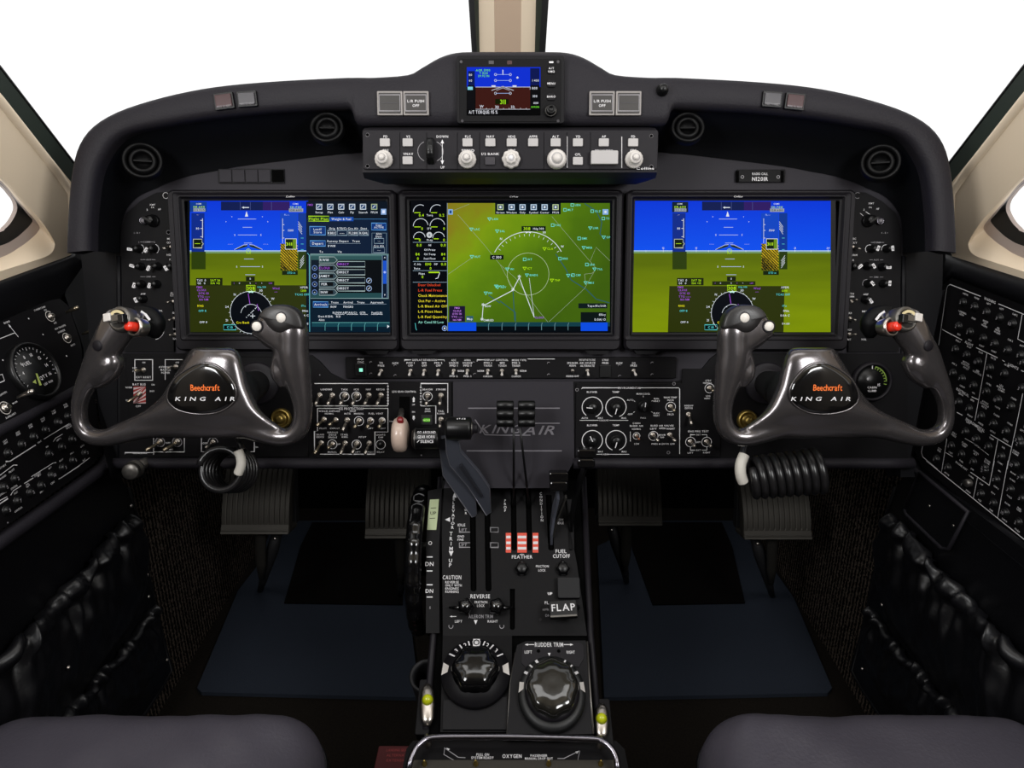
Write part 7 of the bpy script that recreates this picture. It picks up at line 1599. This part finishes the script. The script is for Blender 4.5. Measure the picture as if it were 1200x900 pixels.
m.lathe((0, 0), [(11 * k, -17 * k), (14 * k, -16 * k), (15.5 * k, -13 * k), (15.5 * k, 14 * k), (15 * k, 17 * k), (12 * k, 18 * k)], M_knob, 36, X=X, cap0=True); nrm = (CAMP - (f.M() @ c)).normalized(); fxw = Fr(f.M() @ c, (1, 0, 0), CU - nrm * CU.dot(nrm)); fx = f.M().inverted() @ fxw.M(); m.text(1 * k, 12.5 * k, 9.8 * k, 'AT', 2.6 * k, M_white, X=fx); m.text(8 * k, 12.5 * k, 9.8 * k, 'GA', 2.6 * k, M_white, X=fx)
m.build('cylinder_grip', t)
m = MB(); m.lathe((0, 0), [(9 * k, 17.5 * k), (9 * k, 20 * k), (6.5 * k, 21 * k), (6.5 * k, 25 * k), (5.5 * k, 26 * k)], M_bezel, 26, X=X); m.lathe((0, 0), [(9.6 * k, 17.6 * k), (10 * k, 18.5 * k), (9.4 * k, 19.2 * k)], M_alu, 26, X=X, cap1=False); m.build('end_button', t)
for side, x0, y0, kx, ky, rx, ry in (('left', 602, 600, 592, 485, 602, 503), ('right', 619.5, 600, 617, 485, 608.5, 503)):
    t, f = lever('propeller_lever', '%s propeller lever, thin black rod topped by a ribbed black grip' % side, x=x0, y=y0)
    m = MB(); m.tube([LM(f, x0, y0, -.02), LM(f, x0, 588, .012), LM(f, rx + (x0 - rx) * .55, 545, .055), LM(f, rx, ry - 10, .075)], [.0022, .0022, .0018, .0018], M_knob, 10); m.build('rod', t)
    m = MB(); k = .98 / FPX
    for i, yy in enumerate((475, 485, 495)):
        c = LM(f, kx, yy, .08 + (.004 if i == 1 else 0)); X = Matrix.Translation(c) @ Matrix.Rotation(pi / 2, 4, 'Y'); m.lathe((0, 0), [(4.6 * k, -11 * k), (6.0 * k, -10 * k), (6.2 * k, 0), (6.0 * k, 10 * k), (4.6 * k, 11 * k)], M_knob, 20, X=X, cap0=True)
    m.build('ribbed_grip', t)
for side, P, kx, ky, kw, kh in (('left', [(646, 640, -.02, .008), (646, 622, .006, .012), (649, 600, .03, .014), (654, 580, .055, .009)], 654.5, 563, 25, 24), ('right', [(669, 628, -.02, .008), (669.5, 610, .008, .012), (674, 580, .04, .013), (686, 545, .08, .008)], 686.5, 536, 23, 22)):
    t, f = lever('condition_lever', '%s condition lever with a glossy black notched grip' % side, x=P[0][0], y=P[0][1])
    b = blade(f, P, .004, M_blade if side == 'left' else M_knob); 
    if side == 'left': b2 = blade(f, [(646, 640, -.02, .004), (652, 610, .02, .004), (663, 582, .05, .004)], .003, M_alu); b.v, b.f, b.m, b.sm = b.v, b.f, b.m, b.sm; b2.build('side_stay', t, 'bright metal edge stay')
    b.build('lever_arm', t)
    k = .98 / FPX; c = LM(f, kx, ky, P[-1][2] + .008); m = MB(); fxw = Fr(f.M() @ c, (1, 0, 0), (0, .25, 1)); fx = f.M().inverted() @ fxw.M()
    m.pad((0, 6 * k), kw * k, kh * .52 * k, M_gloss, -8 * k, 8 * k, 3 * k, 1.5 * k, X=fx, seg=6); m.pad((0, -6 * k), kw * .96 * k, kh * .56 * k, M_gloss, -8 * k, 10 * k, 4 * k, 2 * k, X=fx, seg=6); m.pad((0, 0), kw * .8 * k, 6 * k, M_gloss, -7 * k, 6 * k, 1 * k, 1 * k, X=fx)
    m.build('notched_grip', t)

# ================================================================== AFT END: LATCH LEVERS, CHROME RAIL, OXYGEN PANEL
for x, y0, y1, by, l in ((501, 803, 852, 820, 'silver latch lever with lime ball on the left edge of the pedestal'), (705, 826, 868, 842, 'silver latch lever with lime ball on the right edge of the pedestal')):
    f = Fr(T.wp(x, (y0 + y1) / 2, .0), T.u, T.v); t = thing('latch_lever', l, 'lever', f); k = f.s(x, by)
    m = MB(); P = [f.at(x, y, .0) for y in (y0, y0 + 8, (y0 + y1) / 2, y1 - 8, y1)]; m.tube([p_ + Vector((0, 0, .004)) for p_ in P], [(3 * k, 2 * k), (7.5 * k, 4 * k), (9 * k, 5 * k), (7.5 * k, 4 * k), (4 * k, 2 * k)], M_nickel, 20, up=(0, 0, 1)); m.build('lever_plate', t)
    m = MB(); m.pad(tuple(f.at(x + (-4 if x < 600 else 4), (y0 + y1) / 2))[:2], 16 * k, (y1 - y0 + 14) * k, M_black, -.02, .0, .003, .001); m.build('mount', t)
    m = MB(); m.lathe(tuple(f.at(x, by, .010)), [(.001, -6.6 * k), (4.6 * k, -4.7 * k), (6.6 * k, 0), (4.6 * k, 4.7 * k), (2.4 * k, 6.1 * k), (.0003, 6.6 * k)], M_yel, 24); m.build('lime_ball', t, 'lime yellow ball')
OX = Fr(T.wp(600, 868, -.002), (1, 0, 0), (0, cos(radians(12)), sin(radians(12))))
t = thing('oxygen_panel', 'black oxygen control panel lettered OXYGEN at the aft end of the pedestal', 'control panel', OX)
m = MB(); P = [(476, 878), (484, 868), (722, 868), (732, 878), (742, 930), (466, 930)]; m.poly([tuple(OX.at(x, y))[:2] for x, y in P][::-1], M_black, -.10, .0)
c, w_, h_ = rect_of(OX, 480, 891, 728, 925); m.pad((c[0], c[1]), w_, h_, M_pedal, 0, .0012, .002, .0004)
d = Draw(m, OX, 460, 740, 4.286, .0004)
d.line([(260, 584), (330, 632), (366, 634)], 4, M_grey); d.line([(262, 584), (258, 618), (310, 648), (700, 655), (930, 648), (940, 600)], 3, M_grey); d.line([(828, 638), (860, 638), (930, 604)], 4, M_grey); d.poly([(270, 584), (288, 590), (278, 600)], M_white); d.poly([(936, 600), (918, 604), (926, 614)], M_white)
d.text(453, 618, 'PULL ON', 13, M_white, width=64); d.text(452, 634, 'SYSTEM READY', 13, M_white, width=112); d.text(600, 626, 'OXYGEN', 19, M_white, width=96); d.text(735, 623, 'PASSENGER', 12, M_white, width=84); d.text(735, 638, 'MANUAL DROP OUT', 12, M_white, width=140)
m.build('face_plate', t)
for x in (161, 418, 784, 1045):
    d0 = Draw(None, OX, 460, 740, 4.286); m = MB(); kk = d0.sc(x, 668); m.lathe((0, 0), [(13 * kk, 0), (13 * kk, .003), (9 * kk, .004), (6 * kk, .009), (3 * kk, .010)], M_brass, 18); m.build('stud', t, 'brass stud', d0.p(x, 668, .0012))
t = thing('guard_rail', 'bent chrome guard rail around the aft end of the pedestal', 'rail', OX)
m = MB(); P = catmull([tuple(OX.at(x, y, w)) for x, y, w in ((478, 925, -.01), (479, 900, .018), (484, 884, .024), (492, 872, .026), (508, 864.5, .026), (560, 863.5, .026), (620, 864, .026), (690, 866, .026), (706, 869, .026), (716, 877, .025), (722, 888, .022), (724, 902, .016), (726, 925, -.01))], 6)
m.tube(P, .0042, M_chrome, 16); m.build('rail_tube', t)
m = MB()
for x, y in ((501, 872), (704, 874)): m.lathe(tuple(OX.at(x, y, 0)), [(.006, 0), (.006, .006), (.004, .008), (.004, .018)], M_nickel, 16)
m.build('rail_foot', t)
# red placard plate on floor left of pedestal
zf = Fr((0, 0, .12), (1, 0, 0), (0, 1, 0)); f = Fr(zf.wp(462, 884), (1, 0, 0), (0, 1, 0)); b = MB(); c, w_, h_ = rect_of(f, 444, 874, 486, 920); b.pad(c, w_, h_, M_redplac, -.12, 0, .002, .001)
d = Draw(b, f, 0, 0, 1, .0003); RP = mat('red_letter', 'b04848', .5)
for i, tx in enumerate(('LANDING GEAR', 'ALTERNATE', 'EXTENSION')): d.text(466, 879 + i * 6, tx, 3.4, RP, width=26)
wobj('warning_placard', b, f, 'dark red landing gear placard box low on the left of the pedestal', 'placard')
# small bolts on the pedestal's right side
for x, y in ((682, 593), (687, 655)):
    p = Qi @ Vector((XR, Q.wp(x, y).y, Q.wp(x, y).z - .01)); m = MB(); m.lathe((0, 0), [(.005, 0), (.005, .002), (.003, .004)], M_nickel, 14, X=Matrix.Translation(p) @ Matrix.Rotation(pi / 2, 4, 'Y')); m.build('bolt', PD)

# repeated things share a group
GROUPS = {'display_unit': 'large flight displays side by side', 'control_yoke': 'pair of control yokes', 'audio_panel': 'audio panels beside the outer displays', 'rudder_pedal': 'rudder pedals in the footwells',
          'floor_mat': 'carpet mats in the footwells', 'heel_pad': 'heel pads on the floor mats', 'pilot_seat': 'pilot seats', 'power_lever': 'levers of the centre pedestal', 'propeller_lever': 'levers of the centre pedestal',
          'condition_lever': 'levers of the centre pedestal', 'latch_lever': 'latch levers beside the pedestal', 'circuit_breaker_panel': 'circuit breaker panels on the side walls', 'coiled_cord': 'coiled cords below the yokes',
          'brass_fitting': 'brass fittings behind the yokes', 'wall_liner': 'leather lined side walls', 'switch_console': 'switch panels along the lower instrument panel'}
for o in list(bpy.data.objects):
    if o.parent is None and o.name.split('.')[0] in GROUPS: o['group'] = GROUPS[o.name.split('.')[0]]
